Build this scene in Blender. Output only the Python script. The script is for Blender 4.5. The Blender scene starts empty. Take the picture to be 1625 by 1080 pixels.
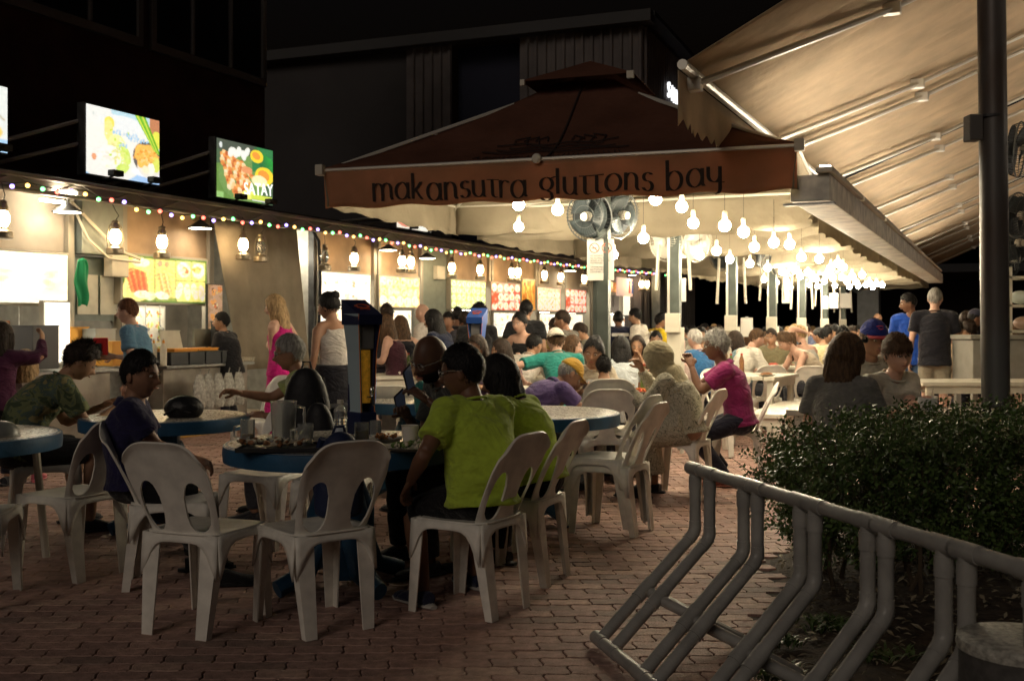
import bpy, bmesh, math, random
import numpy as np
from mathutils import Vector, Matrix, noise, Euler
R = math.radians
sc = bpy.context.scene
C = sc.collection
rnd = random.Random(7)
# ------------------------------------------------------------------ camera, world, sun, exposure
F = 1690.0; CX = 812.5; HZ = 515.0; CH = 1.33        # focal length and horizon of the photograph (px), camera height (m)
cam = bpy.data.cameras.new('camera'); camo = bpy.data.objects.new('camera', cam); C.objects.link(camo)
camo.location = (0, 0, CH); camo.rotation_euler = (R(90), 0, 0)
cam.sensor_width = 36; cam.lens = 36 * F / 1625; cam.shift_y = -(540 - HZ) / 1625
cam.clip_start = .05; cam.clip_end = 600
cam.dof.use_dof = True; cam.dof.focus_distance = 5.6; cam.dof.aperture_fstop = 5.6
sc.camera = camo
w = bpy.data.worlds.new('World'); sc.world = w; w.use_nodes = True
nt = w.node_tree; bg = nt.nodes['Background']
sky = nt.nodes.new('ShaderNodeTexSky'); sky.sky_type = 'NISHITA'; sky.sun_disc = False
sky.sun_elevation = R(-4); sky.sun_rotation = R(200)
nt.links.new(sky.outputs[0], bg.inputs[0]); bg.inputs[1].default_value = 0.10
sun = bpy.data.lights.new('sun', 'SUN'); sun.energy = 0.23; sun.angle = R(25); sun.color = (1, .84, .70)
suno = bpy.data.objects.new('sun', sun); C.objects.link(suno)
suno.rotation_euler = (R(62), 0, R(-28))
sc.view_settings.view_transform = 'Standard'; sc.view_settings.look = 'None'
sc.view_settings.gamma = 1; sc.view_settings.exposure = 0.75
sc.cycles.use_denoising = True
sc.cycles.max_bounces = 6; sc.cycles.diffuse_bounces = 3; sc.cycles.glossy_bounces = 3
sc.cycles.transmission_bounces = 6; sc.cycles.transparent_max_bounces = 8
sc.cycles.sample_clamp_indirect = 3.0; sc.cycles.sample_clamp_direct = 0
sc.cycles.caustics_reflective = False; sc.cycles.caustics_refractive = False
sc.cycles.use_light_tree = True
BULB = 165.0; LANT = 34.0; PANEL = .54; TUBE = 60.0; UPL = 26.0; OUTL = 150.0  # the last two drive lamps added to light the awning

# ------------------------------------------------------------------ coordinates
AA = R(24.6)
U = Vector((math.sin(AA), math.cos(AA), 0)); V = Vector((math.cos(AA), -math.sin(AA), 0))
def UV(u, v, z=0): return U * u + V * v + Vector((0, 0, z))
ROW = -AA                                             # z rotation of things standing along the row of stalls
def X(px, Y): return (px - CX) / F * Y
def P(px, py, Y): return Vector((X(px, Y), Y, CH - (py - HZ) / F * Y))
def fac(px, py, v):                                   # where the sight line meets the plane v = const
    r = Vector(((px - CX) / F, 1, -(py - HZ) / F)); t = v / r.dot(V)
    return r.dot(U) * t, CH + r.z * t
def gnd(px, py, z=0): Y = (CH - z) * F / (py - HZ); return Vector((X(px, Y), Y, z))

# ------------------------------------------------------------------ materials
MATS = {}
def mat(name, col, rough=.6, metal=0, spec=.4, var=0, vscale=8, bump=0, bscale=60, emit=0, ecol=None, trans=0, alpha=1, sheen=0, col2=None, ior=1.45, stretch=None, coat=0):
    if name in MATS: return MATS[name]
    m = bpy.data.materials.new(name); m.use_nodes = True; n = m.node_tree.nodes; l = m.node_tree.links
    b = n['Principled BSDF']; b.inputs['Base Color'].default_value = (*col, 1)
    b.inputs['Roughness'].default_value = rough; b.inputs['Metallic'].default_value = metal
    b.inputs['Specular IOR Level'].default_value = spec; b.inputs['IOR'].default_value = ior
    b.inputs['Transmission Weight'].default_value = trans; b.inputs['Sheen Weight'].default_value = sheen
    b.inputs['Coat Weight'].default_value = coat
    if emit: b.inputs['Emission Color'].default_value = (*(ecol or col), 1); b.inputs['Emission Strength'].default_value = emit
    if var or bump or col2:
        tc = n.new('ShaderNodeTexCoord'); mp = n.new('ShaderNodeMapping'); l.new(tc.outputs['Object'], mp.inputs[0])
        if stretch: mp.inputs['Scale'].default_value = stretch
    if var or col2:
        no = n.new('ShaderNodeTexNoise'); no.inputs['Scale'].default_value = vscale; no.inputs['Detail'].default_value = 5
        l.new(mp.outputs[0], no.inputs['Vector'])
        rp = n.new('ShaderNodeValToRGB'); c2 = col2 or tuple(min(1, c * (1 + var)) for c in col); c1 = col if col2 else tuple(c * (1 - var) for c in col)
        rp.color_ramp.elements[0].position = .35; rp.color_ramp.elements[1].position = .65
        rp.color_ramp.elements[0].color = (*c1, 1); rp.color_ramp.elements[1].color = (*c2, 1)
        l.new(no.outputs['Fac'], rp.inputs[0]); l.new(rp.outputs[0], b.inputs['Base Color'])
        mr = n.new('ShaderNodeMapRange'); mr.inputs['To Min'].default_value = max(0, rough - .12); mr.inputs['To Max'].default_value = min(1, rough + .12)
        l.new(no.outputs['Fac'], mr.inputs['Value']); l.new(mr.outputs[0], b.inputs['Roughness'])
    if bump:
        nb = n.new('ShaderNodeTexNoise'); nb.inputs['Scale'].default_value = bscale; nb.inputs['Detail'].default_value = 4
        l.new(mp.outputs[0], nb.inputs['Vector'])
        bp = n.new('ShaderNodeBump'); bp.inputs['Strength'].default_value = bump; bp.inputs['Distance'].default_value = .01
        l.new(nb.outputs['Fac'], bp.inputs['Height']); l.new(bp.outputs[0], b.inputs['Normal'])
    MATS[name] = m; return m
def canvas(name, col, tr):                            # cloth that lets a share of the light through
    if name in MATS: return MATS[name]
    m = bpy.data.materials.new(name); m.use_nodes = True; n = m.node_tree.nodes; l = m.node_tree.links
    n.remove(n['Principled BSDF']); out = n['Material Output']
    tc = n.new('ShaderNodeTexCoord'); no = n.new('ShaderNodeTexNoise'); no.inputs['Scale'].default_value = 2.2; no.inputs['Detail'].default_value = 8
    l.new(tc.outputs['Object'], no.inputs['Vector'])
    rp = n.new('ShaderNodeValToRGB'); rp.color_ramp.elements[0].color = (*[c * .78 for c in col], 1); rp.color_ramp.elements[1].color = (*[min(1, c * 1.12) for c in col], 1)
    rp.color_ramp.elements[0].position = .3; rp.color_ramp.elements[1].position = .7
    l.new(no.outputs['Fac'], rp.inputs[0])
    d = n.new('ShaderNodeBsdfDiffuse'); t = n.new('ShaderNodeBsdfTranslucent'); mx = n.new('ShaderNodeMixShader'); mx.inputs[0].default_value = tr
    nb = n.new('ShaderNodeTexNoise'); nb.inputs['Scale'].default_value = 9; bp = n.new('ShaderNodeBump'); bp.inputs['Strength'].default_value = .35; bp.inputs['Distance'].default_value = .05
    l.new(tc.outputs['Object'], nb.inputs['Vector']); l.new(nb.outputs['Fac'], bp.inputs['Height']); l.new(bp.outputs[0], d.inputs['Normal'])
    l.new(rp.outputs[0], d.inputs[0]); l.new(rp.outputs[0], t.inputs[0]); l.new(d.outputs[0], mx.inputs[1]); l.new(t.outputs[0], mx.inputs[2]); l.new(mx.outputs[0], out.inputs[0])
    MATS[name] = m; return m
def printed(name, strength):                          # a backlit or plain print: colours stored on the faces
    if name in MATS: return MATS[name]
    m = bpy.data.materials.new(name); m.use_nodes = True; n = m.node_tree.nodes; l = m.node_tree.links; b = n['Principled BSDF']
    a = n.new('ShaderNodeAttribute'); a.attribute_name = 'print'
    l.new(a.outputs['Color'], b.inputs['Base Color']); b.inputs['Roughness'].default_value = .35
    if strength: l.new(a.outputs['Color'], b.inputs['Emission Color']); b.inputs['Emission Strength'].default_value = strength
    MATS[name] = m; return m
def pattern(name, kind, cols, scale=10, rough=.85):
    if name in MATS: return MATS[name]
    m = bpy.data.materials.new(name); m.use_nodes = True; n = m.node_tree.nodes; l = m.node_tree.links; b = n['Principled BSDF']
    b.inputs['Roughness'].default_value = rough; b.inputs['Specular IOR Level'].default_value = .2
    tc = n.new('ShaderNodeTexCoord')
    rp = n.new('ShaderNodeValToRGB'); rp.color_ramp.interpolation = 'CONSTANT' if kind == 'camo' else 'LINEAR'
    if kind == 'camo':
        t = n.new('ShaderNodeTexNoise'); t.inputs['Scale'].default_value = scale; t.inputs['Detail'].default_value = 3; t.inputs['Distortion'].default_value = 1.5
        l.new(tc.outputs['Object'], t.inputs['Vector']); src = t.outputs['Fac']
        pos = [0, .44, .52, .60]
    elif kind == 'branch':
        t = n.new('ShaderNodeTexVoronoi'); t.feature = 'DISTANCE_TO_EDGE'; t.inputs['Scale'].default_value = scale
        no = n.new('ShaderNodeTexNoise'); no.inputs['Scale'].default_value = 7; ad = n.new('ShaderNodeVectorMath'); ad.operation = 'MULTIPLY_ADD'; ad.inputs[1].default_value = (.5,) * 3
        l.new(tc.outputs['Object'], no.inputs['Vector']); l.new(no.outputs['Color'], ad.inputs[0]); l.new(tc.outputs['Object'], ad.inputs[2]); l.new(ad.outputs[0], t.inputs['Vector'])
        src = t.outputs['Distance']; pos = [0, .015, .045, 1]
    else:                                             # plaid
        sx = n.new('ShaderNodeSeparateXYZ'); l.new(tc.outputs['Object'], sx.inputs[0]); o = []
        for ax in (0, 2):
            mu = n.new('ShaderNodeMath'); mu.operation = 'MULTIPLY'; mu.inputs[1].default_value = scale; l.new(sx.outputs[ax], mu.inputs[0])
            si = n.new('ShaderNodeMath'); si.operation = 'SINE'; l.new(mu.outputs[0], si.inputs[0]); gt = n.new('ShaderNodeMath'); gt.operation = 'GREATER_THAN'; gt.inputs[1].default_value = .35; l.new(si.outputs[0], gt.inputs[0]); o.append(gt)
        ad = n.new('ShaderNodeMath'); ad.operation = 'ADD'; l.new(o[0].outputs[0], ad.inputs[0]); l.new(o[1].outputs[0], ad.inputs[1])
        dv = n.new('ShaderNodeMath'); dv.operation = 'MULTIPLY'; dv.inputs[1].default_value = .5; l.new(ad.outputs[0], dv.inputs[0]); src = dv.outputs[0]; pos = [0, .4, .6, 1]
    e = rp.color_ramp.elements
    while len(e) < len(cols): e.new(.5)
    for i, c in enumerate(cols): e[i].position = pos[i]; e[i].color = (*c, 1)
    l.new(src, rp.inputs[0]); l.new(rp.outputs[0], b.inputs['Base Color'])
    MATS[name] = m; return m

# ------------------------------------------------------------------ mesh helpers
class MB:
    def __init__(s): s.v = []; s.f = []
    def add(s, vs, fs, M=None):
        b = len(s.v)
        s.v += [tuple(M @ Vector(p)) for p in vs] if M is not None else [tuple(p) for p in vs]
        s.f += [tuple(b + i for i in f) for f in fs]; return s
    def box(s, c, d, M=None, bev=0, rz=0):
        x, y, z = d[0] / 2, d[1] / 2, d[2] / 2
        T = Matrix.Translation(c) @ Matrix.Rotation(rz, 4, 'Z')
        if M is not None: T = M @ T
        if not bev:
            vs = [(a * x, b * y, e * z) for e in (-1, 1) for b in (-1, 1) for a in (-1, 1)]
            return s.add(vs, [(0, 2, 3, 1), (4, 5, 7, 6), (0, 1, 5, 4), (2, 6, 7, 3), (0, 4, 6, 2), (1, 3, 7, 5)], T)
        bev = min(bev, x * .9, y * .9, z * .9); bm = bmesh.new(); bmesh.ops.create_cube(bm, size=2)
        bmesh.ops.scale(bm, vec=(x, y, z), verts=bm.verts)
        bmesh.ops.bevel(bm, geom=bm.edges[:], offset=bev, segments=2, affect='EDGES', profile=.6)
        bm.verts.index_update(); s.add([v.co[:] for v in bm.verts], [[v.index for v in f.verts] for f in bm.faces], T); bm.free(); return s
    def tube(s, pts, r, n=8, M=None, cap=True, side=None):
        pts = [Vector(p) for p in pts]; k = len(pts); rr = r if isinstance(r, (list, tuple)) else [r] * k
        vs = []; fs = []; prev = None
        for i, p in enumerate(pts):
            t = (pts[min(i + 1, k - 1)] - pts[max(i - 1, 0)])
            t = t.normalized() if t.length > 1e-9 else Vector((0, 0, 1))
            if prev is None:
                a = Vector(side) if side is not None else (Vector((0, 0, 1)) if abs(t.z) < .9 else Vector((1, 0, 0)))
            else: a = prev
            a = (a - t * a.dot(t)); a = a.normalized() if a.length > 1e-6 else t.orthogonal().normalized()
            prev = a; b = t.cross(a); q = rr[i]; qa, qb = q if isinstance(q, tuple) else (q, q)
            vs += [p + a * (qa * math.cos(2 * math.pi * j / n)) + b * (qb * math.sin(2 * math.pi * j / n)) for j in range(n)]
        for i in range(k - 1):
            for j in range(n): fs.append((i * n + j, i * n + (j + 1) % n, (i + 1) * n + (j + 1) % n, (i + 1) * n + j))
        if cap: fs += [tuple(range(n))[::-1], tuple((k - 1) * n + j for j in range(n))]
        return s.add(vs, fs, M)
    def lathe(s, prof, n=20, M=None):
        vs = []; fs = []; k = len(prof)
        for r, z in prof: vs += [(r * math.cos(2 * math.pi * j / n), r * math.sin(2 * math.pi * j / n), z) for j in range(n)]
        for i in range(k - 1):
            for j in range(n): fs.append((i * n + j, i * n + (j + 1) % n, (i + 1) * n + (j + 1) % n, (i + 1) * n + j))
        fs += [tuple(range(n))[::-1], tuple((k - 1) * n + j for j in range(n))]
        return s.add(vs, fs, M)
    def ball(s, c, r, n=12, m=8, M=None, Rm=None):
        if not isinstance(r, tuple): r = (r, r, r)
        vs = [(0, 0, -1)]; fs = []
        for i in range(1, m):
            a = -math.pi / 2 + math.pi * i / m
            vs += [(math.cos(a) * math.cos(2 * math.pi * j / n), math.cos(a) * math.sin(2 * math.pi * j / n), math.sin(a)) for j in range(n)]
        vs.append((0, 0, 1)); L = len(vs) - 1
        for j in range(n): fs.append((0, 1 + (j + 1) % n, 1 + j)); fs.append((L, L - n + j, L - n + (j + 1) % n))
        for i in range(m - 2):
            for j in range(n): a = 1 + i * n; fs.append((a + j, a + (j + 1) % n, a + n + (j + 1) % n, a + n + j))
        T = Matrix.Translation(c) @ (Rm.to_4x4() if Rm is not None else Matrix.Identity(4)) @ Matrix.Diagonal((*r, 1))
        return s.add(vs, fs, (M @ T) if M is not None else T)
    def grid(s, fn, nu, nv, M=None):
        vs = [fn(i / nu, j / nv) for j in range(nv + 1) for i in range(nu + 1)]
        fs = [(j * (nu + 1) + i, j * (nu + 1) + i + 1, (j + 1) * (nu + 1) + i + 1, (j + 1) * (nu + 1) + i) for j in range(nv) for i in range(nu)]
        return s.add(vs, fs, M)
    def mesh(s, name, m=None, smooth=False, sharp=35):
        me = bpy.data.meshes.new(name); me.from_pydata(s.v, [], s.f)
        if m: me.materials.append(m)
        if smooth: me.shade_smooth(); 
        if smooth and sharp: me.set_sharp_from_angle(angle=R(sharp))
        return me
def solid(me, th, off=-1):                            # give a sheet real thickness
    return bake(me, [('SOLIDIFY', dict(thickness=th, offset=off))])
TMP = bpy.data.scenes.new('workbench')
def bake(me, mods):
    o = bpy.data.objects.new('w', me); TMP.collection.objects.link(o)
    for t, kw in mods:
        md = o.modifiers.new('m', t)
        for k, v_ in kw.items(): setattr(md, k, v_)
    vl = TMP.view_layers[0]; vl.update(); dg = vl.depsgraph; dg.update()
    r = bpy.data.meshes.new_from_object(o.evaluated_get(dg)); bpy.data.objects.remove(o)
    return r
def link(name, me, parent=None, loc=None, rz=0):
    o = bpy.data.objects.new(name, me); C.objects.link(o)
    if parent is not None: o.parent = parent
    if loc is not None: o.location = loc
    if rz: o.rotation_euler = (0, 0, rz)
    return o
def part(name, mb, m, parent, smooth=False, label=None, th=0, sharp=35):
    me = mb.mesh(name, m, smooth, sharp)
    if th: me = solid(me, th)
    o = link(name, me, parent)
    if label: o['label'] = label
    return o
def tag(o, label, cat, group=None):
    o['label'] = label; o['category'] = cat
    if group: o['group'] = group
    return o
def thing(name, label, cat, loc=(0, 0, 0), rz=0, group=None):
    o = bpy.data.objects.new(name, None); C.objects.link(o); o.location = loc; o.rotation_euler = (0, 0, rz); o.empty_display_size = .1
    return tag(o, label, cat, group)
def single(name, mb, m, label, cat, group=None, smooth=False, loc=None, rz=0, th=0):
    me = mb.mesh(name, m, smooth)
    if th: me = solid(me, th)
    return tag(link(name, me, None, loc, rz), label, cat, group)
def struct(name, mb, m, smooth=False):
    o = link(name, mb.mesh(name, m, smooth)); o['kind'] = 'structure'; return o
def dup(o, loc, rz=0, label=None, group=None, scale=None):
    c = o.copy(); C.objects.link(c); c.location = loc; c.rotation_euler = (0, 0, rz)
    if label: c['label'] = label
    if group: c['group'] = group
    if scale: c.scale = (scale,) * 3
    for ch in list(o.children):
        d = ch.copy(); C.objects.link(d); d.parent = c
        for g in list(ch.children): e = g.copy(); C.objects.link(e); e.parent = d
    return c
def text_mesh(s, size, depth=.002, font_scale_x=1.0):
    cu = bpy.data.curves.new('t', 'FONT'); cu.body = s; cu.size = size; cu.extrude = depth; cu.align_x = 'CENTER'; cu.align_y = 'CENTER'
    o = bpy.data.objects.new('t', cu); TMP.collection.objects.link(o); TMP.view_layers[0].update()
    dg = TMP.view_layers[0].depsgraph; me = bpy.data.meshes.new_from_object(o.evaluated_get(dg)); bpy.data.objects.remove(o)
    for v_ in me.vertices: v_.co.x *= font_scale_x
    return me
def put_text(name, s, size, m, parent, M, sx=1.0, depth=.002):
    me = text_mesh(s, size, depth, sx); me.transform(M); me.materials.clear(); me.materials.append(m); return link(name, me, parent)

# ------------------------------------------------------------------ flat prints (food pictures on the light boxes): colour per small face
class Print:
    def __init__(s, W, H, base, seed=0):
        s.W, s.H = W, H; s.a = np.zeros((H, W, 3)) + np.array(base); s.r = random.Random(seed)
        s.x, s.y = np.meshgrid((np.arange(W) + .5) / W, (np.arange(H) + .5) / H)
    def ell(s, cx, cy, rx, ry, col, ang=0, soft=0, grain=0):
        asp = s.W / s.H; dx = (s.x - cx) * asp; dy = s.y - cy; c, q = math.cos(ang), math.sin(ang)
        d = ((dx * c + dy * q) / (rx * asp)) ** 2 + ((-dx * q + dy * c) / ry) ** 2
        k = (d < 1)
        col = np.array(col) * (1 + (np.random.RandomState(int(cx * 999) + 5).rand(s.H, s.W, 1) - .5) * grain)
        s.a = np.where(k[..., None], col, s.a); return s
    def rect(s, x0, y0, x1, y1, col):
        k = (s.x > x0) & (s.x < x1) & (s.y > y0) & (s.y < y1); s.a[k] = col; return s
    def line(s, x0, y0, x1, y1, wd, col):
        asp = s.W / s.H; px, py = s.x * asp, s.y; ax, ay, bx, by = x0 * asp, y0, x1 * asp, y1
        L = (bx - ax) ** 2 + (by - ay) ** 2 + 1e-9; t = np.clip(((px - ax) * (bx - ax) + (py - ay) * (by - ay)) / L, 0, 1)
        k = (px - ax - t * (bx - ax)) ** 2 + (py - ay - t * (by - ay)) ** 2 < wd * wd; s.a[k] = col; return s
    def plates(s, nx, ny, foods, plate=(1, .97, .85), x0=0, y0=0, x1=1, y1=1, fill=.44):
        for j in range(ny):
            for i in range(nx):
                cx = x0 + (x1 - x0) * (i + .5 + s.r.uniform(-.08, .08)) / nx; cy = y0 + (y1 - y0) * (j + .5 + s.r.uniform(-.06, .06)) / ny
                rx = (x1 - x0) / nx * fill; ry = (y1 - y0) / ny * fill; a = s.r.uniform(-.3, .3)
                s.ell(cx, cy, rx, ry, plate, a)
                for _ in range(7):
                    c = foods[s.r.randrange(len(foods))]; s.ell(cx + s.r.uniform(-.5, .5) * rx, cy + s.r.uniform(-.5, .5) * ry, rx * s.r.uniform(.15, .4), ry * s.r.uniform(.15, .4), c, s.r.uniform(0, 3), grain=.3)
        return s
    def text(s, x, y, h, col, n, wd=.006):            # unreadable small lettering, as the photograph shows it
        for i in range(n):
            cx = x + i * h * .62 * s.H / s.W
            for _ in range(3): s.line(cx + s.r.uniform(-.2, .2) * h * s.H / s.W, y + s.r.uniform(-.5, .5) * h, cx + s.r.uniform(-.2, .2) * h * s.H / s.W, y + s.r.uniform(-.5, .5) * h, wd, col)
        return s
    def finish(s, blur=1, grain=.22, hot=.0):
        H, W = s.H, s.W; rs = np.random.RandomState(W * 7 + H + int(s.a[0, 0, 0] * 100))
        n = rs.rand(H // 2 + 2, W // 2 + 2, 1).repeat(2, 0).repeat(2, 1)[:H, :W]; s.a = s.a * (1 + (n - .5) * grain * 1.5) * (1 + (rs.rand(H, W, 1) - .5) * grain)
        if hot:
            c = rs.rand(H // 5 + 2, W // 5 + 2).repeat(5, 0).repeat(5, 1)[:H, :W]; k = ((c > .52) * hot)[..., None]; s.a = s.a * (1 - k) + np.array((1.25, 1.2, 1.0)) * k
        for _ in range(blur):
            p = np.pad(s.a, ((1, 1), (1, 1), (0, 0)), 'edge'); s.a = (p[:-2, 1:-1] + p[2:, 1:-1] + p[1:-1, :-2] + p[1:-1, 2:] + 2 * p[1:-1, 1:-1]) / 6
        return s
    def mesh(s, name, w, h, m):                       # in the local xz plane facing -y, centred on the origin
        W, H = s.W, s.H; xs = (np.arange(W + 1) / W - .5) * w; zs = (np.arange(H + 1) / H - .5) * h
        vx, vz = np.meshgrid(xs, zs); vs = np.stack([vx, vx * 0, vz], -1).reshape(-1, 3)
        i, j = np.meshgrid(np.arange(W), np.arange(H)); b = j * (W + 1) + i
        fs = np.stack([b, b + 1, b + W + 2, b + W + 1], -1).reshape(-1, 4)
        me = bpy.data.meshes.new(name); me.from_pydata(vs.tolist(), [], fs.tolist())
        at = me.color_attributes.new('print', 'FLOAT_COLOR', 'CORNER')
        cols = np.ones((H, W, 4, 4)); cols[..., :3] = s.a[:, :, None, :]
        at.data.foreach_set('color', cols.reshape(-1)); me.materials.append(m); return me
# ------------------------------------------------------------------ shared colours
white_plastic = mat('white_plastic', (.80, .77, .69), .42, var=.10, vscale=14, bump=.08, bscale=220)
steel = mat('steel', (.42, .43, .42), .38, metal=.8, var=.15, vscale=20)
dark_metal = mat('dark_metal', (.05, .05, .05), .5, metal=.3, var=.3)
black = mat('black_cloth', (.012, .012, .014), .85, var=.3, bump=.25, bscale=120)
cream_paint = mat('cream_paint', (.62, .58, .48), .5, var=.10, vscale=4)
# ------------------------------------------------------------------ ground
def ground_mat():
    m = mat('brick_pavement', (.28, .15, .10), .8, var=.3, vscale=3); n = m.node_tree.nodes; l = m.node_tree.links; b = n['Principled BSDF']
    tc = n.new('ShaderNodeTexCoord'); br = n.new('ShaderNodeTexBrick'); br.inputs['Scale'].default_value = 1
    br.inputs['Brick Width'].default_value = .2; br.inputs['Row Height'].default_value = .1; br.inputs['Mortar Size'].default_value = .006
    br.inputs['Color1'].default_value = (.30, .165, .11, 1); br.inputs['Color2'].default_value = (.22, .115, .08, 1); br.inputs['Mortar'].default_value = (.05, .035, .03, 1)
    l.new(tc.outputs['Object'], br.inputs['Vector']); l.new(br.outputs['Color'], b.inputs['Base Color']); return m
g = MB().box((0, 60, -.522), (400, 400, 1.0)); struct('ground', g, ground_mat())
def in_bed(x, y):                                     # the planting bed at the right
    a, b2 = Vector((1.62, 6.5)), Vector((.72, 3.2)); t = (y - b2.y) / (a.y - b2.y)
    return (x > b2.x + (a.x - b2.x) * t + .04 * math.sin(y * 5)) and y < 6.35
sand = MB().grid(lambda a, b: (-8 + 16 * a, 2.2 + 16 * b, -.014), 4, 4); struct('joint_sand', sand, mat('joint_sand', (.085, .066, .056), .95, var=.4, vscale=30))
pav_mats = [mat('paver_%s' % k, c, .72, var=.22, vscale=22, bump=.5, bscale=90) for k, c in (('red', (.40, .25, .205)), ('brown', (.34, .215, .18)), ('tan', (.45, .30, .24)), ('dark', (.26, .175, .145)))]
PR = R(2.5)
def pav_outline():
    pts = []
    wv = lambda x: .0055 * math.sin(2 * math.pi * x / .1 + .6) + .002 * math.sin(2 * math.pi * x / .05)
    ev = lambda t: .006 * math.sin(2 * math.pi * t)
    g2 = .0032
    for i in range(8): x = -.1 + g2 + (.2 - 2 * g2) * i / 7; pts.append((x + ev(0), -.05 + g2 + wv(x)))
    for t in (.25, .5, .75): pts.append((.1 - g2 + ev(t), -.05 + .1 * t + wv(.1)))
    for i in range(8): x = .1 - g2 - (.2 - 2 * g2) * i / 7; pts.append((x + ev(0), .05 - g2 + wv(x)))
    for t in (.75, .5, .25): pts.append((-.1 + g2 + ev(t), -.05 + .1 * t + wv(-.1)))
    return pts
PO = pav_outline()
def pav(mb, M, simple=False):
    po = PO[::2] if simple else PO; k = len(po); ins = .965
    vs = [(x, y, -.014) for x, y in po] + [(x, y, -.0025) for x, y in po] + ([] if simple else [(x * ins, y * (ins - .02), 0) for x, y in po])
    r = [(i, (i + 1) % k, k + (i + 1) % k, k + i) for i in range(k)]
    if simple: fs = r + [tuple(range(k, 2 * k))]
    else: fs = r + [(k + i, k + (i + 1) % k, 2 * k + (i + 1) % k, 2 * k + i) for i in range(k)] + [tuple(range(2 * k, 3 * k))]
    mb.add(vs, fs, M)
paver_me = []
for pm in pav_mats:
    b_ = MB(); pav(b_, None); paver_me.append(b_.mesh('brick', pm))
cells = []
for j in range(-10, 175):
    for i in range(-62, 62):
        lx = i * .2 + (.1 if j % 2 else 0); ly = j * .1 + 3.0
        x = lx * math.cos(PR) - ly * math.sin(PR); y = lx * math.sin(PR) + ly * math.cos(PR)
        if y < 3.55 or y > 16.5 or abs(x) > .5 * y + .5 or in_bed(x, y): continue
        if (Vector((x, y, 0)).dot(V)) < -8.9: continue
        cells.append((y, x))
cells.sort()
floor = thing('paving', '', '', (0, 0, 0)); del floor['label']; del floor['category']; floor['kind'] = 'structure'
nr = random.Random(3); far_b = {k: MB() for k in range(4)}; cnt = 0
def pick(x, y):
    v_ = noise.noise(Vector((x * 1.3, y * 1.3, 3))) + nr.uniform(-.55, .55)
    return 0 if v_ < -.02 else 1 if v_ < .32 else 2 if v_ < .6 else 3
for y, x in cells:
    k = pick(x, y); z = nr.uniform(-.0025, .0012); tx, ty = nr.uniform(-.012, .012), nr.uniform(-.012, .012)
    M = Matrix.Translation((x, y, z)) @ Euler((tx, ty, PR + nr.uniform(-.012, .012))).to_matrix().to_4x4()
    vis = gnd(950, 1085).y - .15 < y and abs(x) < .5 * y
    if cnt < 290 and vis:
        o = link('brick', paver_me[k], floor); o.matrix_local = M; cnt += 1
    else: pav(far_b[k], M, y > 8.5)
for k in range(4):
    o = part('brick_mass', far_b[k], pav_mats[k], floor); o['kind'] = 'stuff'
# planting bed
def bedz(a, b):
    x = .55 + 7 * a; y = 2.4 + 4.1 * b
    x0 = .72 + .9 * (y - 3.2) / 3.3; x = max(x, x0 - .03)
    e = min(1, (x - x0) / .25)
    return (x, y, -.012 + .035 * max(0, e) + .02 * noise.noise(Vector((x * 4, y * 4, 0))) * max(0, e))
struct('soil_bed', MB().grid(bedz, 60, 40), mat('soil', (.045, .032, .022), .95, var=.5, vscale=18, bump=1, bscale=40), True)
lit = MB(); lr = random.Random(5)
for _ in range(2600):
    x, y = lr.uniform(.8, 4), lr.uniform(3.2, 6.3)
    if not in_bed(x - .04, y): continue
    s = lr.uniform(.012, .03); M = Matrix.Translation((x, y, .03 + lr.uniform(0, .025))) @ Euler((lr.uniform(-.6, .6), lr.uniform(-.6, .6), lr.uniform(0, 6))).to_matrix().to_4x4()
    lit.add([(-s, 0, 0), (0, -s * .4, .004), (s, 0, 0), (0, s * .4, .004)], [(0, 1, 2, 3)], M)
o = link('leaf_litter', lit.mesh('leaf_litter', mat('dead_leaf', (.16, .12, .07), .7, col2=(.36, .32, .22), vscale=9))); o['kind'] = 'stuff'
# yellow line and tiled apron before the stalls
struct('stall_apron', MB().box((-1.2, 17, -.010), (2.9, 30, .02), Matrix.Rotation(ROW, 4, 'Z') @ Matrix.Translation((-9.2, 0, 0))), mat('apron_concrete', (.30, .24, .17), .7, var=.2, vscale=3))
struct('yellow_line', MB().box((-8.8, 17, .002), (.12, 30, .008), Matrix.Rotation(ROW, 4, 'Z')), mat('yellow_paint', (.60, .36, .05), .6, var=.25, vscale=12))

# ------------------------------------------------------------------ buildings behind
def wall_box(p0, p1, z0, z1, th):                     # matrix + size of a wall running p0->p1, front face on the line, thickness behind
    d = Vector((p1[0] - p0[0], p1[1] - p0[1], 0)); L = d.length; a = math.atan2(d.y, d.x)
    return Matrix.Translation(((p0[0] + p1[0]) / 2, (p0[1] + p1[1]) / 2, (z0 + z1) / 2)) @ Matrix.Rotation(a, 4, 'Z'), L
bl = thing('dark_building', 'dark maroon multi-storey building with grey window bands above the left stalls', 'building', UV(0, -14.5), R(90) - AA)
u_end = fac(420, 200, -14.5)[0]
part('wall', MB().box((u_end / 2 - 10, 1.5, 7), (u_end + 20, 3, 14)), mat('maroon_wall', (.045, .018, .016), .9, var=.25, vscale=2, bump=.2), bl)
wf = mat('window_frame_grey', (.11, .10, .095), .6)
gl = mat('night_glass', (.012, .012, .014), .25, spec=.3)
zb = fac(240, 75, -14.5)[1]
bays = [(-60, 222), (236, 418)]
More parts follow.
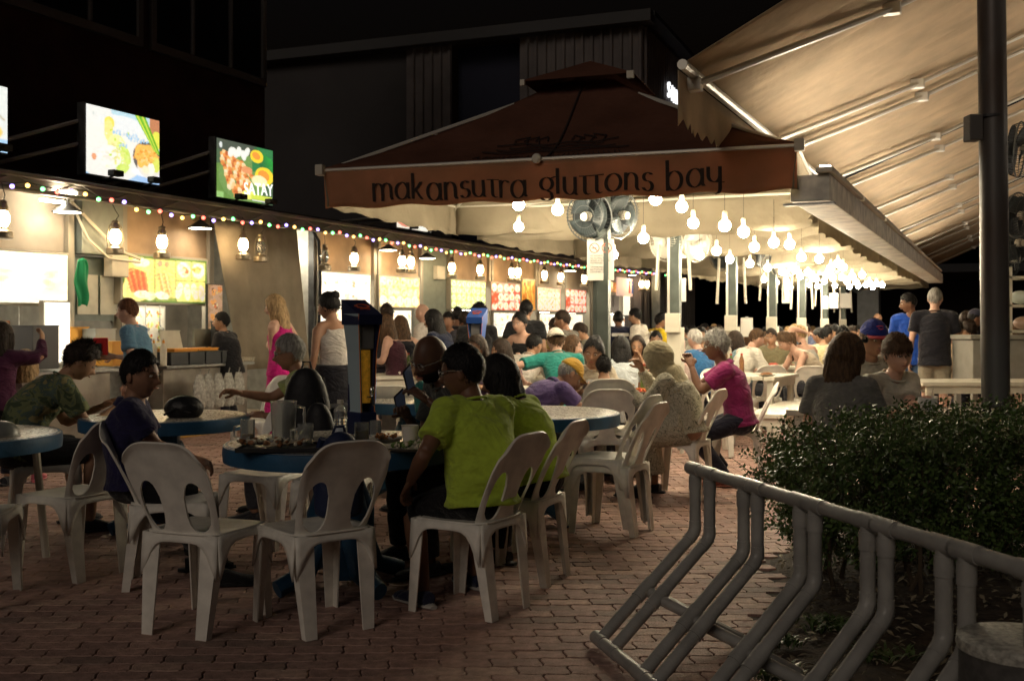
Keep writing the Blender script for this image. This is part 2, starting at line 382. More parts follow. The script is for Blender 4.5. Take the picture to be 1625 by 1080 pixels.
for a, b2 in bays:
    ua, ub = fac(a, 70, -14.5)[0], fac(b2, 70, -14.5)[0]
    wn = part('window', MB().box(((ua + ub) / 2, -.03, zb + .0), (ub - ua, .12, .16)).box(((ua + .06), -.03, zb + 2.5), (.12, .12, 4.84)).box(((ub - .06), -.03, zb + 2.5), (.12, .12, 4.84)), wf, bl)
    n = 3
    for i in range(n):
        w0 = (ub - ua) / n
        part('pane', MB().box((ua + w0 * (i + .5), -.01, zb + 2.5), (w0 - .1, .04, 4.8)), gl, wn)
        if i: part('mullion', MB().box((ua + w0 * i, -.04, zb + 2.5), (.05, .1, 4.8)), wf, wn)
# warehouse
wh = thing('warehouse', 'dark warehouse with ribbed metal cladding and a low roof behind the umbrellas', 'building')
A_, B_, C_ = (X(395, 34.6), 34.6), (X(1020, 30), 30), (X(1100, 36), 36)
clad = mat('ribbed_cladding', (.105, .09, .085), .65, var=.2, vscale=1.2); plain = mat('grey_panel', (.045, .042, .042), .8, var=.15, vscale=.6)
def along(t): return (A_[0] + (B_[0] - A_[0]) * t, A_[1] + (B_[1] - A_[1]) * t)
def t_at(px): r = (px - CX) / F; dx, dy = B_[0] - A_[0], B_[1] - A_[1]; return (r * A_[1] - A_[0]) / (dx - r * dy)
def ribbed(mb, p0, p1, z0, z1, pitch=.28):
    M, L = wall_box(p0, p1, z0, z1, .3); n = int(L / pitch); h = z1 - z0; prof = []
    for i in range(n):
        x = -L / 2 + i * L / n; q = L / n
        prof += [(x, 0), (x + q * .55, 0), (x + q * .65, -.07), (x + q * .9, -.07)]
    prof.append((L / 2, 0)); vs = [(x, y, -h / 2) for x, y in prof] + [(x, y, h / 2) for x, y in prof]; k = len(prof)
    mb.add(vs, [(i, i + 1, k + i + 1, k + i) for i in range(k - 1)], M)
zt = 9.75
def plainw(mb, p0, p1, z0, z1, th=.3, off=0):
    M, L = wall_box(p0, p1, z0, z1, th); mb.box((0, th / 2 + off, 0), (L, th, z1 - z0), M)
m_ = MB(); plainw(m_, along(-.1), along(t_at(645)), 4.6, zt, off=.12); plainw(m_, along(-.1), along(t_at(645)), 0, 4.55, off=.06); part('wall', m_, plain, wh)
for a, b2 in ((645, 717), (825, 1020)):
    m_ = MB(); ribbed(m_, along(t_at(a)), along(t_at(b2)), 0, zt); part('cladding', m_, clad, wh)
m_ = MB(); plainw(m_, along(t_at(717)), along(t_at(825)), 0, zt, off=.5); part('door', m_, mat('navy_door', (.010, .012, .03), .7), wh)
m_ = MB(); ribbed(m_, B_, C_, 0, zt); part('cladding', m_, clad, wh)
m_ = MB(); plainw(m_, along(-.1), (B_[0] + .25, B_[1] - .3), zt, zt + .32, th=.5, off=-.3); part('fascia', m_, mat('fascia_grey', (.045, .045, .045), .7), wh)
r0, r1, r2 = along(-.1), B_, C_
m_ = MB(); m_.add([(r0[0], r0[1] - .3, zt + .33), (r1[0] + .3, r1[1] - .3, zt + .33), (r2[0] + .5, r2[1], zt + .2), (r2[0], r2[1] + 10, zt + 1.6), (r0[0], r0[1] + 12, zt + 1.6)] + [(r0[0], r0[1] - .3, zt + .2), (r1[0] + .3, r1[1] - .3, zt + .2), (r2[0] + .5, r2[1], zt + .05), (r2[0], r2[1] + 10, zt + .2), (r0[0], r0[1] + 12, zt + .2)],
    [(0, 1, 2, 3, 4), (0, 5, 6, 1), (1, 6, 7, 2), (2, 7, 8, 3), (3, 8, 9, 4), (4, 9, 5, 0), (5, 9, 8, 7, 6)]); part('roof', m_, mat('roof_dark', (.02, .02, .022), .7), wh)
ang = math.atan2(C_[1] - B_[1], C_[0] - B_[0])
sg = thing('letter_sign', 'lit white SINGTEL letters on the end wall of the warehouse beside the awning tip', 'sign')
glow_white = mat('sign_glow', (.9, .92, .95), .5, emit=.9)
s0 = Vector((B_[0] + 2.44 * .564, B_[1] + 6 * .564, 8.4))
for s_, i in zip('SINGTEL', range(7)):
    q = Vector((math.cos(ang), math.sin(ang), 0)) * ((i - 3) * .40)
    Mt = Matrix.Translation(s0 + q + Vector((.14, -.06, -.02 * i))) @ Matrix.Rotation(ang, 4, 'Z') @ Matrix.Rotation(R(90), 4, 'X')
    put_text('letter', s_, .68, glow_white, sg, Mt, sx=.85, depth=.03)
# grey columns and dark hall at the far right, the bay beyond
col_m = mat('far_column', (.22, .23, .22), .7, var=.1)
for px, Y, wd in ((1379, 33, .62),):
    single('column', MB().box((0, 0, 3), (wd, wd, 6)).box((0, 0, .1), (wd + .15, wd + .15, .2)), col_m, 'pale grey building column far behind the last canopy', 'column', loc=(X(px, Y), Y, 0), rz=ROW)
pil = thing('end_wall', 'grey end wall closing the far end of the row of stalls', 'wall', UV(29.5, -9.0), R(90) - AA)
part('wall', MB().box((.3, 1.3, 1.5), (.3, 2.6, 3.0)), mat('end_grey', (.20, .21, .20), .8, var=.1), pil)
part('pier', MB().box((.0, -.1, 1.5), (.45, .25, 3.0)), mat('end_grey', (.2, .21, .2)), pil)
shd = thing('far_shelter', 'low dark shelter with a red-lit sign far behind the canopies', 'building', UV(46, -8, 0), ROW)
part('roof', MB().box((7, 0, 3.4), (15, 8, .3)), mat('roof_dark', (.02, .02, .022)), shd)
part('wall', MB().box((7, 4, 1.6), (15, .3, 3.2)), mat('dusk_wall', (.018, .016, .022), .9), shd)
part('sign_strip', MB().box((.9, -4.1, 3.05), (2.2, .06, .28)), mat('red_sign', (.9, .32, .08), emit=.5), shd)
for (px, py, Y), lb in zip([(1435, 476, 60), (1531, 455, 55), (1504, 498, 70)], ['small amber lamp of the left far shore light', 'amber street lamp far away beside the black-shirted man', 'tiny white lamp low on the far shore']):
    p = P(px, py, Y); t = thing('street_lamp', lb + ', on a thin pole', 'lamp', (p.x, p.y, 0), 0, 'lamps on the far shore')
    part('pole', MB().tube([(0, 0, 0), (0, 0, p.z - .12)], .05, 6), dark_metal, t)
    part('lamp', MB().ball((0, 0, p.z), .17 if 'tiny' not in lb else .12), mat('amber_lamp', (1, .62, .3), emit=5) if 'amber' in lb else mat('cool_lamp', (.9, .95, 1), emit=6), t)

# ------------------------------------------------------------------ the row of food stalls
SV = -9.6; FZ = R(90) - AA
row = thing('stall_roof', 'long dark metal roof edge with a truss running over the whole row of food stalls', 'roof', UV(0, SV), FZ)
rm = mat('roof_edge', (.24, .21, .18), .6, var=.25, vscale=2)
part('fascia', MB().box((15.5, -.42, 2.775), (29, .12, .14)), rm, row)
part('ceiling', MB().box((15.5, 1.1, 2.865), (29, 2.9, .05)), mat('stall_ceiling', (.12, .10, .085), .7), row)
part('roof_sheet', MB().add([(1, -.5, 2.895), (30, -.5, 2.895), (30, 3, 2.95), (1, 3, 2.95), (1, -.5, 2.91), (30, -.5, 2.91), (30, 3, 2.97), (1, 3, 2.97)], [(0, 3, 2, 1), (4, 5, 6, 7), (0, 1, 5, 4), (1, 2, 6, 5), (2, 3, 7, 6), (3, 0, 4, 7)]), mat('roof_dark', (.02, .02, .022)), row)
tr = MB().tube([(1, -.52, 2.86), (30, -.52, 2.86)], .028, 6).tube([(1, -.52, 2.71), (30, -.52, 2.71)], .022, 6); part('rail', tr, rm, row)
u_ = 2.0
for i in range(34):
    part('strut', MB().tube([(u_, -.52, 2.86), (u_ + .4, -.52, 2.71)], .012, 5).tube([(u_ + .4, -.52, 2.71), (u_ + .8, -.52, 2.86)], .012, 5), rm, row); u_ += .82
part('back_wall', MB().box((15.5, 2.5, 1.5), (29, .1, 3)), mat('stall_back', (.20, .18, .15), .7, var=.3, vscale=2), row)

amber_board = mat('plywood_band', (.44, .31, .20), .75, var=.16, vscale=3)
grey_board = mat('grey_band', (.40, .34, .27), .75, var=.12, vscale=3)
frame_m = mat('box_frame', (.36, .33, .27), .45, metal=.3)
FOOD = dict(orange=[(1, .45, .08), (.95, .3, .05), (1, .75, .25), (.8, .2, .05), (1, .9, .6)], green=[(.35, .7, .1), (.75, .9, .3), (1, .95, .6), (1, .8, .3), (1, .6, .3)],
            red=[(.8, .08, .03), (1, .5, .1), (1, .8, .5), (.9, .25, .1), (.5, .15, .05)], pale=[(1, .9, .7), (1, .8, .5), (.95, .75, .5)])
def foodboard(kind, seed, W=96, H=56):
    if kind == 'blown':
        p = Print(W, H, (1, .93, .74), seed)
        for i, cx in enumerate((.52, .64, .9)):
            for _ in range(8): p.ell(cx + p.r.uniform(-.03, .03), .55 + p.r.uniform(-.16, .2), .025, .05, (1, .78, .48), p.r.uniform(0, 3))
            p.text(cx - .03, .28, .04, (.95, .72, .55), 6, .004)
        return p
    if kind == 'satay':
        p = Print(W, H, (.10, .22, .03), seed)
        p.rect(.02, .04, .98, .95, (.95, .85, .25)); p.rect(.02, .04, .62, .1, (.3, .4, .05))
        p.rect(.35, .04, .36, .97, (.12, .25, .03)).rect(.60, .04, .61, .97, (.12, .25, .03)).rect(.61, .5, .98, .52, (.15, .3, .03)).rect(.8, .5, .81, .95, (.15, .3, .03))
        p.ell(.14, .25, .17, .24, (1, .85, .3)); p.ell(.3, .14, .07, .1, (.9, 1, .6))
        for i in range(11): p.line(.03 + i * .022, .72 - abs(i - 4) * .015, .10 + i * .018, .22, .018, [(.75, .12, .03), (.9, .3, .08), (.6, .1, .02)][i % 3])
        for i in range(7): p.line(.38 + i * .022, .65, .44 + i * .02, .18, .016, [(1, .6, .2), (.9, .4, .1), (1, .75, .35)][i % 3])
        p.ell(.42, .86, .03, .07, (.9, .35, .2)).ell(.5, .86, .03, .07, (.9, .45, .2)).ell(.2, .86, .1, .1, (1, .95, .7))
        p.plates(2, 1, FOOD['orange'], (1, .95, .7), .61, .55, .98, .95); p.plates(4, 1, FOOD['pale'], (1, 1, .85), .61, .05, .98, .48)
        p.plates(2, 1, FOOD['pale'], (1, 1, .9), .06, .02, .6, .3, .3)
        return p
    base = {'white': (1, .95, .80), 'orangey': (.95, .62, .16), 'green': (.62, .82, .22), 'red': (.78, .10, .05), 'redwhite': (.95, .55, .35), 'poster': (.8, .36, .05)}[kind]
    p = Print(W, H, base, seed)
    if kind == 'white': p.plates(5, 2, FOOD['pale'] + [(.5, .35, .2)], (1, 1, .95), .02, .05, .98, .95, .47)
    elif kind == 'orangey': p.plates(6, 3, FOOD['orange'] + [(1, .95, .5)] * 3, (1, .85, .45)); p.plates(5, 1, FOOD['pale'], (1, .97, .8), 0, .0, 1, .38)
    elif kind == 'green': p.plates(7, 4, FOOD['green'], (1, .98, .75), fill=.42)
    elif kind == 'red': p.plates(5, 3, FOOD['red'] + FOOD['pale'], (1, .93, .75)); p.ell(.1, .45, .12, .25, (.75, .12, .05))
    elif kind == 'redwhite': p.plates(5, 3, FOOD['red'] + FOOD['pale'], (1, .97, .85), .02, .02, .98, .85)
    else:
        for _ in range(40): p.ell(p.r.random(), p.r.random(), .1, .08, [(1, .5, .1), (.7, .2, .03), (1, .7, .2)][p.r.randrange(3)], p.r.uniform(0, 3))
        p.text(.15, .85, .08, (.2, .05, .02), 5, .02)
    return p
def stall(px0, px1, label, boxes, board=amber_board, btop=None, counter=True):
    u0, u1 = fac(px0, 450, SV)[0], fac(px1, 450, SV)[0]; um = (u0 + u1) / 2; L = u1 - u0
    t = thing('food_stall', label, 'food stall', UV(um, SV), FZ)
    zb0 = 2.22
    part('upper_board', MB().box((0, .02, 2.5), (L - .06, .06, .72), bev=.01), board, t)
    for x in (-L / 2 + .05, L / 2 - .05): part('pillar', MB().box((x, .0, 1.41), (.09, .14, 2.82), bev=.01), frame_m, t)
    part('side_wall', MB().box((-L / 2, 1.25, 1.4), (.05, 2.4, 2.8)), mat('stall_side', (.30, .29, .26), .5, var=.15), t)
    if counter:
        cc = part('counter', MB().box((0, -.35, .41), (L - .12, .62, .80), bev=.01), mat('counter_steel', (.34, .31, .27), .42, metal=.45, var=.25, vscale=4), t)
        part('counter_top', MB().box((0, -.38, .83), (L - .04, .74, .035), bev=.006), steel, cc)
    sh = part('shelf', MB().box((0, 2.2, 1.55), (L - .3, .35, .03)).box((0, 2.2, 1.15), (L - .3, .35, .03)).box((0, 2.1, .8), (L - .3, .6, .04)), steel, t)
    rr = random.Random(int(px0) + 9); cols = [mat('jar_%d' % i, c, .35) for i, c in enumerate([(.7, .2, .05), (.75, .7, .6), (.1, .1, .1), (.6, .5, .15), (.15, .3, .12), (.8, .75, .65), (.3, .12, .06)])]
    for z in (1.565, 1.165, .82):
        x = -L / 2 + .3
        while x < L / 2 - .3:
            h = rr.uniform(.08, .26); r_ = rr.uniform(.035, .08)
            part('jar', MB().lathe([(r_, 0), (r_, h * .8), (r_ * .6, h * .9), (r_ * .6, h)], 10, Matrix.Translation((x, 2.15, z))), rr.choice(cols), sh, True); x += r_ * 2 + rr.uniform(.02, .12)
    part('ceiling_light', MB().box((0, .9, 2.72), (min(1.2, L * .6), .09, .05), bev=.01), mat('tube_glow', (1, .90, .68), emit=TUBE), t)
    part('added_under_light', MB().box((0, .28, 1.62), (L * .7, .05, .03), bev=.005), mat('added_under_glow', (1, .9, .7), emit=14), t)  # added lamp that brightens the counter and the people before it
    ps = part('prep_shelf', MB().box((0, .5, .86), (L - .2, .3, .03)).box((0, .75, 1.22), (L - .2, .2, .02)), steel, t); hk = part('hook_rail', MB().tube([(-L / 2 + .1, .5, 1.60), (L / 2 - .1, .5, 1.60)], .008, 5), steel, t)
    for zz_, yy in ((.875, .5), (.875, .42), (1.23, .75)):
        x = -L / 2 + .15
        while x < L / 2 - .2:
            q = rr.random(); h = rr.uniform(.07, .24); r_ = rr.uniform(.03, .09)
            if q < .5: part('jar', MB().lathe([(r_ * .8, 0), (r_ * .8, h * .8), (r_ * .5, h * .9), (r_ * .5, h)], 10, Matrix.Translation((x + r_, yy, zz_))), rr.choice(cols), ps, True)
            elif q < .75: part('carton', MB().box((x + r_, yy, zz_ + h / 2), (r_ * 1.7, .12, h), bev=.006, rz=rr.uniform(-.2, .2)), rr.choice(cols), ps)
            else: part('pot', MB().lathe([(r_ * 1.1, 0), (r_ * 1.15, h * .6), (r_ * 1.2, h * .6), (r_ * .2, h * .72)], 14, Matrix.Translation((x + r_, yy, zz_))), steel, ps, True)
            x += r_ * 2.1 + rr.uniform(.0, .08)
    x = -L / 2 + .2
    while x < L / 2 - .2: part('ladle', MB().tube([(x, .5, 1.60), (x, .5, 1.33), (x + .01, .49, 1.30)], .007, 5).ball((x + .01, .48, 1.27), (.035, .035, .025), 8, 6), steel, hk); x += rr.uniform(.12, .3)
    for (a, b2, ya, yb, kind, lab) in boxes:
        ua, z1 = fac(a, ya, SV + .1); ub, _ = fac(b2, ya, SV + .1); um_ = (ua + ub) / 2
        py_mid = (ya + yb) / 2; z1 = fac((a + b2) / 2, ya, SV + .1)[1]; z0 = fac((a + b2) / 2, yb, SV + .1)[1]
        w_, h_ = ub - ua, z1 - z0; bx = MB().box((um_ - um, -.06, (z0 + z1) / 2), (w_ + .06, .11, h_ + .06), bev=.01)
        lb = part('menu_lightbox', bx, frame_m, t, label=lab)
        pm = foodboard(kind, int(a) + 3).finish(2 if kind != 'satay' else 1, .3, .0 if kind in ('blown', 'satay', 'poster') else .28).mesh('menu_print', w_, h_, printed('print_lit_%s' % kind, PANEL * {'blown': 1.1, 'white': 1.0, 'satay': .62, 'orangey': .85, 'green': .75, 'red': .8, 'redwhite': .8, 'poster': .35}[kind]))
        pm.transform(Matrix.Translation((um_ - um, -.119, (z0 + z1) / 2))); link('menu_print', pm, lb)
    if counter and px0 > 400:
        pb_ = Print(70, 30, (.95, .88, .70), int(px0)); pb_.plates(6, 2, FOOD['pale'] + FOOD['orange'] + [(.35, .25, .2)], (1, .97, .85), fill=.42)
        for q in range(5): pb_.text(.04 + q * .19, .5, .07, (.3, .12, .08), 5, .012)
        me = pb_.finish(1, .3, .3).mesh('price_print', L * .72, .50, printed('print_price', .62)); me.transform(Matrix.Translation((0, .068, 1.33))); bd = part('price_board', MB().box((0, .10, 1.33), (L * .72 + .06, .05, .56)), frame_m, t); link('price_print', me, bd)
    return t, um, L
stall(-260, 112, 'leftmost food stall with a glaring white lit menu and white glowing side panel', [(-230, 105, 393, 478, 'blown', 'overexposed white backlit menu board')], grey_board)
stall(186, 334, 'satay stall with a green-edged grilled food menu behind the man in the blue tee', [(193, 326, 409, 480, 'satay', 'green-framed backlit menu of grilled skewers')])
stall(497, 593, 'stall with a bright white menu of pale dishes above the woman with the hair bun', [(507, 586, 434, 484, 'white', None)])
stall(595, 667, 'stall with an orange-yellow menu of dishes next to the grey-green wall panel', [(601, 664, 440, 487, 'orangey', None)])
stall(709, 775, 'stall with a green and yellow menu of round dishes behind the blue beer tower', [(715, 769, 446, 489, 'green', None)])
stall(776, 849, 'stall with a red menu and a tall orange poster behind the man in black', [(779, 824, 450, 492, 'red', None), (827, 848, 444, 491, 'poster', 'tall orange poster')])
stall(850, 893, 'stall with a red and white menu, left of the last red one', [(852, 888, 457, 493, 'redwhite', None)], grey_board)
stall(894, 934, 'stall with the last saturated red menu before the fan post', [(897, 929, 460, 495, 'red', None)], grey_board)
stall(936, 1030, 'farthest stall beside the toilet signs with a white framed menu', [(988, 1012, 468, 500, 'blown', 'small white framed menu'), (948, 984, 447, 463, 'poster', 'orange direction sign')], grey_board)
# glowing white side panel of the first stall
u0, z1 = fac(90, 480, SV + .35); z0 = fac(90, 575, SV + .35)[1]
t = thing('glowing_pillar', 'glowing white vertical panel at the right end of the leftmost stall', 'light panel', UV(u0, SV + .35), FZ)
part('frame', MB().box((0, .03, (z0 + z1) / 2), (.36, .06, z1 - z0 + .04)), frame_m, t)
part('panel', MB().box((0, -.01, (z0 + z1) / 2), (.32, .02, z1 - z0)), mat('panel_glow', (1, .93, .76), emit=1.1), t)
# service bay between first and second stall
u0, u1 = fac(118, 400, SV)[0], fac(184, 400, SV)[0]
t = thing('service_bay', 'grey metal service bay with cables, meter box and notices between the two left stalls', 'service bay', UV((u0 + u1) / 2, SV), FZ); L = u1 - u0
sb = mat('service_grey', (.30, .33, .30), .45, metal=.2, var=.15, vscale=4)
part('upper_cabinet', MB().box((0, -.02, 2.45), (L, .2, .62), bev=.01), sb, t)
part('back_panel', MB().box((0, .06, 1.75), (L, .06, .75)), mat('teal_grey', (.22, .26, .24), .5, var=.12), t)
part('meter_box', MB().box((.2, -.12, 2.02), (.26, .14, .26), bev=.015), cream_paint, t)
for x in (-.12, .22): part('notice', MB().box((x, -.0, 1.68), (.30, .012, .46)), mat('paper', (.62, .60, .50), .8, var=.08), t)
part('cable', MB().tube([(-.5, -.16, 2.7), (-.2, -.2, 2.45), (.15, -.2, 2.2), (.5, -.2, 2.12)], .02, 6).tube([(-.5, -.17, 2.66), (-.3, -.2, 2.3), (.0, -.2, 2.1), (.5, -.2, 2.08)], .016, 6), cream_paint, t, True)
part('worktop', MB().box((0, .3, .85), (L, 1.2, .04)).box((0, .35, .42), (L - .1, 1.0, .8)), steel, t)
# grey-green wall panel between two stalls
u0, u1 = fac(669, 400, SV)[0], fac(707, 400, SV)[0]
t = thing('partition_wall', 'grey-green wall panel with a small meter box between the orange and the green menus', 'wall', UV((u0 + u1) / 2, SV), FZ)
part('panel', MB().box((0, .02, 1.4), (u1 - u0, .08, 2.8)), mat('sage_panel', (.24, .27, .23), .6, var=.1), t)
part('meter_box', MB().box((.1, -.06, 2.3), (.3, .1, .25), bev=.01), cream_paint, t)
# canvas curtain
cu0, cu1 = fac(338, 370, SV + .25)[0], fac(470, 370, SV + .25)[0]
def cur(a, b):
    x = (cu0 + (cu1 - cu0) * a); x = x + (1 - b) * (.55 * (1 - a) + .30 * a)
    return (x, .025 * math.sin(a * 17) * (.3 + .7 * (1 - b)) + .008 * math.sin(a * 41), .72 + (2.72 - .72) * b)
t = single('canvas_curtain', MB().grid(cur, 60, 14), canvas('curtain_canvas', (.34, .29, .22), .15), 'tall beige canvas curtain hanging between the satay stall and the pink-dressed woman', 'curtain', smooth=True, loc=UV(0, SV + .25), rz=FZ, th=.006)
t = thing('dark_opening', 'dark gap with hanging black cables right of the canvas curtain', 'doorway', UV(fac(478, 450, SV)[0], SV), FZ)
part('frame', MB().box((-.22, 0, 1.4), (.06, .1, 2.8)).box((.28, 0, 1.4), (.06, .1, 2.8)), dark_metal, t)
part('cable', MB().tube([(.0, -.2, 2.75), (.14, -.22, 2.6), (.18, -.22, 2.0), (.16, -.2, 1.0)], .025, 6), black, t, True)
part('tube_light', MB().box((-.1, .3, 2.45), (.5, .1, .05)), mat('tube_glow', (1, .9, .68)), t)
# big lit signs on brackets
def bigsign(px0, px1, yl, yr, yb0, yb1, pr, strength, label, name, txt=None):
    v0 = SV + .1
    u0, zl = fac(px0, yl, v0); u1, zr = fac(px1, yr, v0); z0 = fac(px0, yb0, v0)[1]; z0r = fac(px1, yb1, v0)[1]
    zt_ = (zl + zr) / 2; zb_ = (z0 + z0r) / 2; um = (u0 + u1) / 2; w_, h_ = u1 - u0, zt_ - zb_
    t = thing('lit_sign', label, 'sign', UV(um, v0), FZ)
    part('case', MB().box((0, .07, (zt_ + zb_) / 2), (w_ + .04, .12, h_ + .04), bev=.01), dark_metal, t)
    me = pr.finish(1, .09).mesh('sign_print', w_, h_, printed('print_' + name, strength)); me.transform(Matrix.Translation((0, .002, (zt_ + zb_) / 2))); link('sign_print', me, t)
    for x in (-w_ * .3, w_ * .3):
        part('bracket', MB().box((x, .1, (zb_ + 2.86) / 2), (.05, .05, zb_ - 2.86)), dark_metal, t)
        part('lamp', MB().box((x * .9, -.18, zb_ + .02), (.16, .1, .07), bev=.01).tube([(x * .9, -.18, zb_), (x * .9, .06, zb_ - .05)], .012, 6), dark_metal, t)
    for dz in (.45, -.1): part('brace', MB().tube([(-w_ / 2 + .02, .12, (zt_ + zb_) / 2 + dz * h_ * .6), (-w_ / 2 - 1.5 - dz, .12 + .0, 2.93)], .022, 6), mat('pipe_grey', (.34, .32, .30), .5), t)
    return t, w_, zt_, zb_
p = Print(120, 120, (.86, .88, .84), 1)                       # pale dish sign
p.rect(0, 0, 1, .2, (.45, .66, .92)).ell(.3, .55, .55, .62, (.96, .93, .84)).ell(.25, 1.02, .5, .3, (.92, .92, .86)).ell(.62, .98, .3, .12, (.55, .78, .86)).ell(.5, .82, .34, .12, (.9, .92, .9))
p.ell(.3, .8, .07, .09, (1, .82, .15), grain=.3).ell(.29, .68, .06, .16, (1, .86, .3), grain=.3).ell(.4, .45, .13, .2, (.95, .95, .4), grain=.4).ell(.47, .3, .12, .22, (.72, .88, .2), grain=.5).ell(.3, .3, .16, .17, (1, .97, .88), grain=.15).ell(.1, .26, .03, .05, (.9, .4, .2))
p.ell(.82, .38, .2, .25, (.16, .14, .12)).rect(.72, 0, 1, .14, (.42, .62, .92)).ell(.84, .15, .24, .07, (.95, .96, 1)).ell(.85, .27, .17, .2, (.9, .85, .75))
for cx, cy, rx, ry in ((.74, .48, .09, .1), (.84, .5, .1, .09), (.9, .4, .09, .12), (.75, .34, .06, .13), (.84, .35, .06, .14), (.7, .4, .06, .08)): p.ell(cx, cy, rx, ry, (1, .56, .12), p.r.uniform(-.5, .5), grain=.35)
p.ell(.95, .3, .06, .12, (.8, .86, .15), grain=.3).ell(.88, .22, .05, .1, (1, .96, .8)).ell(.8, .2, .05, .06, (1, .9, .6))
p.rect(.86, .7, 1, 1, (.6, .25, .12)); p.ell(.96, .68, .07, .14, (.85, .85, .1))
for i in range(6): p.line(.66 + i * .025, 1.0, .93 + i * .015, .52 - i * .01, .014, [(.25, .6, .05), (.75, .85, .1), (.15, .45, .03)][i % 3])

for _ in range(150):
    q = p.r.random()
    if q < .45: p.ell(p.r.gauss(.42, .07), p.r.gauss(.38, .12), p.r.uniform(.01, .03), p.r.uniform(.008, .02), [(1, 1, .7), (.6, .8, .1), (.9, .9, .3), (.85, .75, .3)][p.r.randrange(4)], p.r.uniform(0, 3))
    elif q < .75: p.ell(p.r.gauss(.27, .07), p.r.gauss(.3, .06), p.r.uniform(.01, .02), p.r.uniform(.008, .014), [(1, 1, .95), (.95, .85, .75), (.85, .8, .6)][p.r.randrange(3)], p.r.uniform(0, 3))
    else: p.ell(p.r.gauss(.82, .06), p.r.gauss(.42, .07), p.r.uniform(.01, .035), p.r.uniform(.01, .02), [(1, .7, .25), (.85, .35, .05), (1, .5, .1)][p.r.randrange(3)], p.r.uniform(0, 3))
p.text(.36, .68, .07, (.38, .62, .85), 8, .008).text(.56, .62, .07, (.38, .62, .85), 7, .008).text(.45, .5, .06, (.45, .65, .85), 3, .008).rect(.08, .87, .1, .92, (.6, .66, .6))
bigsign(137, 253, 162, 194, 275, 293, p, .62, 'big lit sign with fried dish and lime, the largest one above the left stalls', 'dish')
p = Print(120, 120, (.09, .15, .08), 2)                       # satay sign
p.ell(.2, .1, .6, .5, (.16, .30, .07), grain=.2).ell(.45, .4, .42, .42, (.2, .34, .1), grain=.2).rect(.62, .55, 1, 1, (.05, .24, .08)); p.rect(0, .82, .7, 1, (.09, .11, .08))
for i in range(16): p.line(.66 + .02 * i, .98 - .01 * i, .8 + .02 * i, .6, .01, (.04, .16 + .015 * i, .06))
for i, (a, b2, c, d) in enumerate([(.08, .74, .22, .2), (.13, .78, .3, .14), (.18, .76, .34, .06), (.24, .74, .4, .12), (.3, .7, .46, .18), (.36, .66, .52, .2), (.4, .6, .58, .3), (.42, .66, .64, .42)]):
    for k in range(12):
        t_ = k / 11; p.ell(a + (c - a) * t_ + p.r.uniform(-.015, .015), b2 + (d - b2) * t_, .05, .035, [(.95, .42, .12), (1, .65, .3), (.6, .16, .05), (1, .8, .5), (.85, .3, .08)][(k * 3 + i) % 5], -1.1, grain=.4)
for x in (.24, .31, .38, .46, .52): p.ell(x, .82 + .05 * math.sin(x * 40), .045, .09, (.95, .95, .85), p.r.uniform(-.4, .4), grain=.1)
for cx, cy, rx in ((.7, .83, .12), (.84, .5, .17)): p.ell(cx, cy, rx, rx * .95, (1, .75, .05)).ell(cx - .01, cy + .01, rx * .65, rx * .55, (.92, .36, .06), -.5)
p.ell(.75, .4, .14, .1, (1, .9, .5), grain=.3).ell(.52, .55, .1, .06, (.85, .35, .15), grain=.4).ell(.55, .12, .12, .08, (.95, .9, .2)).rect(.6, .06, .98, .14, (.7, .8, .1)).rect(.62, .03, .98, .05, (1, 1, .9)).rect(.0, .0, .12, .1, (.35, .6, .2))
p.ell(.07, .9, .025, .05, (.8, .85, .8))
t, w_, z1, z0 = bigsign(344, 433, 220, 238, 312, 326, p, .62, 'lit sign reading SATAY with grilled skewers and two yellow bowls', 'satay_sign')
put_text('lettering', 'SATAY', .24, mat('white_letter', (1, 1, .95), emit=.8), t, Matrix.Translation((w_ * .23, -.005, z0 + (z1 - z0) * .235)) @ Matrix.Rotation(R(-4), 4, 'Y') @ Matrix.Rotation(R(90), 4, 'X'), sx=.9, depth=.003)
p = Print(60, 60, (.86, .9, .84), 3); p.ell(.2, .5, .6, .45, (.97, .96, .88)).ell(.55, .5, .2, .3, (1, .9, .6), grain=.3).rect(0, 0, 1, .2, (.45, .68, .92)).ell(.85, .3, .08, .1, (1, .7, .2)).line(.5, .9, .95, .5, .012, (.5, .4, .25))
bigsign(-110, 12, 118, 132, 228, 238, p, .62, 'lit pale blue sign cut off by the left edge', 'left_sign')
p = Print(40, 24, (1, .93, .75), 4); p.ell(.25, .5, .25, .4, (.85, .3, .2), grain=.4).ell(.75, .4, .2, .3, (1, 1, .9)); 
bigsign(630, 684, 341, 344, 362, 367, p, .6, 'small lit sign with a red dish under the corner of the brown umbrella', 'small_sign')

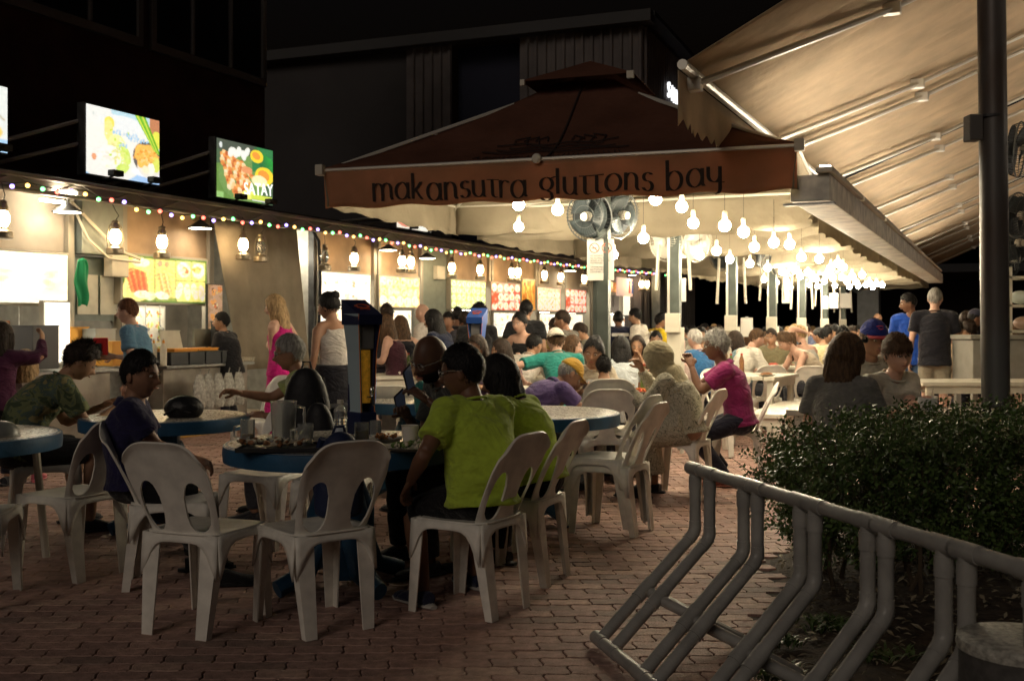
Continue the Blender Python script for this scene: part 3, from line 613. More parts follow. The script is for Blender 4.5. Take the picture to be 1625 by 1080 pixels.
# ------------------------------------------------------------------ the canopies
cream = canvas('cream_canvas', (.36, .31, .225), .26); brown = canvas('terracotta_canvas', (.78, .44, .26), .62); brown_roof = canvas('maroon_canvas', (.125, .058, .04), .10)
tube_w = mat('alu_white', (.78, .75, .66), .35, metal=.35)
UM = UV(7.52, -5.18)                                          # front left corner of the first umbrella
def umbrella(k, w=3.82, d=2.92, zb=2.30, vh=.335, first=False):
    o_ = UM + U * (2.88 * k)
    lab = 'large square umbrella with a brown valance lettered makansutra gluttons bay and a small capped top' if first else 'cream square canopy, number %s behind the lettered brown umbrella' % ['', 'one', 'two', 'three', 'four', 'five', 'six'][k]
    if k: w = 3.62
    t = thing('umbrella', lab, 'umbrella', Vector((-1.57, 8.88, 0)) if first else o_, R(-19) if first else ROW); zt_ = zb + vh; pk = zt_ + (.88 if first else .78)
    def val(p0, p1, amp, sag):
        def fn(a, b):
            x = p0[0] + (p1[0] - p0[0]) * a; y = p0[1] + (p1[1] - p0[1]) * a; n = Vector((p1[1] - p0[1], p0[0] - p1[0], 0)).normalized()
            q = amp * (math.sin(a * 31 + k) * .5 + math.sin(a * 13 + 2 * k) * .6 + noise.noise(Vector((a * 9, b * 2, k)))) * (1 - b) - .03 * (1 - b)
            z = zb + vh * b - (sag * math.sin(math.pi * a)) * (b if first else 1) + (.012 * math.sin(a * 40) * (1 - b))
            return (x + n.x * q, y + n.y * q, z)
        return fn
    cs = [(0, 0), (w, 0), (w, d), (0, d)]
    for i in range(4):
        a, b2 = cs[i], cs[(i + 1) % 4]
        if first and i == 0:
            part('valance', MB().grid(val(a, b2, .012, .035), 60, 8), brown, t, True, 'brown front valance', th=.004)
            part('valance_lining', MB().grid(lambda p, q: tuple(Vector(val(a, b2, .012, .035)(p, q)) + Vector((0, .012, 0))), 60, 8), cream, t, True, th=.003)
        else: part('valance', MB().grid(val(a, b2, .03, .0 if first else .03), 40, 6), cream, t, True, th=.004)
    c = Vector((w / 2, d / 2, pk)); q = .40
    for i in range(4):
        a, b2 = Vector((*cs[i], zt_)), Vector((*cs[(i + 1) % 4], zt_))
        ia, ib = c + (a - c) * .13, c + (b2 - c) * .13; ia.z = ib.z = pk - .02
        def rf(s_, r_, dz=0, a=a, b2=b2, ia=ia, ib=ib):
            lo = a.lerp(b2, s_); lo.z -= (.035 * math.sin(math.pi * s_)) if (first and i == 0) else 0
            p_ = lo.lerp(ia.lerp(ib, s_), r_); p_.z -= .10 * math.sin(math.pi * s_) * math.sin(math.pi * min(1, r_ * 1.1)) * (1 - r_) + .06 * math.sin(math.pi * r_) + dz
            p_.z += .006 * math.sin(s_ * 30) * r_; return tuple(p_)
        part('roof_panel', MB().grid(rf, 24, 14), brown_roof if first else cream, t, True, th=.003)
        part('lining_panel', MB().grid(lambda s_, r_: rf(s_, r_, .014), 16, 8), cream, t, True)
        part('rib', MB().tube([a - Vector((0, 0, .03)), ia - Vector((0, 0, .06))], .018, 6), tube_w, t)
        part('edge_bar', MB().tube([a - Vector((0, 0, .02)), b2 - Vector((0, 0, .02))], .014, 6), tube_w, t)
        mid = a.lerp(ia, .45) - Vector((0, 0, .05)); part('strut', MB().tube([mid, (w / 2, d / 2, zt_ - .05)], .013, 6), tube_w, t)
        part('corner_bracket', MB().box(a + Vector(((-.02 if i in (0, 3) else .02), (-.02 if i < 2 else .02), -.02)), (.07, .07, .09), bev=.01), cream_paint, t)
    if first:
        cap = MB(); cw = .50; zc = pk - .05
        pts = [(w / 2 - cw, d / 2 - cw, zc), (w / 2 + cw, d / 2 - cw, zc), (w / 2 + cw, d / 2 + cw, zc), (w / 2 - cw, d / 2 + cw, zc)]
        cap.add(pts + [(w / 2, d / 2, zc + .25)], [(0, 1, 4), (1, 2, 4), (2, 3, 4), (3, 0, 4)]); part('vent_cap', cap, brown_roof, t, th=.006)
        part('cap_light', MB().ball((w * .49, -.03, zt_ - .02), (.04, .03, .04)), cream_paint, t, True, 'round white knob at the middle of the valance')
        part('cap_bracket', MB().box((w / 2 + cw - .02, d / 2 - cw, zc - .02), (.06, .04, .06)).box((w / 2 - cw + .02, d / 2 - cw, zc - .02), (.04, .04, .05)), cream_paint, t)
        ink = mat('dark_ink', (.035, .022, .018), .9)
        ar = lambda cx, cy, rx, ry, a0, a1, n=14: [(cx + rx * math.cos(R(a0 + (a1 - a0) * i / n)), cy + ry * math.sin(R(a0 + (a1 - a0) * i / n))) for i in range(n + 1)]
        GL = {'m': (1.22, [[(0, 1), (0, 0)], ar(.24, .62, .24, .36, 180, 0) + [(.48, 0)], ar(.72, .62, .24, .36, 180, 0) + [(.96, .2), (1.02, .02)]]),
              'a': (.98, [ar(.36, .47, .34, .50, 0, 360, 24), [(.70, .95), (.70, .12), (.78, 0)]]), 'k': (.80, [[(0, 1.5), (0, 0)], [(.02, .42), (.30, .72), (.46, 1.0)], [(.14, .56), (.36, .2), (.52, 0)]]),
              'n': (.82, [[(0, 1), (0, 0)], ar(.26, .62, .26, .36, 180, 0) + [(.52, .15), (.60, 0)]]), 's': (.66, [ar(.24, .74, .20, .24, 30, 250, 10) + ar(.22, .26, .22, .27, 80, -160, 12)]),
              'u': (.86, [[(0, 1), (0, .4)] + ar(.27, .36, .27, .36, 180, 360), [(.54, 1), (.54, .12), (.62, 0)]]), 't': (.60, [[(.16, 1.02), (.16, .25)] + ar(.32, .25, .16, .24, 180, 300, 6), [(-.12, 1.02), (.52, 1.02)]]),
              'r': (.56, [[(0, 1), (0, 0)], ar(.24, .62, .24, .36, 180, 40, 8)]), 'g': (.90, [ar(.34, .60, .30, .38, 0, 360, 20), [(.58, .92), (.80, 1.02)], [(.36, .22), (.60, .02)] + ar(.34, -.16, .27, .24, 40, -170, 10)]),
              'l': (.34, [[(0, 1.5), (0, 0)]]), 'o': (.98, [ar(.38, .49, .36, .51, 0, 360, 24)]), 'b': (.92, [[(0, 1.55), (0, 0)], ar(.32, .47, .34, .50, 160, -160, 20)]),
              'y': (.84, [[(0, 1), (0, .6)] + ar(.27, .55, .27, .36, 180, 360), [(.54, 1), (.54, -.1)] + ar(.34, -.12, .20, .30, 0, -110, 8), [(.34, .2), (.74, .2)]]), ' ': (.50, [])}
        S_ = 'makansutra gluttons bay'; tot = sum(GL[c_][0] for c_ in S_); bw = w * (1160 - 598) / 750; us = bw / tot; ux_ = .150; x = w * (598 - 508) / 750
        for c_ in S_:
            adv, st_ = GL[c_]; lm_ = MB()
            for pl in st_:
                fine = [pl[0]]
                for a, b2 in zip(pl, pl[1:]):
                    n2 = max(1, int(math.hypot(b2[0] - a[0], b2[1] - a[1]) / .12)); fine += [(a[0] + (b2[0] - a[0]) * j / n2, a[1] + (b2[1] - a[1]) * j / n2) for j in range(1, n2 + 1)]
                def W3(px_, py_, off=.010):
                    s_ = (x + px_ * us) / w; r_ = (vh * .40 - .022 * math.sin(math.pi * s_) + (py_ - .5) * ux_) / vh; q = Vector(val((0, 0), (w, 0), .012, .035)(s_, r_)); q.y -= off; return tuple(q)
                for a, b2 in zip(fine, fine[1:]):
                    hh = .085; lm_.add([W3(a[0] - hh, a[1]), W3(a[0] + hh, a[1]), W3(b2[0] + hh, b2[1]), W3(b2[0] - hh, b2[1])], [(0, 1, 2, 3)])
                lm_.tube([W3(p_[0], p_[1], .008) for p_ in fine], .0032, 4)
            if st_: part('letter', lm_, ink, t)
            x += adv * us
        # dark printed emblem on the front slope: bowl of waves and a line of small lettering
        def on(s_, r_):
            a, b2 = Vector((0, 0, zt_)), Vector((w, 0, zt_)); ia, ib = c + (a - c) * .13, c + (b2 - c) * .13; ia.z = ib.z = pk - .02
            p_ = a.lerp(b2, s_).lerp(ia.lerp(ib, s_), r_); p_.z -= .035 * math.sin(math.pi * s_) * (1 - r_) + .10 * math.sin(math.pi * s_) * math.sin(math.pi * min(1, r_ * 1.1)) * (1 - r_) + .06 * math.sin(math.pi * r_); return p_ + Vector((0, -.01, .012))
        em = MB()
        for k2, (r_, hw) in enumerate(((.22, .2), (.26, .17), (.30, .14), (.34, .19))):
            em.tube([on(.5 + hw * (j / 10 - 1) , r_ + .014 * math.cos(j * .8 + k2)) for j in range(21)], .006, 5)
        for sx in (-1, 1):
            for q2 in (.06, .1, .14): em.tube([on(.5 + sx * q2, .34), on(.5 + sx * (q2 + .015), .40), on(.5 + sx * q2 * .8, .43), on(.5 + sx * (q2 - .02), .38)], .006, 5)
        rr = random.Random(2)
        for j in range(30):
            s_ = .32 + j * .012; em.tube([on(s_, .10), on(s_ + rr.uniform(-.004, .004), .13 + rr.uniform(0, .015))], .005, 4)
        part('emblem', em, ink, t)
        part('seam', MB().tube([on(.5 + .0 * j, j / 12 * .95) for j in range(13)], .008, 5), ink, t)
    part('light_stop_plate', MB().box((w / 2, d / 2, pk - .03), (w * .14, d * .14, .012)), brown_roof if first else cream, t)  # plate added to close the roof gap against leaking light
    # mast
    mc = (w / 2 + (.12 if first else 0), d / 2)
    mm = mat('mast_green', (.085, .10, .09), .45, metal=.4, var=.15)
    part('mast', MB().box((mc[0], mc[1], 1.75), (.11, .11, 3.5), bev=.008), mm, t)
    part('mast_trim', MB().box((mc[0] - .075, mc[1], 1.4), (.03, .06, 2.8)), mm if first else tube_w, t)
    if not first: part('mast_sleeve', MB().box((mc[0], mc[1], .75), (.165, .165, 1.1), bev=.01), cream_paint, t)
    part('base_plate', MB().box((mc[0], mc[1], .05), (.5, .5, .09), bev=.01), dark_metal, t)
    if k:
        for sx in (-1, 1): part('winding_rod', MB().tube([(mc[0] + sx * .17, mc[1] - .1, 2.25), (mc[0] + sx * .2, mc[1] - .1, 1.62 + .1 * (k % 2))], .02, 6), cream_paint, t)
        part('switch_box', MB().box((mc[0], mc[1] - .12, 1.35), (.17, .06, .22), bev=.01), cream_paint, t)
    return t
for k in range(7): umbrella(k, first=(k == 0), zb=2.30 if k == 0 else 2.22 + .03 * (k % 2), vh=.335 if k == 0 else .36)
# gutter duct
ul = thing('added_uplights', 'added row of long lamps hidden on the duct to light the awning from below', 'lamp', UV(7.9, -1.2), ROW)  # lamps added out of sight to brighten the awning's underside
for i in range(8):
    part('housing', MB().box((.06, i * 2.0 + .9, 2.44), (.12, 1.9, .04), bev=.008), cream_paint, ul); part('tube', MB().box((.06, i * 2.0 + .9, 2.467), (.07, 1.85, .012)), mat('added_uplight_glow', (1, .86, .68), emit=UPL), ul)
gt = thing('gutter_duct', 'galvanised metal duct running between the cream canopies and the big awning', 'duct', UV(7.9, -1.25), ROW)
galv = mat('galvanised', (.76, .73, .64), .45, metal=.12, var=.25, vscale=7)
for i in range(12): part('duct_section', MB().box((0, i * 1.4 + .7, 2.32), (.28, 1.38, .19), bev=.008), galv, gt)
part('rim', MB().box((0, 0, 2.20), (.36, .10, .015)), steel, gt)
# big awning at the right
aw = thing('awning', 'huge beige retractable awning with folding arms sloping up to the right', 'awning', UV(6.64, -1.83), ROW)
Z0, SL, WD, LN = 3.0, .5, 4.6, 27.0
aw_m = canvas('awning_canvas', (.72, .58, .40), .42)
def az(a, b, dz=0):                                            # a along the row, b up the slope
    y = a * LN; x = b * WD
    f = .008 * math.sin(y * 4.1 + 1.2) + .004 * math.sin(y * 15) + .030 * (abs(((y * 1.45) % 1) - .5) * 2) ** 6 + .012 * (abs(((y * 4.35) % 1) - .5) * 2) ** 4
    return (x, y + .0 * x, Z0 + SL * x + f * math.sin(math.pi * min(1, b * 1.02)) * 1.3 - .05 * math.sin(math.pi * b) + dz)
part('fabric', MB().grid(az, 700, 10), aw_m, aw, True, th=.004)
part('front_bar', MB().tube([(0, -.05, Z0 - .02), (0, LN, Z0 - .02)], .034, 10), tube_w, aw, True)
def zz(a, b):
    y = a * 2.6; tooth = abs(((y / .16) % 1) - .5) * 2
    return (-.04 + .02 * math.sin(y * 9) * (1 - b), y, Z0 - .04 - (1 - b) * (.30 + .06 * tooth))
part('valance', MB().grid(zz, 96, 4), aw_m, aw, True, th=.003)
units = [.25, 2.75, 3.35, 5.7, 6.6, 9.4, 10.6, 13.4, 14.6, 17.2, 18.4, 21, 22.2, 25]
for i, y0 in enumerate(units):
    q = [(0, 0), (1.16, .82 if y0 < 1 or True else 0), (2.9, 1.55)]
    pts = [Vector((x, y0 + dy, Z0 - .09 + SL * x)) for x, dy in q]
    part('arm', MB().tube([pts[0], pts[1]], [(.024, .045)] * 2, 8), tube_w, aw, True)
    part('arm', MB().tube([pts[1], pts[2]], [(.02, .042)] * 2, 8), tube_w, aw, True)
    part('elbow', MB().box(pts[1], (.12, .09, .08), bev=.01), tube_w, aw)
    part('arm_end', MB().box(pts[0], (.1, .09, .09), bev=.015), tube_w, aw)
for y0 in (6.1, 13.95, 21.6): part('cable', MB().tube([(0.02, y0, Z0 - .06), (2.0, y0 + 1.1, Z0 + 1 - .06), (4.4, y0 + 2.0, Z0 + 2.2 - .08)], .016, 5), black, aw)
part('wall_bar', MB().box((WD, LN / 2, Z0 + SL * WD + .02), (.14, LN, .16)), tube_w, aw)
# posts carrying the awning outside the frame
for k, uu in enumerate((10.5, 17, 24, 31)):
    single('awning_post', MB().box((0, 0, 2.3), (.16, .16, 4.6), bev=.01).box((0, 0, .04), (.32, .32, .08)), tube_w, 'white steel post at the outer side of the big awning, %s from the front' % ['first', 'second', 'third', 'fourth'][k], 'post', 'outer awning posts', loc=UV(uu, 2.65), rz=ROW)
for k, (uu, vv, zz_) in enumerate(((7.6, 2.3, 2.9), (10.5, 2.5, 3.0), (13.7, 2.5, 3.0), (17, 2.5, 3.0), (20.5, 2.5, 3.0), (24, 2.5, 3.0), (28, 2.5, 3.0))):  # row of lamps added for more even light on the awning
    t = thing('added_awning_lamp', 'added flat lamp lighting the big awning from its outer side, %s from the front' % ['first', 'second', 'third', 'fourth', 'fifth', 'sixth', 'seventh'][k], 'lamp', UV(uu, vv, zz_), ROW, 'added lamps along the outer side of the awning')
    part('housing', MB().box((0, 0, -.03), (.22, .34, .05), bev=.01), cream_paint, t); part('glow', MB().box((0, 0, 0), (.18, .30, .012)), mat('added_lamp_glow', (1, .87, .70), emit=OUTL), t); part('stem', MB().tube([(.1, 0, 0), (.1, 0, Z0 + SL * (vv + 1.83) - zz_ - .02)], .012, 6), tube_w, t)
# dark round post in the hedge
pp = (X(1577, 6.2), 6.2)
t = thing('round_post', 'dark grey round metal post rising from the hedge with a small box on it', 'post', (pp[0], pp[1], 0))
part('shaft', MB().tube([(.02, 0, 0), (0, 0, 2.1), (-.035, 0, 5.0)], .078, 28), mat('post_paint', (.14, .14, .135), .42, metal=.25, col2=(.09, .065, .05), vscale=5, stretch=(1, 1, .25)), t, True)
part('seam_band', MB().tube([(-.005, 0, .83), (-.005, 0, .84)], .0795, 28), black, t)
part('junction_box', MB().box((-.125, -.01, 2.47), (.075, .10, .15), bev=.008), mat('box_grey', (.12, .11, .10), .6), t)
part('box_strap', MB().tube([(-.02, 0, 2.53), (-.02, 0, 2.545)], .081, 28), dark_metal, t)
# ------------------------------------------------------------------ fans, bulbs, lanterns, strings
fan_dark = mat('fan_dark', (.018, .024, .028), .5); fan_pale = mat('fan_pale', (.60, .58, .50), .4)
def make_fan(light):
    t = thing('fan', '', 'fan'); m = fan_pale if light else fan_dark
    g = MB()                                                  # local -y is the front
    for k in range(40):
        a = 2 * math.pi * k / 40; c, s = math.cos(a), math.sin(a)
        g.tube([(.04 * c, -.10, .04 * s), (.14 * c, -.095, .14 * s), (.21 * c, -.05, .21 * s), (.222 * c, 0, .222 * s), (.20 * c, .06, .20 * s), (.07 * c, .09, .07 * s)], .0022, 3, cap=False)
    part('cage', g, m, t); part('cage_back', MB().lathe([(.05, 0), (.195, 0), (.197, .006), (.05, .006)], 28, Matrix.Translation((0, .055, 0)) @ Matrix.Rotation(R(90), 4, 'X')), m, t)
    r = MB()
    for rad, y in ((.224, 0), (.17, -.075), (.1, -.098)): r.tube([(rad * math.cos(2 * math.pi * j / 32), y, rad * math.sin(2 * math.pi * j / 32)) for j in range(33)], .007 if rad > .2 else .0018, 6)
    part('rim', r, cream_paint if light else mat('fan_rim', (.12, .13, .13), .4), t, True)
    b = MB()
    for k in range(3):
        a0 = k * 2.094
        def bl(p, q): rr_ = .04 + .15 * q; a = a0 + (p - .5) * (1.5 + .3 * q); return (rr_ * math.cos(a), -.02 + .05 * (p - .5), rr_ * math.sin(a))
        b.grid(bl, 6, 4)
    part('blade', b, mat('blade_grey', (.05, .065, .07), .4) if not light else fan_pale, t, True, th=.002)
    part('hub', MB().lathe([(.03, -.035), (.045, -.02), (.045, .03)], 16, Matrix.Rotation(R(90), 4, 'X') @ Matrix.Translation((0, 0, .04))), cream_paint, t, True)
    part('badge', MB().lathe([(.035, 0), (.035, .006)], 16, Matrix.Translation((0, -.10, 0)) @ Matrix.Rotation(R(90), 4, 'X')), cream_paint, t)
    part('motor', MB().tube([(0, .04, 0), (0, .10, 0), (0, .2, 0)], [.055, .06, .04], 14), m, t, True)
    part('arm', MB().tube([(0, .17, 0), (0, .2, -.12)], .018, 8), m, t)
    return t
fd, fl = make_fan(False), make_fan(True); first = {}
def fan(px, py, Y, yaw, tilt, light, label, sc_=1.0):
    src = fl if light else fd
    if light not in first: first[light] = 1; o = src
    else: o = dup(src, (0, 0, 0))
    o.location = P(px, py, Y); o.rotation_euler = (R(tilt), 0, R(yaw)); o.scale = (sc_,) * 3; o['label'] = label; o['group'] = 'mast fans'
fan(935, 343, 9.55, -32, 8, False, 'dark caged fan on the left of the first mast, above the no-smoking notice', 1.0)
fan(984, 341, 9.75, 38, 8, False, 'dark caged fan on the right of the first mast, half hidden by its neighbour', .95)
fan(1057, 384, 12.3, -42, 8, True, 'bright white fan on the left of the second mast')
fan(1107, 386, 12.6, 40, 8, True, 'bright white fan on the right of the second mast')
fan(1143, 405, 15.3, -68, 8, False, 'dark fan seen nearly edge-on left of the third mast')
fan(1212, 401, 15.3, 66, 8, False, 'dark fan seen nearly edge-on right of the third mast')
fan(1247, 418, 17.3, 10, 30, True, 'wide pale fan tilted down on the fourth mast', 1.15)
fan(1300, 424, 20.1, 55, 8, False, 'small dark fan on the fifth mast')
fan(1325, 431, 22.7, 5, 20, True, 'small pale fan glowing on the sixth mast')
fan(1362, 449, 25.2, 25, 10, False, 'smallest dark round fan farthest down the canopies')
ftm = thing('fan_post', 'white post with cross bars carrying the black fans at the right edge of the photo', 'post', UV(9.6 + 3, 2.9 - .2), ROW)
part('post', MB().box((0, 0, 1.7), (.09, .09, 3.4), bev=.008), cream_paint, ftm)
fan(1618, 238, 8.6, 55, 5, False, 'black fan highest at the right edge of the photo'); fan(1615, 342, 10.5, 35, 5, False, 'black fan in the middle at the right edge behind the dark post')
fan(1612, 385, 11.6, 25, 5, False, 'black fan lowest at the right edge of the photo'); fan(1604, 412, 13, 60, 5, False, 'black fan seen edge-on below the others at the right edge')
# globe bulbs
bulb_m = mat('bulb_glow', (1, .9, .7), emit=BULB, ecol=(1, .85, .60)); sock = mat('socket', (.75, .68, .5), .4); cordm = mat('cord', (.06, .055, .05), .6)
pb = thing('pendant_bulb', '', 'light bulb')
part('cord', MB().tube([(0, 0, .10), (0, 0, .42)], .002, 4), cordm, pb); part('socket', MB().lathe([(.02, .05), (.02, .11), (.012, .12)], 10), sock, pb, True)
part('bulb', MB().ball((0, 0, 0), .048, 16, 10), bulb_m, pb, True)
BL = [(823, 325), (823, 360), (885, 333), (925, 352), (1040, 316), (1082, 328), (1100, 354), (1021, 378), (985, 372), (974, 404), (1150, 358), (1180, 368), (1197, 392), (1158, 411), (1228, 385), (1253, 388), (1157, 433), (1190, 418), (1075, 417), (1212, 443), (1272, 408), (1300, 411), (1270, 438), (1290, 440), (1297, 454), (1285, 452), (1318, 425), (1330, 418), (1338, 424), (1308, 446), (1325, 453), (1348, 455), (1352, 438), (1368, 436), (1380, 449), (1391, 450), (1400, 452), (1232, 448), (1255, 455), (1110, 405), (1137, 398), (1218, 425), (1241, 431), (1262, 428), (1282, 432), (1295, 443), (1312, 436), (1322, 441), (1336, 440), (1344, 447), (1358, 447), (1362, 454), (1374, 452), (1385, 456), (1248, 446)]
for i, (px, py) in enumerate(BL):
    z = 2.32 if i < 7 else 2.12; Y = (z - CH) * F / (HZ - py); Y = min(Y, 25.5 + (i % 5) * .6); Y = {8: 11.6, 9: 12.2, 6: 9.5}.get(i, Y); p = P(px, py, Y)
    o = pb if i == 0 else dup(pb, (0, 0, 0)); o.location = p
    lb = {0: 'upper of the two bright round bulbs at the far left under the brown umbrella', 1: 'lower of the two bright round bulbs at the far left under the brown umbrella', 2: 'round bulb hanging left of the dark fan pair', 3: 'round bulb shining in front of the left dark fan', 4: 'round bulb tight under the brown valance right of the fans', 5: 'round bulb hanging just left above the second mast', 6: 'round bulb hanging just right of the second mast', 9: 'round bulb half hidden behind the no-smoking notice'}.get(i, 'bright round bulb on a cord under the cream canopies')
    o['label'] = lb; o['group'] = 'round bulbs under the canopies'
# hurricane lanterns
lm = mat('lantern_brass', (.30, .25, .18), .35, metal=.7); lg = mat('lantern_glow', (1, .72, .38), emit=LANT, ecol=(1, .70, .36)); lgo = mat('lantern_glass', (.6, .62, .6), .1, trans=.8)
def make_lantern(lit):
    t = thing('lantern', '', 'lantern'); s = 1.0
    part('base', MB().lathe([(.085, -.20), (.10, -.19), (.10, -.13), (.05, -.10), (.05, -.085)], 14), lm, t, True)
    part('globe', MB().lathe([(.035, -.08), (.062, -.03), (.062, .03), (.038, .08)], 14), lg if lit else lgo, t, True)
    part('chimney', MB().lathe([(.05, .08), (.055, .11), (.035, .15), (.045, .17), (.02, .19)], 14), lm, t, True)
    part('frame', MB().tube([(-.085, 0, -.15), (-.095, 0, 0), (-.07, 0, .12), (-.03, 0, .16)], .007, 5).tube([(.085, 0, -.15), (.095, 0, 0), (.07, 0, .12), (.03, 0, .16)], .007, 5), lm, t)
    part('handle', MB().tube([(0, 0, .18), (.04, 0, .24), (0, 0, .30), (-.03, 0, .36)], .005, 5), dark_metal, t)
    return t
ll, lo_ = make_lantern(True), make_lantern(False); fi = set()
LN_ = [(5, 352, 1, 'beside the leftmost stall at the very edge'), (183, 380, 1, 'at the left edge of the satay stall'), (257, 388, 1, 'over the middle of the satay menu'), (386, 392, 1, 'left one in front of the canvas curtain'), (414, 396, 0, 'right one in front of the canvas curtain'), (515, 411, 0, 'left over the white menu of pale dishes'), (562, 413, 1, 'right over the white menu of pale dishes'), (638, 417, 1, 'left of the pair over the orange menu'), (652, 418, 1, 'right of the pair over the orange menu'), (717, 427, 1, 'at the left end of the green menu'), (762, 430, 1, 'at the right end of the green menu'), (812, 434, 1, 'left of the pair over the red menu'), (822, 434, 1, 'right of the pair over the red menu'), (864, 438, 1, 'left of the red and white menu'), (890, 441, 1, 'right of the red and white menu'), (927, 444, 1, 'just left of the no-smoking notice'), (1018, 452, 1, 'left of the farthest pair by the end pier'), (1027, 452, 1, 'right of the farthest pair by the end pier'), (1048, 456, 1, 'alone on the grey end wall')]
for px, py, lit_, wh_ in LN_:
    v0 = SV + .55; u_, z_ = fac(px, py, v0); src = ll if lit_ else lo_
    o = src if lit_ not in fi else dup(src, (0, 0, 0)); fi.add(lit_); o.location = UV(u_, v0, z_ + .03); o.rotation_euler = (0, 0, FZ + .4 * (px % 3 - 1))
    o['label'] = ('lit' if lit_ else 'unlit') + ' hurricane lantern ' + wh_; o['group'] = 'hanging lanterns'; sc__ = 1.0; o.scale = (sc__,) * 3
# dish-shaped downlights on the roof edge
dl = thing('downlight', '', 'lamp'); part('shade', MB().lathe([(.03, .09), (.05, .07), (.16, .0), (.165, -.012)], 18), dark_metal, dl, True)
part('glow', MB().lathe([(.14, -.014), (.14, -.008)], 18), mat('downlight_glow', (1, .88, .66), emit=16), dl); part('stem', MB().tube([(0, 0, .08), (0, 0, .3)], .01, 6), dark_metal, dl)
for i, (px, py, wh_) in enumerate([(107, 335, 'over the left stall'), (318, 361, 'over the right end of the satay stall'), (616, 396, 'over the gap before the orange menu'), (678, 409, 'over the grey-green wall panel'), (905, 429, 'before the no-smoking notice'), (1005, 436, 'over the toilet signs'), (1040, 441, 'at the farthest end of the row')]):
    u_, z_ = fac(px, py, SV + .3); o = dl if i == 0 else dup(dl, (0, 0, 0)); o.location = UV(u_, SV + .3, z_); o.rotation_euler = (0, 0, FZ); o['label'] = 'dish-shaped ceiling lamp ' + wh_; o['group'] = 'dish lamps under the stall roof'
u_, z_ = fac(83, 319, SV + .3); t = thing('tube_lamp', 'pair of white fluorescent tubes under the roof above the leftmost stall', 'lamp', UV(u_, SV + .3, z_), FZ)
for dz in (0, .09): part('tube', MB().box((0, dz * -2, dz), (.3, .05, .03), bev=.01), mat('tube_glow', (1, .9, .68)), t)
# coloured fairy lights
fs = thing('fairy_lights', 'string of small red, green, amber and violet bulbs along the stall roof edge', 'string lights', UV(0, SV), FZ)
cols = [(1, .55, .12), (.15, 1, .25), (1, .12, .08), (.35, .25, 1)]
cm = [mat('fairy_%d' % i, c, emit=3.5) for i, c in enumerate(cols)]; wpts = []
FP = [(-60, 288), (0, 291), (40, 297), (100, 303), (165, 315), (205, 325), (222, 333), (300, 345), (365, 349), (400, 353), (480, 362), (600, 380), (700, 398), (800, 409), (920, 423), (1070, 437)]
fu = [fac(a, b2, SV + .75) for a, b2 in FP]
s_ = fu[0][0]
n_ = 0
while s_ < fu[-1][0]:
    for k in range(len(fu) - 1):
        if fu[k][0] <= s_ <= fu[k + 1][0]: t_ = (s_ - fu[k][0]) / (fu[k + 1][0] - fu[k][0]); z_ = fu[k][1] + t_ * (fu[k + 1][1] - fu[k][1])
    z_ += .02 * math.sin(n_ * 1.9); wpts.append((s_, -.75, z_ + .03))
    part('bulb', MB().ball((s_, -.75, z_), .023, 8, 5), cm[n_ % 4], fs, True); s_ += .185; n_ += 1
part('wire', MB().tube(wpts, .006, 4), cordm, fs)
# no-smoking notice on the first mast
t = thing('notice_board', 'white no-smoking and no-outside-food notice with two red circles on the first mast', 'sign', P(953, 412, 9.55), R(-4))
h_, w_ = 66 / F * 9.55, 43 / F * 9.55
part('board', MB().box((0, 0, 0), (w_, .01, h_), bev=.004), mat('notice_white', (.66, .63, .58), .5), t)
redp, inkp = mat('print_red', (.62, .16, .10), .6), mat('print_black', (.03, .03, .03), .6)
for x in (-.055, .055):
    part('ring', MB().tube([(x + .042 * math.cos(a * .2618), -.008, .105 + .042 * math.sin(a * .2618)) for a in range(25)], .0035, 4).tube([(x - .03, -.008, .135), (x + .03, -.008, .075)], .003, 4), redp, t)
part('cigarette', MB().box((-.057, -.0065, .103), (.045, .002, .007)), inkp, t); part('cup', MB().box((.04, -.0065, .103), (.012, .002, .045)).box((.062, -.0065, .10), (.03, .002, .024)), inkp, t)
for s, z in zip(['NO SMOKING /', 'NO OUTSIDE FOOD /', 'DRINKS ALLOWED IN', 'THE PREMISES', 'THE MAKANSUTRA', "GLUTTONS BAY'S", 'CUSTOMERS ONLY'], (.035, .012, -.009, -.030, -.066, -.088, -.110)):
    me = text_mesh(s, .021, .0005, .86); x0 = min(v_.co.x for v_ in me.vertices); me.transform(Matrix.Translation((-w_ / 2 + .028 - x0, 0, 0)))
    me.transform(Matrix.Translation((0, -.0065, z)) @ Matrix.Rotation(R(90), 4, 'X')); me.materials.append(inkp); link('lettering', me, t)
for i, (px, py, Y, wd, hg, lb) in enumerate([(1076, 460, 12.3, .18, .27, 'on the second mast'), (1185, 519, 15.2, .17, .27, 'low on the third mast'), (1228, 464, 17.9, .13, .36, 'left on the fourth mast'), (1247, 464, 17.9, .13, .36, 'right on the fourth mast'), (1310, 480, 22.3, .12, .27, 'left on the sixth mast'), (1323, 477, 22.3, .18, .32, 'middle on the sixth mast'), (1342, 477, 24.5, .24, .34, 'on the thin white post of the seventh canopy')]):
    t = thing('paper_notice', 'blank white notice sheet hanging ' + lb, 'notice', P(px, py, Y), R(-3 - i), 'notice sheets on the masts')
    part('sheet', MB().box((0, 0, 0), (wd, .012, hg), bev=.003), mat('notice_white', (.8, .76, .72)), t); part('clip', MB().box((0, 0, hg / 2), (.04, .02, .03)), steel, t)
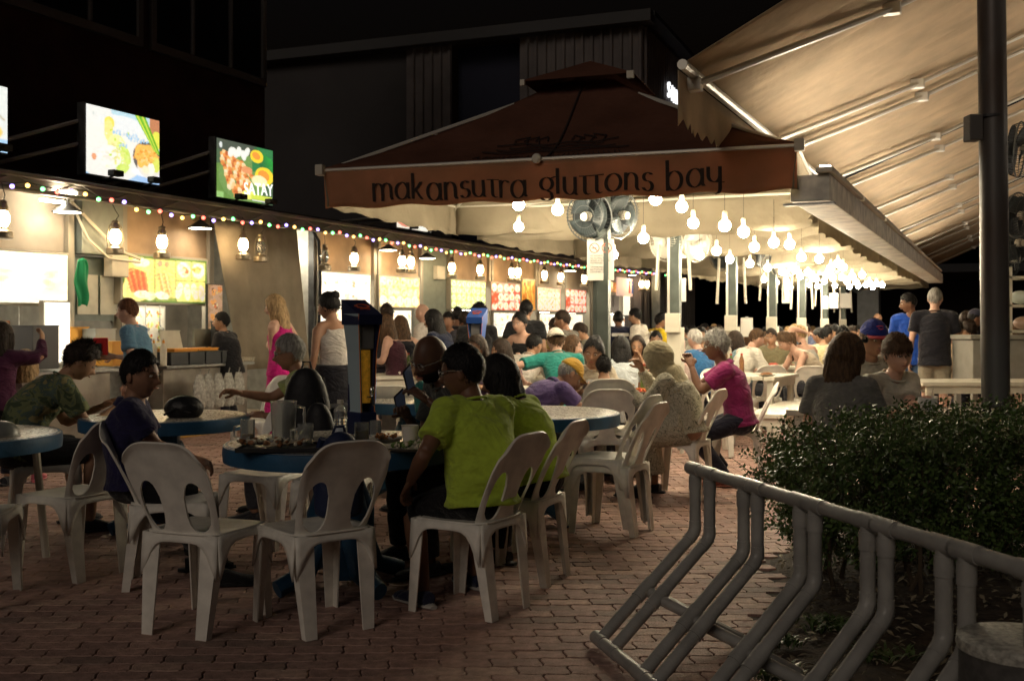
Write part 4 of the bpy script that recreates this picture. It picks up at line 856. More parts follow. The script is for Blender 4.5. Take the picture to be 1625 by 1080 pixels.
# toilet direction pictograms at the far stall
u_, z_ = fac(985, 455, SV + .14); t = thing('pictogram_board', 'far pink board with a red and a blue toilet figure', 'sign', UV(u_ + .35, SV + .16, z_), FZ)
part('board', MB().box((0, 0, 0), (1.5, .03, .5)), mat('pink_board', (.8, .55, .45), .5, emit=.35), t)
for x, c in ((.3, (.7, .08, .05)), (.55, (.08, .12, .4))): part('figure', MB().ball((x, -.025, .14), (.05, .01, .05)).lathe([(.09, -.16), (.05, .08)], 10, Matrix.Translation((x, -.02, 0)) @ Matrix.Diagonal((1, .1, 1, 1))), mat('fig_%d' % int(x * 100), c), t)
u_, z_ = fac(958, 490, SV + .14); t = thing('red_banner', 'narrow red and white banner left of the small framed menu', 'sign', UV(u_, SV + .2, z_), FZ); part('cloth', MB().box((0, 0, 0), (.35, .02, .9)), mat('banner_red', (.6, .08, .05), .6, emit=.3), t); part('stripe', MB().box((.02, -.012, -.1), (.2, .01, .5)), mat('notice_white', (.8, .76, .72)), t)

# ------------------------------------------------------------------ chairs
def chair_parts():
    th = .009
    def seat(a, b):
        x = (a - .5) * 2; y = (b - .5) * 2; hw = .205 - .012 * (1 - b); cx_ = math.copysign(abs(x) ** 1, x) * hw; cy_ = .2 * y
        e = max(abs(x), abs(y)); r_ = max(0, (abs(x) ** 6 + abs(y) ** 6) ** (1 / 6)); k = min(1, (e / r_) if r_ > 1e-6 else 1)
        z = .435 - .016 * (1 - x * x) * (1 - y * y) - (.02 if y > .92 else 0)
        return (cx_ * (k if e > .5 else 1), cy_ * (k if e > .5 else 1) - .0, z)
    sm = MB().grid(seat, 16, 16)
    def skirt(p0, p1, bulge, narrow=False):
        p0, p1 = Vector(p0), Vector(p1); L = (p1 - p0).length
        def fn(a, b):
            d = min(a, 1 - a) * L; dep = .035 + .15 * math.exp(-(d / .045) ** 1.6)
            p = p0.lerp(p1, a); o_ = Vector((p1.y - p0.y, p0.x - p1.x)).normalized() * (bulge * (1 - b))
            return (p.x + o_.x, p.y + o_.y, .433 - (1 - b) * dep)
        return fn
    c = [(-.192, -.190), (.192, -.190), (.200, .190), (-.200, .190)]
    for i in range(4): sm.grid(skirt(c[i], c[(i + 1) % 4], .012), 16, 3)
    sme = solid(sm.mesh('seat', white_plastic, True, 50), .007, 0)
    NS, NT = 44, 34; vs = []; st = []
    for j in range(NT + 1):
        for i in range(NS + 1): st.append([i / NS * 2 - 1, j / NT])
    st = np.array(st); keep = np.ones(len(st), bool)
    for sx in (-1, 1):
        ds = (st[:, 0] - sx * .60) / (.29 - .06 * (st[:, 1] - .3)); dt = (st[:, 1] - .34) / .27
        rho = (np.abs(ds) ** 2.3 + np.abs(dt) ** 2.3) ** (1 / 2.3); inn = rho < .86; near = (rho >= .86) & (rho < 1)
        keep &= ~inn
        f_ = np.where(near, 1 / np.maximum(rho, 1e-6), 1); cs_ = sx * .60
        st[:, 0] = np.where(near, cs_ + (st[:, 0] - cs_) * f_, st[:, 0]); st[:, 1] = np.where(near, .34 + (st[:, 1] - .34) * f_, st[:, 1])
    for s_, t_ in st:
        wd = .168 + .044 * min(1, t_ * 1.3); zt_ = .840 - .085 * abs(s_) ** 4.2
        z = .415 + t_ * (zt_ - .415); y = -.185 - .155 * t_ ** 1.15 + .035 * s_ * s_ * (1 - .4 * t_)
        if t_ > .93: y -= .012 * (t_ - .93) / .07
        x = s_ * wd * (1 - .06 * t_ ** 4)
        if abs(s_) > .93: y += .012 * (abs(s_) - .93) / .07
        vs.append((x, y, z))
    fsx = []
    for j in range(NT):
        for i in range(NS):
            q = (j * (NS + 1) + i, j * (NS + 1) + i + 1, (j + 1) * (NS + 1) + i + 1, (j + 1) * (NS + 1) + i)
            if all(keep[k] for k in q): fsx.append(q)
    bm_ = MB(); bm_.add(vs, fsx); me = bm_.mesh('b', white_plastic, True, 60)
    b = bmesh.new(); b.from_mesh(me); bmesh.ops.delete(b, geom=[v_ for v_ in b.verts if not v_.link_faces], context='VERTS'); b.to_mesh(me); b.free()
    bme = solid(me, .010, 0); bme.shade_smooth(); bme.set_sharp_from_angle(angle=R(50))
    legs = []
    for sx, top, bot in ((-1, (.192, -.190), (.165, -.235)), (1, (.192, -.190), (.165, -.235)), (-1, (.200, .190), (.205, .205)), (1, (.2, .19), (.205, .205))):
        rear = top[1] < 0; sy = -1 if rear else 1; rows = []
        wa, wb = (.060, .045) if rear else (.05, .048)
        for k in range(6):
            t_ = k / 5; z = .40 * (1 - t_); x = sx * (top[0] + (bot[0] - top[0]) * t_); y = top[1] + (bot[1] - top[1]) * t_
            a_, b_ = wa * (1.45 - .55 * t_), wb * (1.35 - .5 * t_); q = .007
            L = [(0, 0), (-sx * a_, 0), (-sx * a_, -sy * q), (-sx * q, -sy * q), (-sx * q, -sy * b_), (0, -sy * b_)]
            rows.append([(x + p[0], y + p[1], z) for p in L])
        v_ = [p for r_ in rows for p in r_]; f_ = [(k * 6 + j, k * 6 + (j + 1) % 6, (k + 1) * 6 + (j + 1) % 6, (k + 1) * 6 + j) for k in range(5) for j in range(6)] + [tuple(range(6)), tuple(30 + j for j in range(6))]
        m2 = MB(); m2.add(v_, f_); me = m2.mesh('leg', white_plastic); b = bmesh.new(); b.from_mesh(me); bmesh.ops.recalc_face_normals(b, faces=b.faces); b.to_mesh(me); b.free(); legs.append(me)
    return sme, bme, legs
SEAT, BACK, LEGS = chair_parts(); ch0 = None
def chair(x, y, yaw, label, z=0, s=1.0, group='white plastic chairs'):
    global ch0
    if ch0 is None:
        ch0 = thing('plastic_chair', label, 'chair'); link('seat', SEAT, ch0); link('backrest', BACK, ch0)
        for l_ in LEGS: link('leg', l_, ch0)
        o = ch0
    else: o = dup(ch0, (0, 0, 0))
    o.location = (x, y, z); o.rotation_euler = (0, 0, R(yaw)); o['label'] = label; o['group'] = group; o.scale = (s,) * 3; return o
chair(-1.36, 4.75, -20, 'empty white foreground chair, back to us, left of the chair with the blue bag')
chair(-.88, 4.76, 38, 'foreground white chair holding the dark blue backpack')
chair(-.20, 5.02, 58, 'foreground white chair carrying the man in the lime shirt')
chair(.03, 5.62, 66, 'white chair right behind the lime-shirted man, seen edge-on')
chair(-1.74, 5.50, -80, 'white chair under the man in the dark navy shirt')
chair(-2.36, 5.72, 62, 'white chair facing left toward the leftmost blue-rimmed table')
chair(-2.62, 5.12, 12, 'white chair cut off by the left edge at the leftmost table')
chair(-3.02, 6.9, -62, 'white chair under the man in the camouflage shirt')
chair(.64, 6.90, 62, 'outer of the two nested white chairs right of the empty blue table')
chair(.60, 6.92, 62, 'inner of the two nested white chairs right of the empty blue table', z=.045)
chair(1.30, 8.30, 62, 'white chair under the woman in the beige headscarf')
chair(1.93, 9.15, 78, 'white chair under the grey-haired man in the magenta shirt')
chair(.72, 8.45, 4, 'lower of the nested white chairs behind the empty blue table, back to us')
chair(.73, 8.50, 4, 'upper of the nested white chairs behind the empty blue table, back to us', z=.075)
chair(-1.50, 6.5, 158, 'white chair between the two left blue tables, under the outstretched arm')
chair(-1.05, 6.25, 178, 'white chair holding the two black bags')
chair(-2.35, 10.0, 150, 'bright white chair by the stall counter next to the pink dress')
chair(-1.38, 7.45, 88, 'white chair under the grey-haired man in the plaid shirt')
chair(-.25, 6.25, 120, 'white chair under the bald man')
chair(.25, 8.95, -60, 'white chair under the man in the mustard cap')
chair(1.55, 11.2, 150, 'white chair in the middle distance behind the headscarved woman')
chair(2.0, 10.9, 20, 'white chair just behind the magenta-shirted man')
for i, (px, py, Y, yaw) in enumerate([(1207, 580, 13.2, 10), (1283, 575, 13.0, -8), (1160, 600, 11.6, 200), (1255, 560, 16.5, 5), (1320, 560, 15.5, 15), (985, 590, 11.3, 10), (880, 575, 12.3, 0), (730, 575, 11.5, 30), (1130, 560, 14.5, -20), (615, 640, 8.9, 10)]):
    chair(X(px, Y), Y, yaw, ['white chair with its back to us, left one at the long white table', 'white chair with its back to us, right one at the long white table', 'white chair facing us beside the white bench', 'white chair at a far table behind the leaning brown-haired woman', 'white chair behind the table of the woman with the sunglasses', 'white chair carrying the woman with long black hair', 'white chair under the man in the teal shirt and white cap', 'white chair between the blue beer tower and the diners', 'white chair far back near the third mast', 'pale chair back seen beyond the beer tower next to the phone'][i])

# ------------------------------------------------------------------ tables
blue = mat('blue_paint', (.022, .085, .17), .42, var=.2, vscale=6, bump=.15, bscale=60); top_m = mat('speckled_top', (.36, .33, .28), .28, var=.10, vscale=60); white_t = mat('white_table', (.62, .58, .48), .4, var=.1, vscale=5)
def round_table(x, y, label, r=.58, rim=blue, z=.74, leg='blue'):
    t = thing('round_table', label, 'table', (x, y, 0), .2)
    part('tabletop', MB().lathe([(r - .02, z - .022), (r - .005, z - .02), (r - .005, z - .003), (r - .03, z)], 56), top_m, t, True)
    part('rim', MB().lathe([(r - .03, z - .088), (r + .002, z - .085), (r + .006, z - .045), (r + .002, z - .008), (r - .012, z - .001)], 56), rim, t, True)
    if leg == 'blue':
        part('pedestal', MB().box((0, 0, (z - .09) / 2 + .02), (.17, .17, z - .13), bev=.03), rim, t)
        for k in range(4):
            a = k * math.pi / 2 + .5; c, s = math.cos(a), math.sin(a)
            pts = [(.06 * c, .06 * s, .55), (.13 * c, .13 * s, .38), (.13 * c, .13 * s, .24), (.20 * c, .20 * s, .10), (.36 * c, .36 * s, .04)]
            part('foot', MB().tube(pts, [(.07, .05), (.075, .055), (.075, .05), (.07, .045), (.04, .045)], 12, side=(-s, c, 0)), rim, t, True)
    else:
        for k in range(4):
            a = k * math.pi / 2 + .5; c, s = math.cos(a), math.sin(a); part('leg', MB().tube([((r - .12) * c, (r - .12) * s, z - .08), ((r - .06) * c, (r - .06) * s, 0)], .022, 8), white_t, t, True)
    return t
T1 = (-.87, 5.42); T2 = (.15, 7.25); T3 = (-2.26, 6.95); T4 = (-3.08, 5.75); T7 = (.85, 9.45)
round_table(*T1, 'round table with blue rim crowded with beer mugs and dishes in the foreground')
round_table(*T2, 'empty round table with a thick blue rim right of the lime-shirted man')
round_table(*T3, 'round blue-rimmed table with a black bag on it behind the navy-shirted man', r=.53)
round_table(*T4, 'round table with thin blue rim cut off by the left edge', r=.6, leg='w')
round_table(-.80, 8.45, 'small blue table behind the beer tower and the raised phone', r=.5)
round_table(*T7, 'round white table with dishes before the woman in the headscarf', rim=white_t)
def plank_table(px, Y, L, W, z, label, yaw=0, cat='table', name='white_table'):
    t = thing(name, label, cat, (X(px, Y), Y, 0), R(yaw)); n = max(3, int(W / .13))
    for i in range(n): part('plank', MB().box((0, -W / 2 + W * (i + .5) / n, z), (L, W / n - .012, .04), bev=.006), white_t, t)
    part('apron', MB().box((0, -W / 2 + .05, z - .06), (L - .1, .03, .08)).box((0, W / 2 - .05, z - .06), (L - .1, .03, .08)), white_t, t)
    for sx in (-1, 1):
        for sy in (-1, 1): part('leg', MB().box((sx * (L / 2 - .1), sy * (W / 2 - .08), (z - .02) / 2), (.07, .06, z - .02)), white_t, t)
    return t
plank_table(835, 11.6, 1.5, .8, .74, 'white table with fried food in front of the teal-shirted man', 12)
plank_table(1195, 12.2, 1.0, .8, .74, 'white wooden table at the left end of the bench', 60)
plank_table(1243, 11.1, .38, 1.9, .45, 'white slatted bench right of the magenta-shirted man', -24, 'bench', 'white_bench')
plank_table(1255, 14.6, 3.0, .85, .75, 'long white table with the white-shirted man and the leaning woman', 4)
plank_table(1120, 17.5, 2.4, .8, .75, 'white table far back between the second and third mast', 4)
plank_table(1330, 18.5, 2.6, .8, .75, 'white table far back under the fifth canopy', 4)
plank_table(1240, 21.5, 3.4, .8, .75, 'farthest white table of the crowded rows', 4)
plank_table(620, 12.2, 1.4, .8, .74, 'table behind the women waiting at the stalls', 20)
plank_table(1500, 7.0, 1.9, .75, .74, 'white picnic table behind the hedge where the boy rests his arms', -30)
plank_table(1590, 10.6, 1.7, .35, .45, 'pale grey slatted bench behind the dark round post', 0, 'bench', 'grey_bench')
plank_table(1585, 11.3, 1.9, .75, .72, 'pale grey slatted table behind the dark round post', 0)
# grey planter / bin cabinet and shelving at right
t = thing('serving_cabinet', 'grey panelled cabinet with a rim top behind the dark round post', 'cabinet', (X(1573, 12.2), 12.2, 0), R(3)); gm = mat('cabinet_grey', (.26, .25, .22), .6, var=.1)
part('body', MB().box((0, 0, .86), (.68, .5, .6), bev=.01), gm, t); part('top', MB().box((0, 0, 1.19), (.76, .56, .05), bev=.01), gm, t)
for x in (-.3, .3):
    for y in (-.2, .2): part('leg', MB().box((x, y, .28), (.06, .06, .56)), gm, t)
t = thing('shelf_rack', 'white shelving rack with wrapped crockery at the right edge', 'shelf', (X(1640, 12.6), 12.6, 0), 0)
for z in (.9, 1.25, 1.55, 1.88): part('shelf', MB().box((0, 0, z), (.8, .45, .03)), cream_paint, t)
for x in (-.38, .38):
    for y in (-.2, .2): part('upright', MB().box((x, y, 1.0), (.05, .05, 2.0)), cream_paint, t)
for i, (x, z, c) in enumerate([(-.2, 1.58, (.5, .55, .5)), (-.15, 1.28, (.3, .2, .15)), (.1, 1.58, (.6, .6, .55))]):
    tag(link('bundle', MB().ball((0, 0, .07), (.13, .12, .08), 14, 8).mesh('bundle', mat('bundle_%d' % i, c, .4), True)), ['plastic-wrapped bundle on the upper shelf at left', 'brown heap on the lower shelf of the white rack', 'plastic-wrapped bundle on the upper shelf at right'][i], 'bundle', 'bundles on the rack').location = (X(1640, 12.6) + x, 12.5, z)

# ------------------------------------------------------------------ things on the tables
glass = mat('clear_glass', (.88, .90, .86), .12, trans=.82, ior=1.25); beer = mat('beer', (.80, .42, .06), .15, trans=.25, ior=1.33); paper_c = mat('paper_cup', (.66, .62, .55), .6); dark_tray = mat('dark_tray', (.02, .02, .022), .35); chrome = mat('chrome', (.7, .7, .68), .15, metal=1)
def TZ(px, py, z=.742): Y = (CH - z) * F / (py - HZ); return (X(px, Y), Y, z)
def mug(px, Y, h, r, label, fill=0, handle=-1, name='beer_mug', cat='mug'):
    t = thing(name, label, cat, (X(px, Y), Y, .742)); n = 20
    part('glass', MB().lathe([(r * .92, 0), (r, .012), (r, h), (r - .004, h), (r - .005, .018), (.001, .016)], n), glass, t, True)
    if fill: part('beer', MB().lathe([(r - .007, .02), (r - .007, .02 + fill)], n), beer, t, True)
    if handle: part('handle', MB().tube([(handle * (r - .002), 0, h * .78), (handle * (r + .03), 0, h * .72), (handle * (r + .032), 0, h * .35), (handle * (r - .002), 0, h * .25)], .006, 8), glass, t, True)
    return t
mug(393, 5.2, .125, .035, 'left beer mug on the foreground table with a little beer left', .035)
mug(485, 5.1, .115, .038, 'empty glass mug beside the tall pitcher')
mug(574, 5.15, .115, .036, 'beer glass half full in the middle of the foreground table', .055, 0, 'beer_glass', 'glass')
mug(596, 5.55, .09, .03, 'small empty glass behind the half full beer glass', 0, 0, 'small_glass', 'glass')
t = thing('pitcher', 'tall empty clear pitcher on the foreground table', 'pitcher', (X(450, 5.35), 5.35, .742))
part('glass', MB().lathe([(.052, 0), (.056, .01), (.066, .20), (.070, .205), (.066, .205), (.052, .014), (.001, .012)], 24), glass, t, True)
part('handle', MB().tube([(.062, 0, .18), (.10, .02, .17), (.10, .02, .07), (.056, 0, .05)], .008, 8), glass, t, True)
t = thing('water_bottle', 'clear ribbed plastic water bottle standing on the foreground table', 'bottle', (X(540, 5.0), 5.0, .742)); pr_ = [(.028, 0), (.032, .008)]
for i in range(9): pr_ += [(.032, .02 + i * .016), (.029, .027 + i * .016)]
part('bottle', MB().lathe(pr_ + [(.032, .17), (.026, .195), (.013, .212), (.013, .222)], 18), glass, t, True); part('cap', MB().lathe([(.015, .218), (.015, .236)], 14), cream_paint, t)
part('label_band', MB().lathe([(.0325, .07), (.0325, .11)], 18), mat('label_band', (.5, .55, .6), .5), t)
def cup(px, Y, label, m=paper_c, h=.095, r=.043):
    t = thing('paper_cup', label, 'cup', (X(px, Y), Y, .742)); part('cup', MB().lathe([(r * .78, 0), (r, h), (r + .003, h + .003), (r - .002, h + .002), (r * .74, .006), (.001, .005)], 20), m, t, True); return t
t = cup(651, 5.2, 'white paper cup with a straw near the lime-shirted man'); part('straw', MB().tube([(.01, 0, .02), (.045, .01, .11)], .003, 6), black, t)
t = thing('serving_tray', 'dark tray with leftovers and chopsticks on the foreground table', 'tray', (X(455, 5.02), 5.02, .742), .05); part('tray', MB().box((0, 0, .006), (.42, .26, .012), bev=.005), dark_tray, t); part('tray_rim', MB().box((0, -.13, .012), (.42, .01, .02)).box((0, .13, .012), (.42, .01, .02)).box((-.21, 0, .012), (.01, .26, .02)).box((.21, 0, .012), (.01, .26, .02)), dark_tray, t)
t = thing('chopsticks', 'pair of pale chopsticks lying slanted on the dark tray', 'chopsticks', (X(455, 4.98), 4.98, .775), R(35))
for y in (-.008, .01): part('chopstick', MB().tube([(-.1, y, -.008), (.11, y * 1.6, .012)], .003, 6), mat('bamboo', (.55, .45, .3), .6), t)
fr = random.Random(11)
def food(name, label, px, Y, z, mats_, n, sx, sy, r, plate=None):
    t = thing(name, label, 'plate' if plate else 'food', (X(px, Y), Y, z))
    if plate: part('plate', MB().lathe([(plate * .55, 0), (plate * .7, .006), (plate, .022), (plate + .004, .022), (plate * .7, .003)], 26), mat('plate_pale', (.5, .48, .42), .35), t, True)
    for k, m in enumerate(mats_):
        b = MB()
        for _ in range(n):
            a, q = fr.uniform(0, 6.3), fr.random() ** .5; rr = r * fr.uniform(.5, 1.2)
            b.ball((q * sx * math.cos(a), q * sy * math.sin(a), .018 + fr.uniform(0, .02)), (rr, rr * fr.uniform(.4, 1), rr * fr.uniform(.4, .8)), 7, 5, Rm=Euler((fr.random(), fr.random(), fr.random() * 6)).to_matrix())
        o = part('food_pieces', b, m, t, True); o['kind'] = 'stuff'
    return t
fm = {k: mat('food_' + k, c, .55, var=.3, vscale=60) for k, c in dict(pale=(.5, .45, .34), brown=(.22, .10, .04), green=(.10, .16, .04), orange=(.62, .24, .04), red=(.45, .06, .03)).items()}
food('leftovers', 'crumpled leftovers and shells on the dark tray', 430, 5.0, .752, [fm['pale'], fm['brown']], 26, .16, .08, .016)
food('food_plate', 'large plate with greens near the lime-shirted man on the foreground table', 655, 5.0, .742, [fm['green'], fm['pale']], 24, .09, .08, .015, .15)
food('food_plate', 'small plate of brown food left of the paper cup', 612, 5.35, .742, [fm['brown'], fm['orange']], 16, .05, .05, .014, .09)
food('food_plate', 'plate of orange food on the white table by the teal-shirted man', 815, 11.45, .762, [fm['orange'], fm['pale']], 30, .22, .12, .03, .28)
food('food_plate', 'dish with red and orange food before the headscarved woman', 1015, 9.1, .742, [fm['orange'], fm['red']], 20, .1, .09, .02, .15)
food('food_plate', 'dish of pale noodles left of the red dish before the headscarved woman', 990, 9.3, .742, [fm['pale'], fm['green']], 20, .08, .07, .02, .12)
t = thing('small_bowl', 'small clear bowl next to the pitcher', 'bowl', (X(437, 5.1), 5.1, .755)); part('bowl', MB().lathe([(.03, 0), (.045, .035), (.047, .035), (.03, .004), (.001, .003)], 18), glass, t, True)
t = thing('black_bag', 'rounded black bag lying on the left blue table', 'bag', (X(292, 6.8), 6.8, .742))
part('body', MB().ball((0, 0, .055), (.125, .10, .085), 20, 12), mat('shiny_black', (.012, .012, .013), .45, bump=.9, bscale=25), t, True); part('strap', MB().tube([(-.1, -.08, .02), (-.02, -.11, .06), (.07, -.09, .03)], .008, 6), black, t)
t = thing('dish_cover', 'grey domed dish cover on the leftmost table', 'dish cover', (X(2, 5.65), 5.65, .742)); part('dome', MB().lathe([(.09, 0), (.088, .03), (.06, .065), (.02, .078)], 26), mat('cover_grey', (.18, .19, .18), .35), t, True); part('rim', MB().lathe([(.094, 0), (.094, .008)], 26), steel, t)
tw = random.Random(17)
def table_item(x, y, z, lb, k):
    if k == 0: t = thing('paper_cup', lb, 'cup', (x, y, z), 0, 'cups and plates on the crowded tables'); part('cup', MB().lathe([(.032, 0), (.042, .10), (.03, .1)], 12), paper_c, t, True); part('straw', MB().tube([(0, 0, .09), (.02, 0, .17)], .004, 4), tw.choice([cream_paint, fm['red'], black]), t)
    elif k == 1: t = thing('food_plate', lb, 'plate', (x, y, z), 0, 'cups and plates on the crowded tables'); part('plate', MB().lathe([(.06, 0), (.12, .018), (.05, .006)], 16), paper_c, t, True); part('food_pieces', MB().ball((0, 0, .02), (.07, .06, .025), 10, 6), tw.choice(list(fm.values())), t, True)
    else: t = thing('drink_bottle', lb, 'bottle', (x, y, z), 0, 'cups and plates on the crowded tables'); part('bottle', MB().lathe([(.03, 0), (.03, .15), (.012, .2), (.012, .22)], 10), tw.choice([glass, fm['green'], fm['brown']]), t, True); part('cap', MB().lathe([(.014, .21), (.014, .23)], 8), fm['red'], t)
for (cx_, cy_, lx, ly, yw, n, wh_) in ((X(1255, 14.6), 14.6, 2.7, .6, 4, 12, 'the long white table'), (X(1195, 12.2), 12.2, .8, .6, 60, 4, 'the table left of the white bench'), (X(835, 11.6), 11.6, 1.3, .6, 12, 5, 'the teal-shirted man\'s table'), (X(620, 12.2), 12.2, 1.2, .6, 20, 5, 'the table before the waiting women'), (X(1120, 17.5), 17.5, 2.2, .6, 4, 6, 'the table left of the third mast'), (X(1330, 18.5), 18.5, 2.3, .6, 4, 6, 'the table under the fifth canopy'), (T7[0], T7[1], .8, .8, 0, 5, 'the headscarved woman\'s table'), (X(1500, 7.0), 7.0, 1.5, .5, -30, 3, 'the boy\'s picnic table')):
    for i in range(n):
        a, b2 = tw.uniform(-.5, .5) * lx, tw.uniform(-.5, .5) * ly; c, s = math.cos(R(yw)), math.sin(R(yw)); k = tw.choice([0, 0, 1, 1, 2]); table_item(cx_ + a * c - b2 * s, cy_ + a * s + b2 * c, .765, ['paper cup with a straw on ', 'plate of food on ', 'small drink bottle on '][k] + wh_, k)
# backpacks
def backpack(x, y, z, w, d, h, m, label, rz=0, m2=None):
    t = thing('backpack', label, 'backpack', (x, y, z), rz); b = MB()
    prof = [(1.0, 0), (1.08, .1), (1.06, .45), (.92, .75), (.62, .93), (.25, 1)]
    b.tube([(0, -.03 * q * q, h * q) for s_, q in prof], [(w / 2 * s_, d / 2 * s_) for s_, q in prof], 22, side=(1, 0, 0)); me = bake(b.mesh('body', m, True), [('SUBSURF', dict(levels=1, render_levels=1))]); link('body', me, t)
    part('pocket', MB().tube([(0, -d * .42, h * q) for q in (.08, .14, .38, .5)], [(w * .30, d * .18), (w * .36, d * .24), (w * .36, d * .22), (w * .25, d * .08)], 16, side=(1, 0, 0)), m2 or m, t, True)
    part('handle', MB().tube([(-.03, 0, h * .97), (-.02, -.01, h * 1.05), (.02, -.01, h * 1.05), (.03, 0, h * .97)], .007, 6), m, t)
    for sx in (-1, 1): part('strap', MB().tube([(sx * w * .25, d * .35, h * .9), (sx * w * .34, d * .68, h * .6), (sx * w * .3, d * .5, h * .15)], (.022), 6), m, t, True)
    return t
backpack(-.80, 4.92, .44, .22, .17, .40, mat('navy_pack', (.012, .02, .06), .6, bump=.5, bscale=30), 'dark blue backpack on the foreground chair', .5)
backpack(X(487, 6.3), 6.3, .45, .29, .2, .63, mat('pack_black', (.008, .008, .010), .6, bump=.4, bscale=30), 'taller black bag on the chair before the plaid-shirted man')
backpack(X(508, 6.08), 6.08, .45, .2, .16, .44, mat('pack_black', (.008, .008, .01)), 'smaller black bag leaning on the taller black one', -.3)

# ------------------------------------------------------------------ beer towers
def beer_tower(x, y, z, rz, s, label, bright=1):
    t = thing('beer_tower', label, 'beer tower', (x, y, z), rz); t.scale = (s * .74, s * .74, s)
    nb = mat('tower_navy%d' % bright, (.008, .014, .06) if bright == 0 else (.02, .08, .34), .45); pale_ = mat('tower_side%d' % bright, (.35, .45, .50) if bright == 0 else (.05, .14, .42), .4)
    ring = [(.0, .068, .09), (.12, .062, .085), (.13, .058, .08), (.45, .074, .085), (.60, .094, .105), (.66, .102, .118)]
    # U shaped shell open to the front (-y)
    for sx in (-1, 1):
        vs = []; 
        for zz_, hw, hd in ring: vs += [(sx * hw, -hd, zz_), (sx * hw, hd, zz_), (sx * (hw - .014), hd, zz_), (sx * (hw - .014), -hd, zz_)]
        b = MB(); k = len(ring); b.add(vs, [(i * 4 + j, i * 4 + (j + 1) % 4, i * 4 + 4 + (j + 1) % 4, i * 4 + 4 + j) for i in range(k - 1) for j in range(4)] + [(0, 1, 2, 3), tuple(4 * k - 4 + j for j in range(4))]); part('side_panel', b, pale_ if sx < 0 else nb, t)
        e = MB().tube([(sx * hw, -hd - .004, zz_) for zz_, hw, hd in ring[1:]], .003, 6); part('edge_trim', e, mat('trim_orange', (.75, .22, .03), .4), t)
    part('back_panel', MB().box((0, .08, .33), (.13, .02, .64)), nb, t); part('base', MB().box((0, 0, .05), (.145, .19, .14), bev=.01), nb, t)
    hd = MB(); hd.add([(-.10, -.125, .60), (.10, -.125, .60), (.10, .12, .60), (-.10, .12, .60), (-.10, -.13, .655), (.10, -.13, .655), (.105, .12, .74), (-.105, .12, .74)], [(0, 1, 2, 3), (4, 7, 6, 5), (0, 4, 5, 1), (1, 5, 6, 2), (2, 6, 7, 3), (3, 7, 4, 0)]); part('head', hd, nb, t)
    em = MB(); tl = math.atan2(.085, .25)
    M2 = Matrix.Translation((0, -.005, .70)) @ Matrix.Rotation(tl, 4, 'X')
    em.tube([(.055 * math.cos(a * .42) * (1 + .2 * math.sin(a * 3)), .03 * math.sin(a * .42), .003) for a in range(16)], .004, 5, M2).tube([(-.04, -.05, .003), (.0, -.042, .003), (.04, -.05, .003)], .005, 5, M2); part('emblem', em, mat('emblem_red', (.6, .12, .05), .5), t)
    part('cooler', MB().box((0, -.02, .53), (.12, .12, .13), bev=.01), mat('cooler_grey', (.2, .2, .2), .5), t)
    part('beer_tube', MB().tube([(0, -.035, .17), (0, -.035, .46)], .045, 20), mat('amber_beer', (.72, .34, .03), .25, var=.4, vscale=30, emit=.05), t, True)
    part('tap', MB().tube([(0, -.08, .20), (0, -.15, .20), (0, -.16, .16)], .013, 8).ball((0, -.14, .235), (.02, .02, .03)), chrome, t, True)
    return t
beer_tower(X(574, 5.78), 5.78, .742, R(40), .98, 'dark navy beer tower with amber beer on the foreground table', 0)
beer_tower(X(757, 9.7), 9.7, .742, R(-14), 1.0, 'bright blue beer tower with orange edges behind the lime-shirted man', 1)
plank_table(757, 9.9, 1.1, .8, .72, 'table carrying the bright blue beer tower', 10)
t = thing('drink_can', 'blue and white drink tumbler behind the navy beer tower', 'tumbler', (X(588, 6.2), 6.2, .72)); part('body', MB().lathe([(.03, 0), (.034, .17)], 16), mat('can_blue', (.05, .15, .5), .3), t, True); part('lid', MB().lathe([(.034, .17), (.03, .2), (.012, .215)], 16), chrome, t, True)
single('tumbler_stand', MB().box((0, 0, .35), (.3, .3, .70), bev=.02), blue, 'small blue side stand under the drink tumbler', 'stand', loc=(X(588, 6.2), 6.2, 0)) if False else None
t.location = (X(590, 8.2), 8.2, .742)

# ------------------------------------------------------------------ counter goods
def on_counter(px, py, v=-9.0): u_, z_ = fac(px, py, v); return u_, z_
def cbox(px0, px1, z, h, d, m, label, cat, name, v=-9.0, group=None):
    u0 = fac(px0, 560, v)[0]; u1 = fac(px1, 560, v)[0]; t = thing(name, label, cat, UV((u0 + u1) / 2, v, z), FZ, group)
    part('body', MB().box((0, 0, h / 2), (u1 - u0, d, h), bev=.012), m, t); part('rim', MB().box((0, 0, h), (u1 - u0 + .015, d + .015, .012), bev=.003), m, t); return t
tub = mat('tub_grey', (.06, .065, .07), .5); ora = mat('crate_orange', (.75, .32, .04), .5)
for i, (a, b2) in enumerate([(256, 284), (286, 310), (312, 336), (338, 362)]): cbox(a, b2, .85, .15, .3, tub, ['dark grey tub on the counter, leftmost of four', 'dark grey tub on the counter, second of four', 'dark grey tub on the counter, third of four', 'dark grey tub on the counter, rightmost of four'][i], 'tub', 'grey_tub', group='grey tubs on the counter')
cbox(262, 300, 1.005, .035, .28, ora, 'orange tray lying across the two left tubs', 'tray', 'orange_tray'); cbox(302, 334, 1.01, .03, .25, ora, 'orange tray lying across the third tub', 'tray', 'orange_tray')
cbox(307, 358, 1.05, .22, .05, mat('menu_grey', (.24, .24, .20), .5), 'grey-green upright display panel on the counter', 'display', 'display_panel', v=-9.25)
t = cbox(258, 290, 1.04, .22, .015, mat('paper', (.62, .6, .5)), 'white sheet leaning on the counter beside the display', 'menu', 'menu_sheet', v=-9.1); t.rotation_euler = (R(-15), 0, FZ)
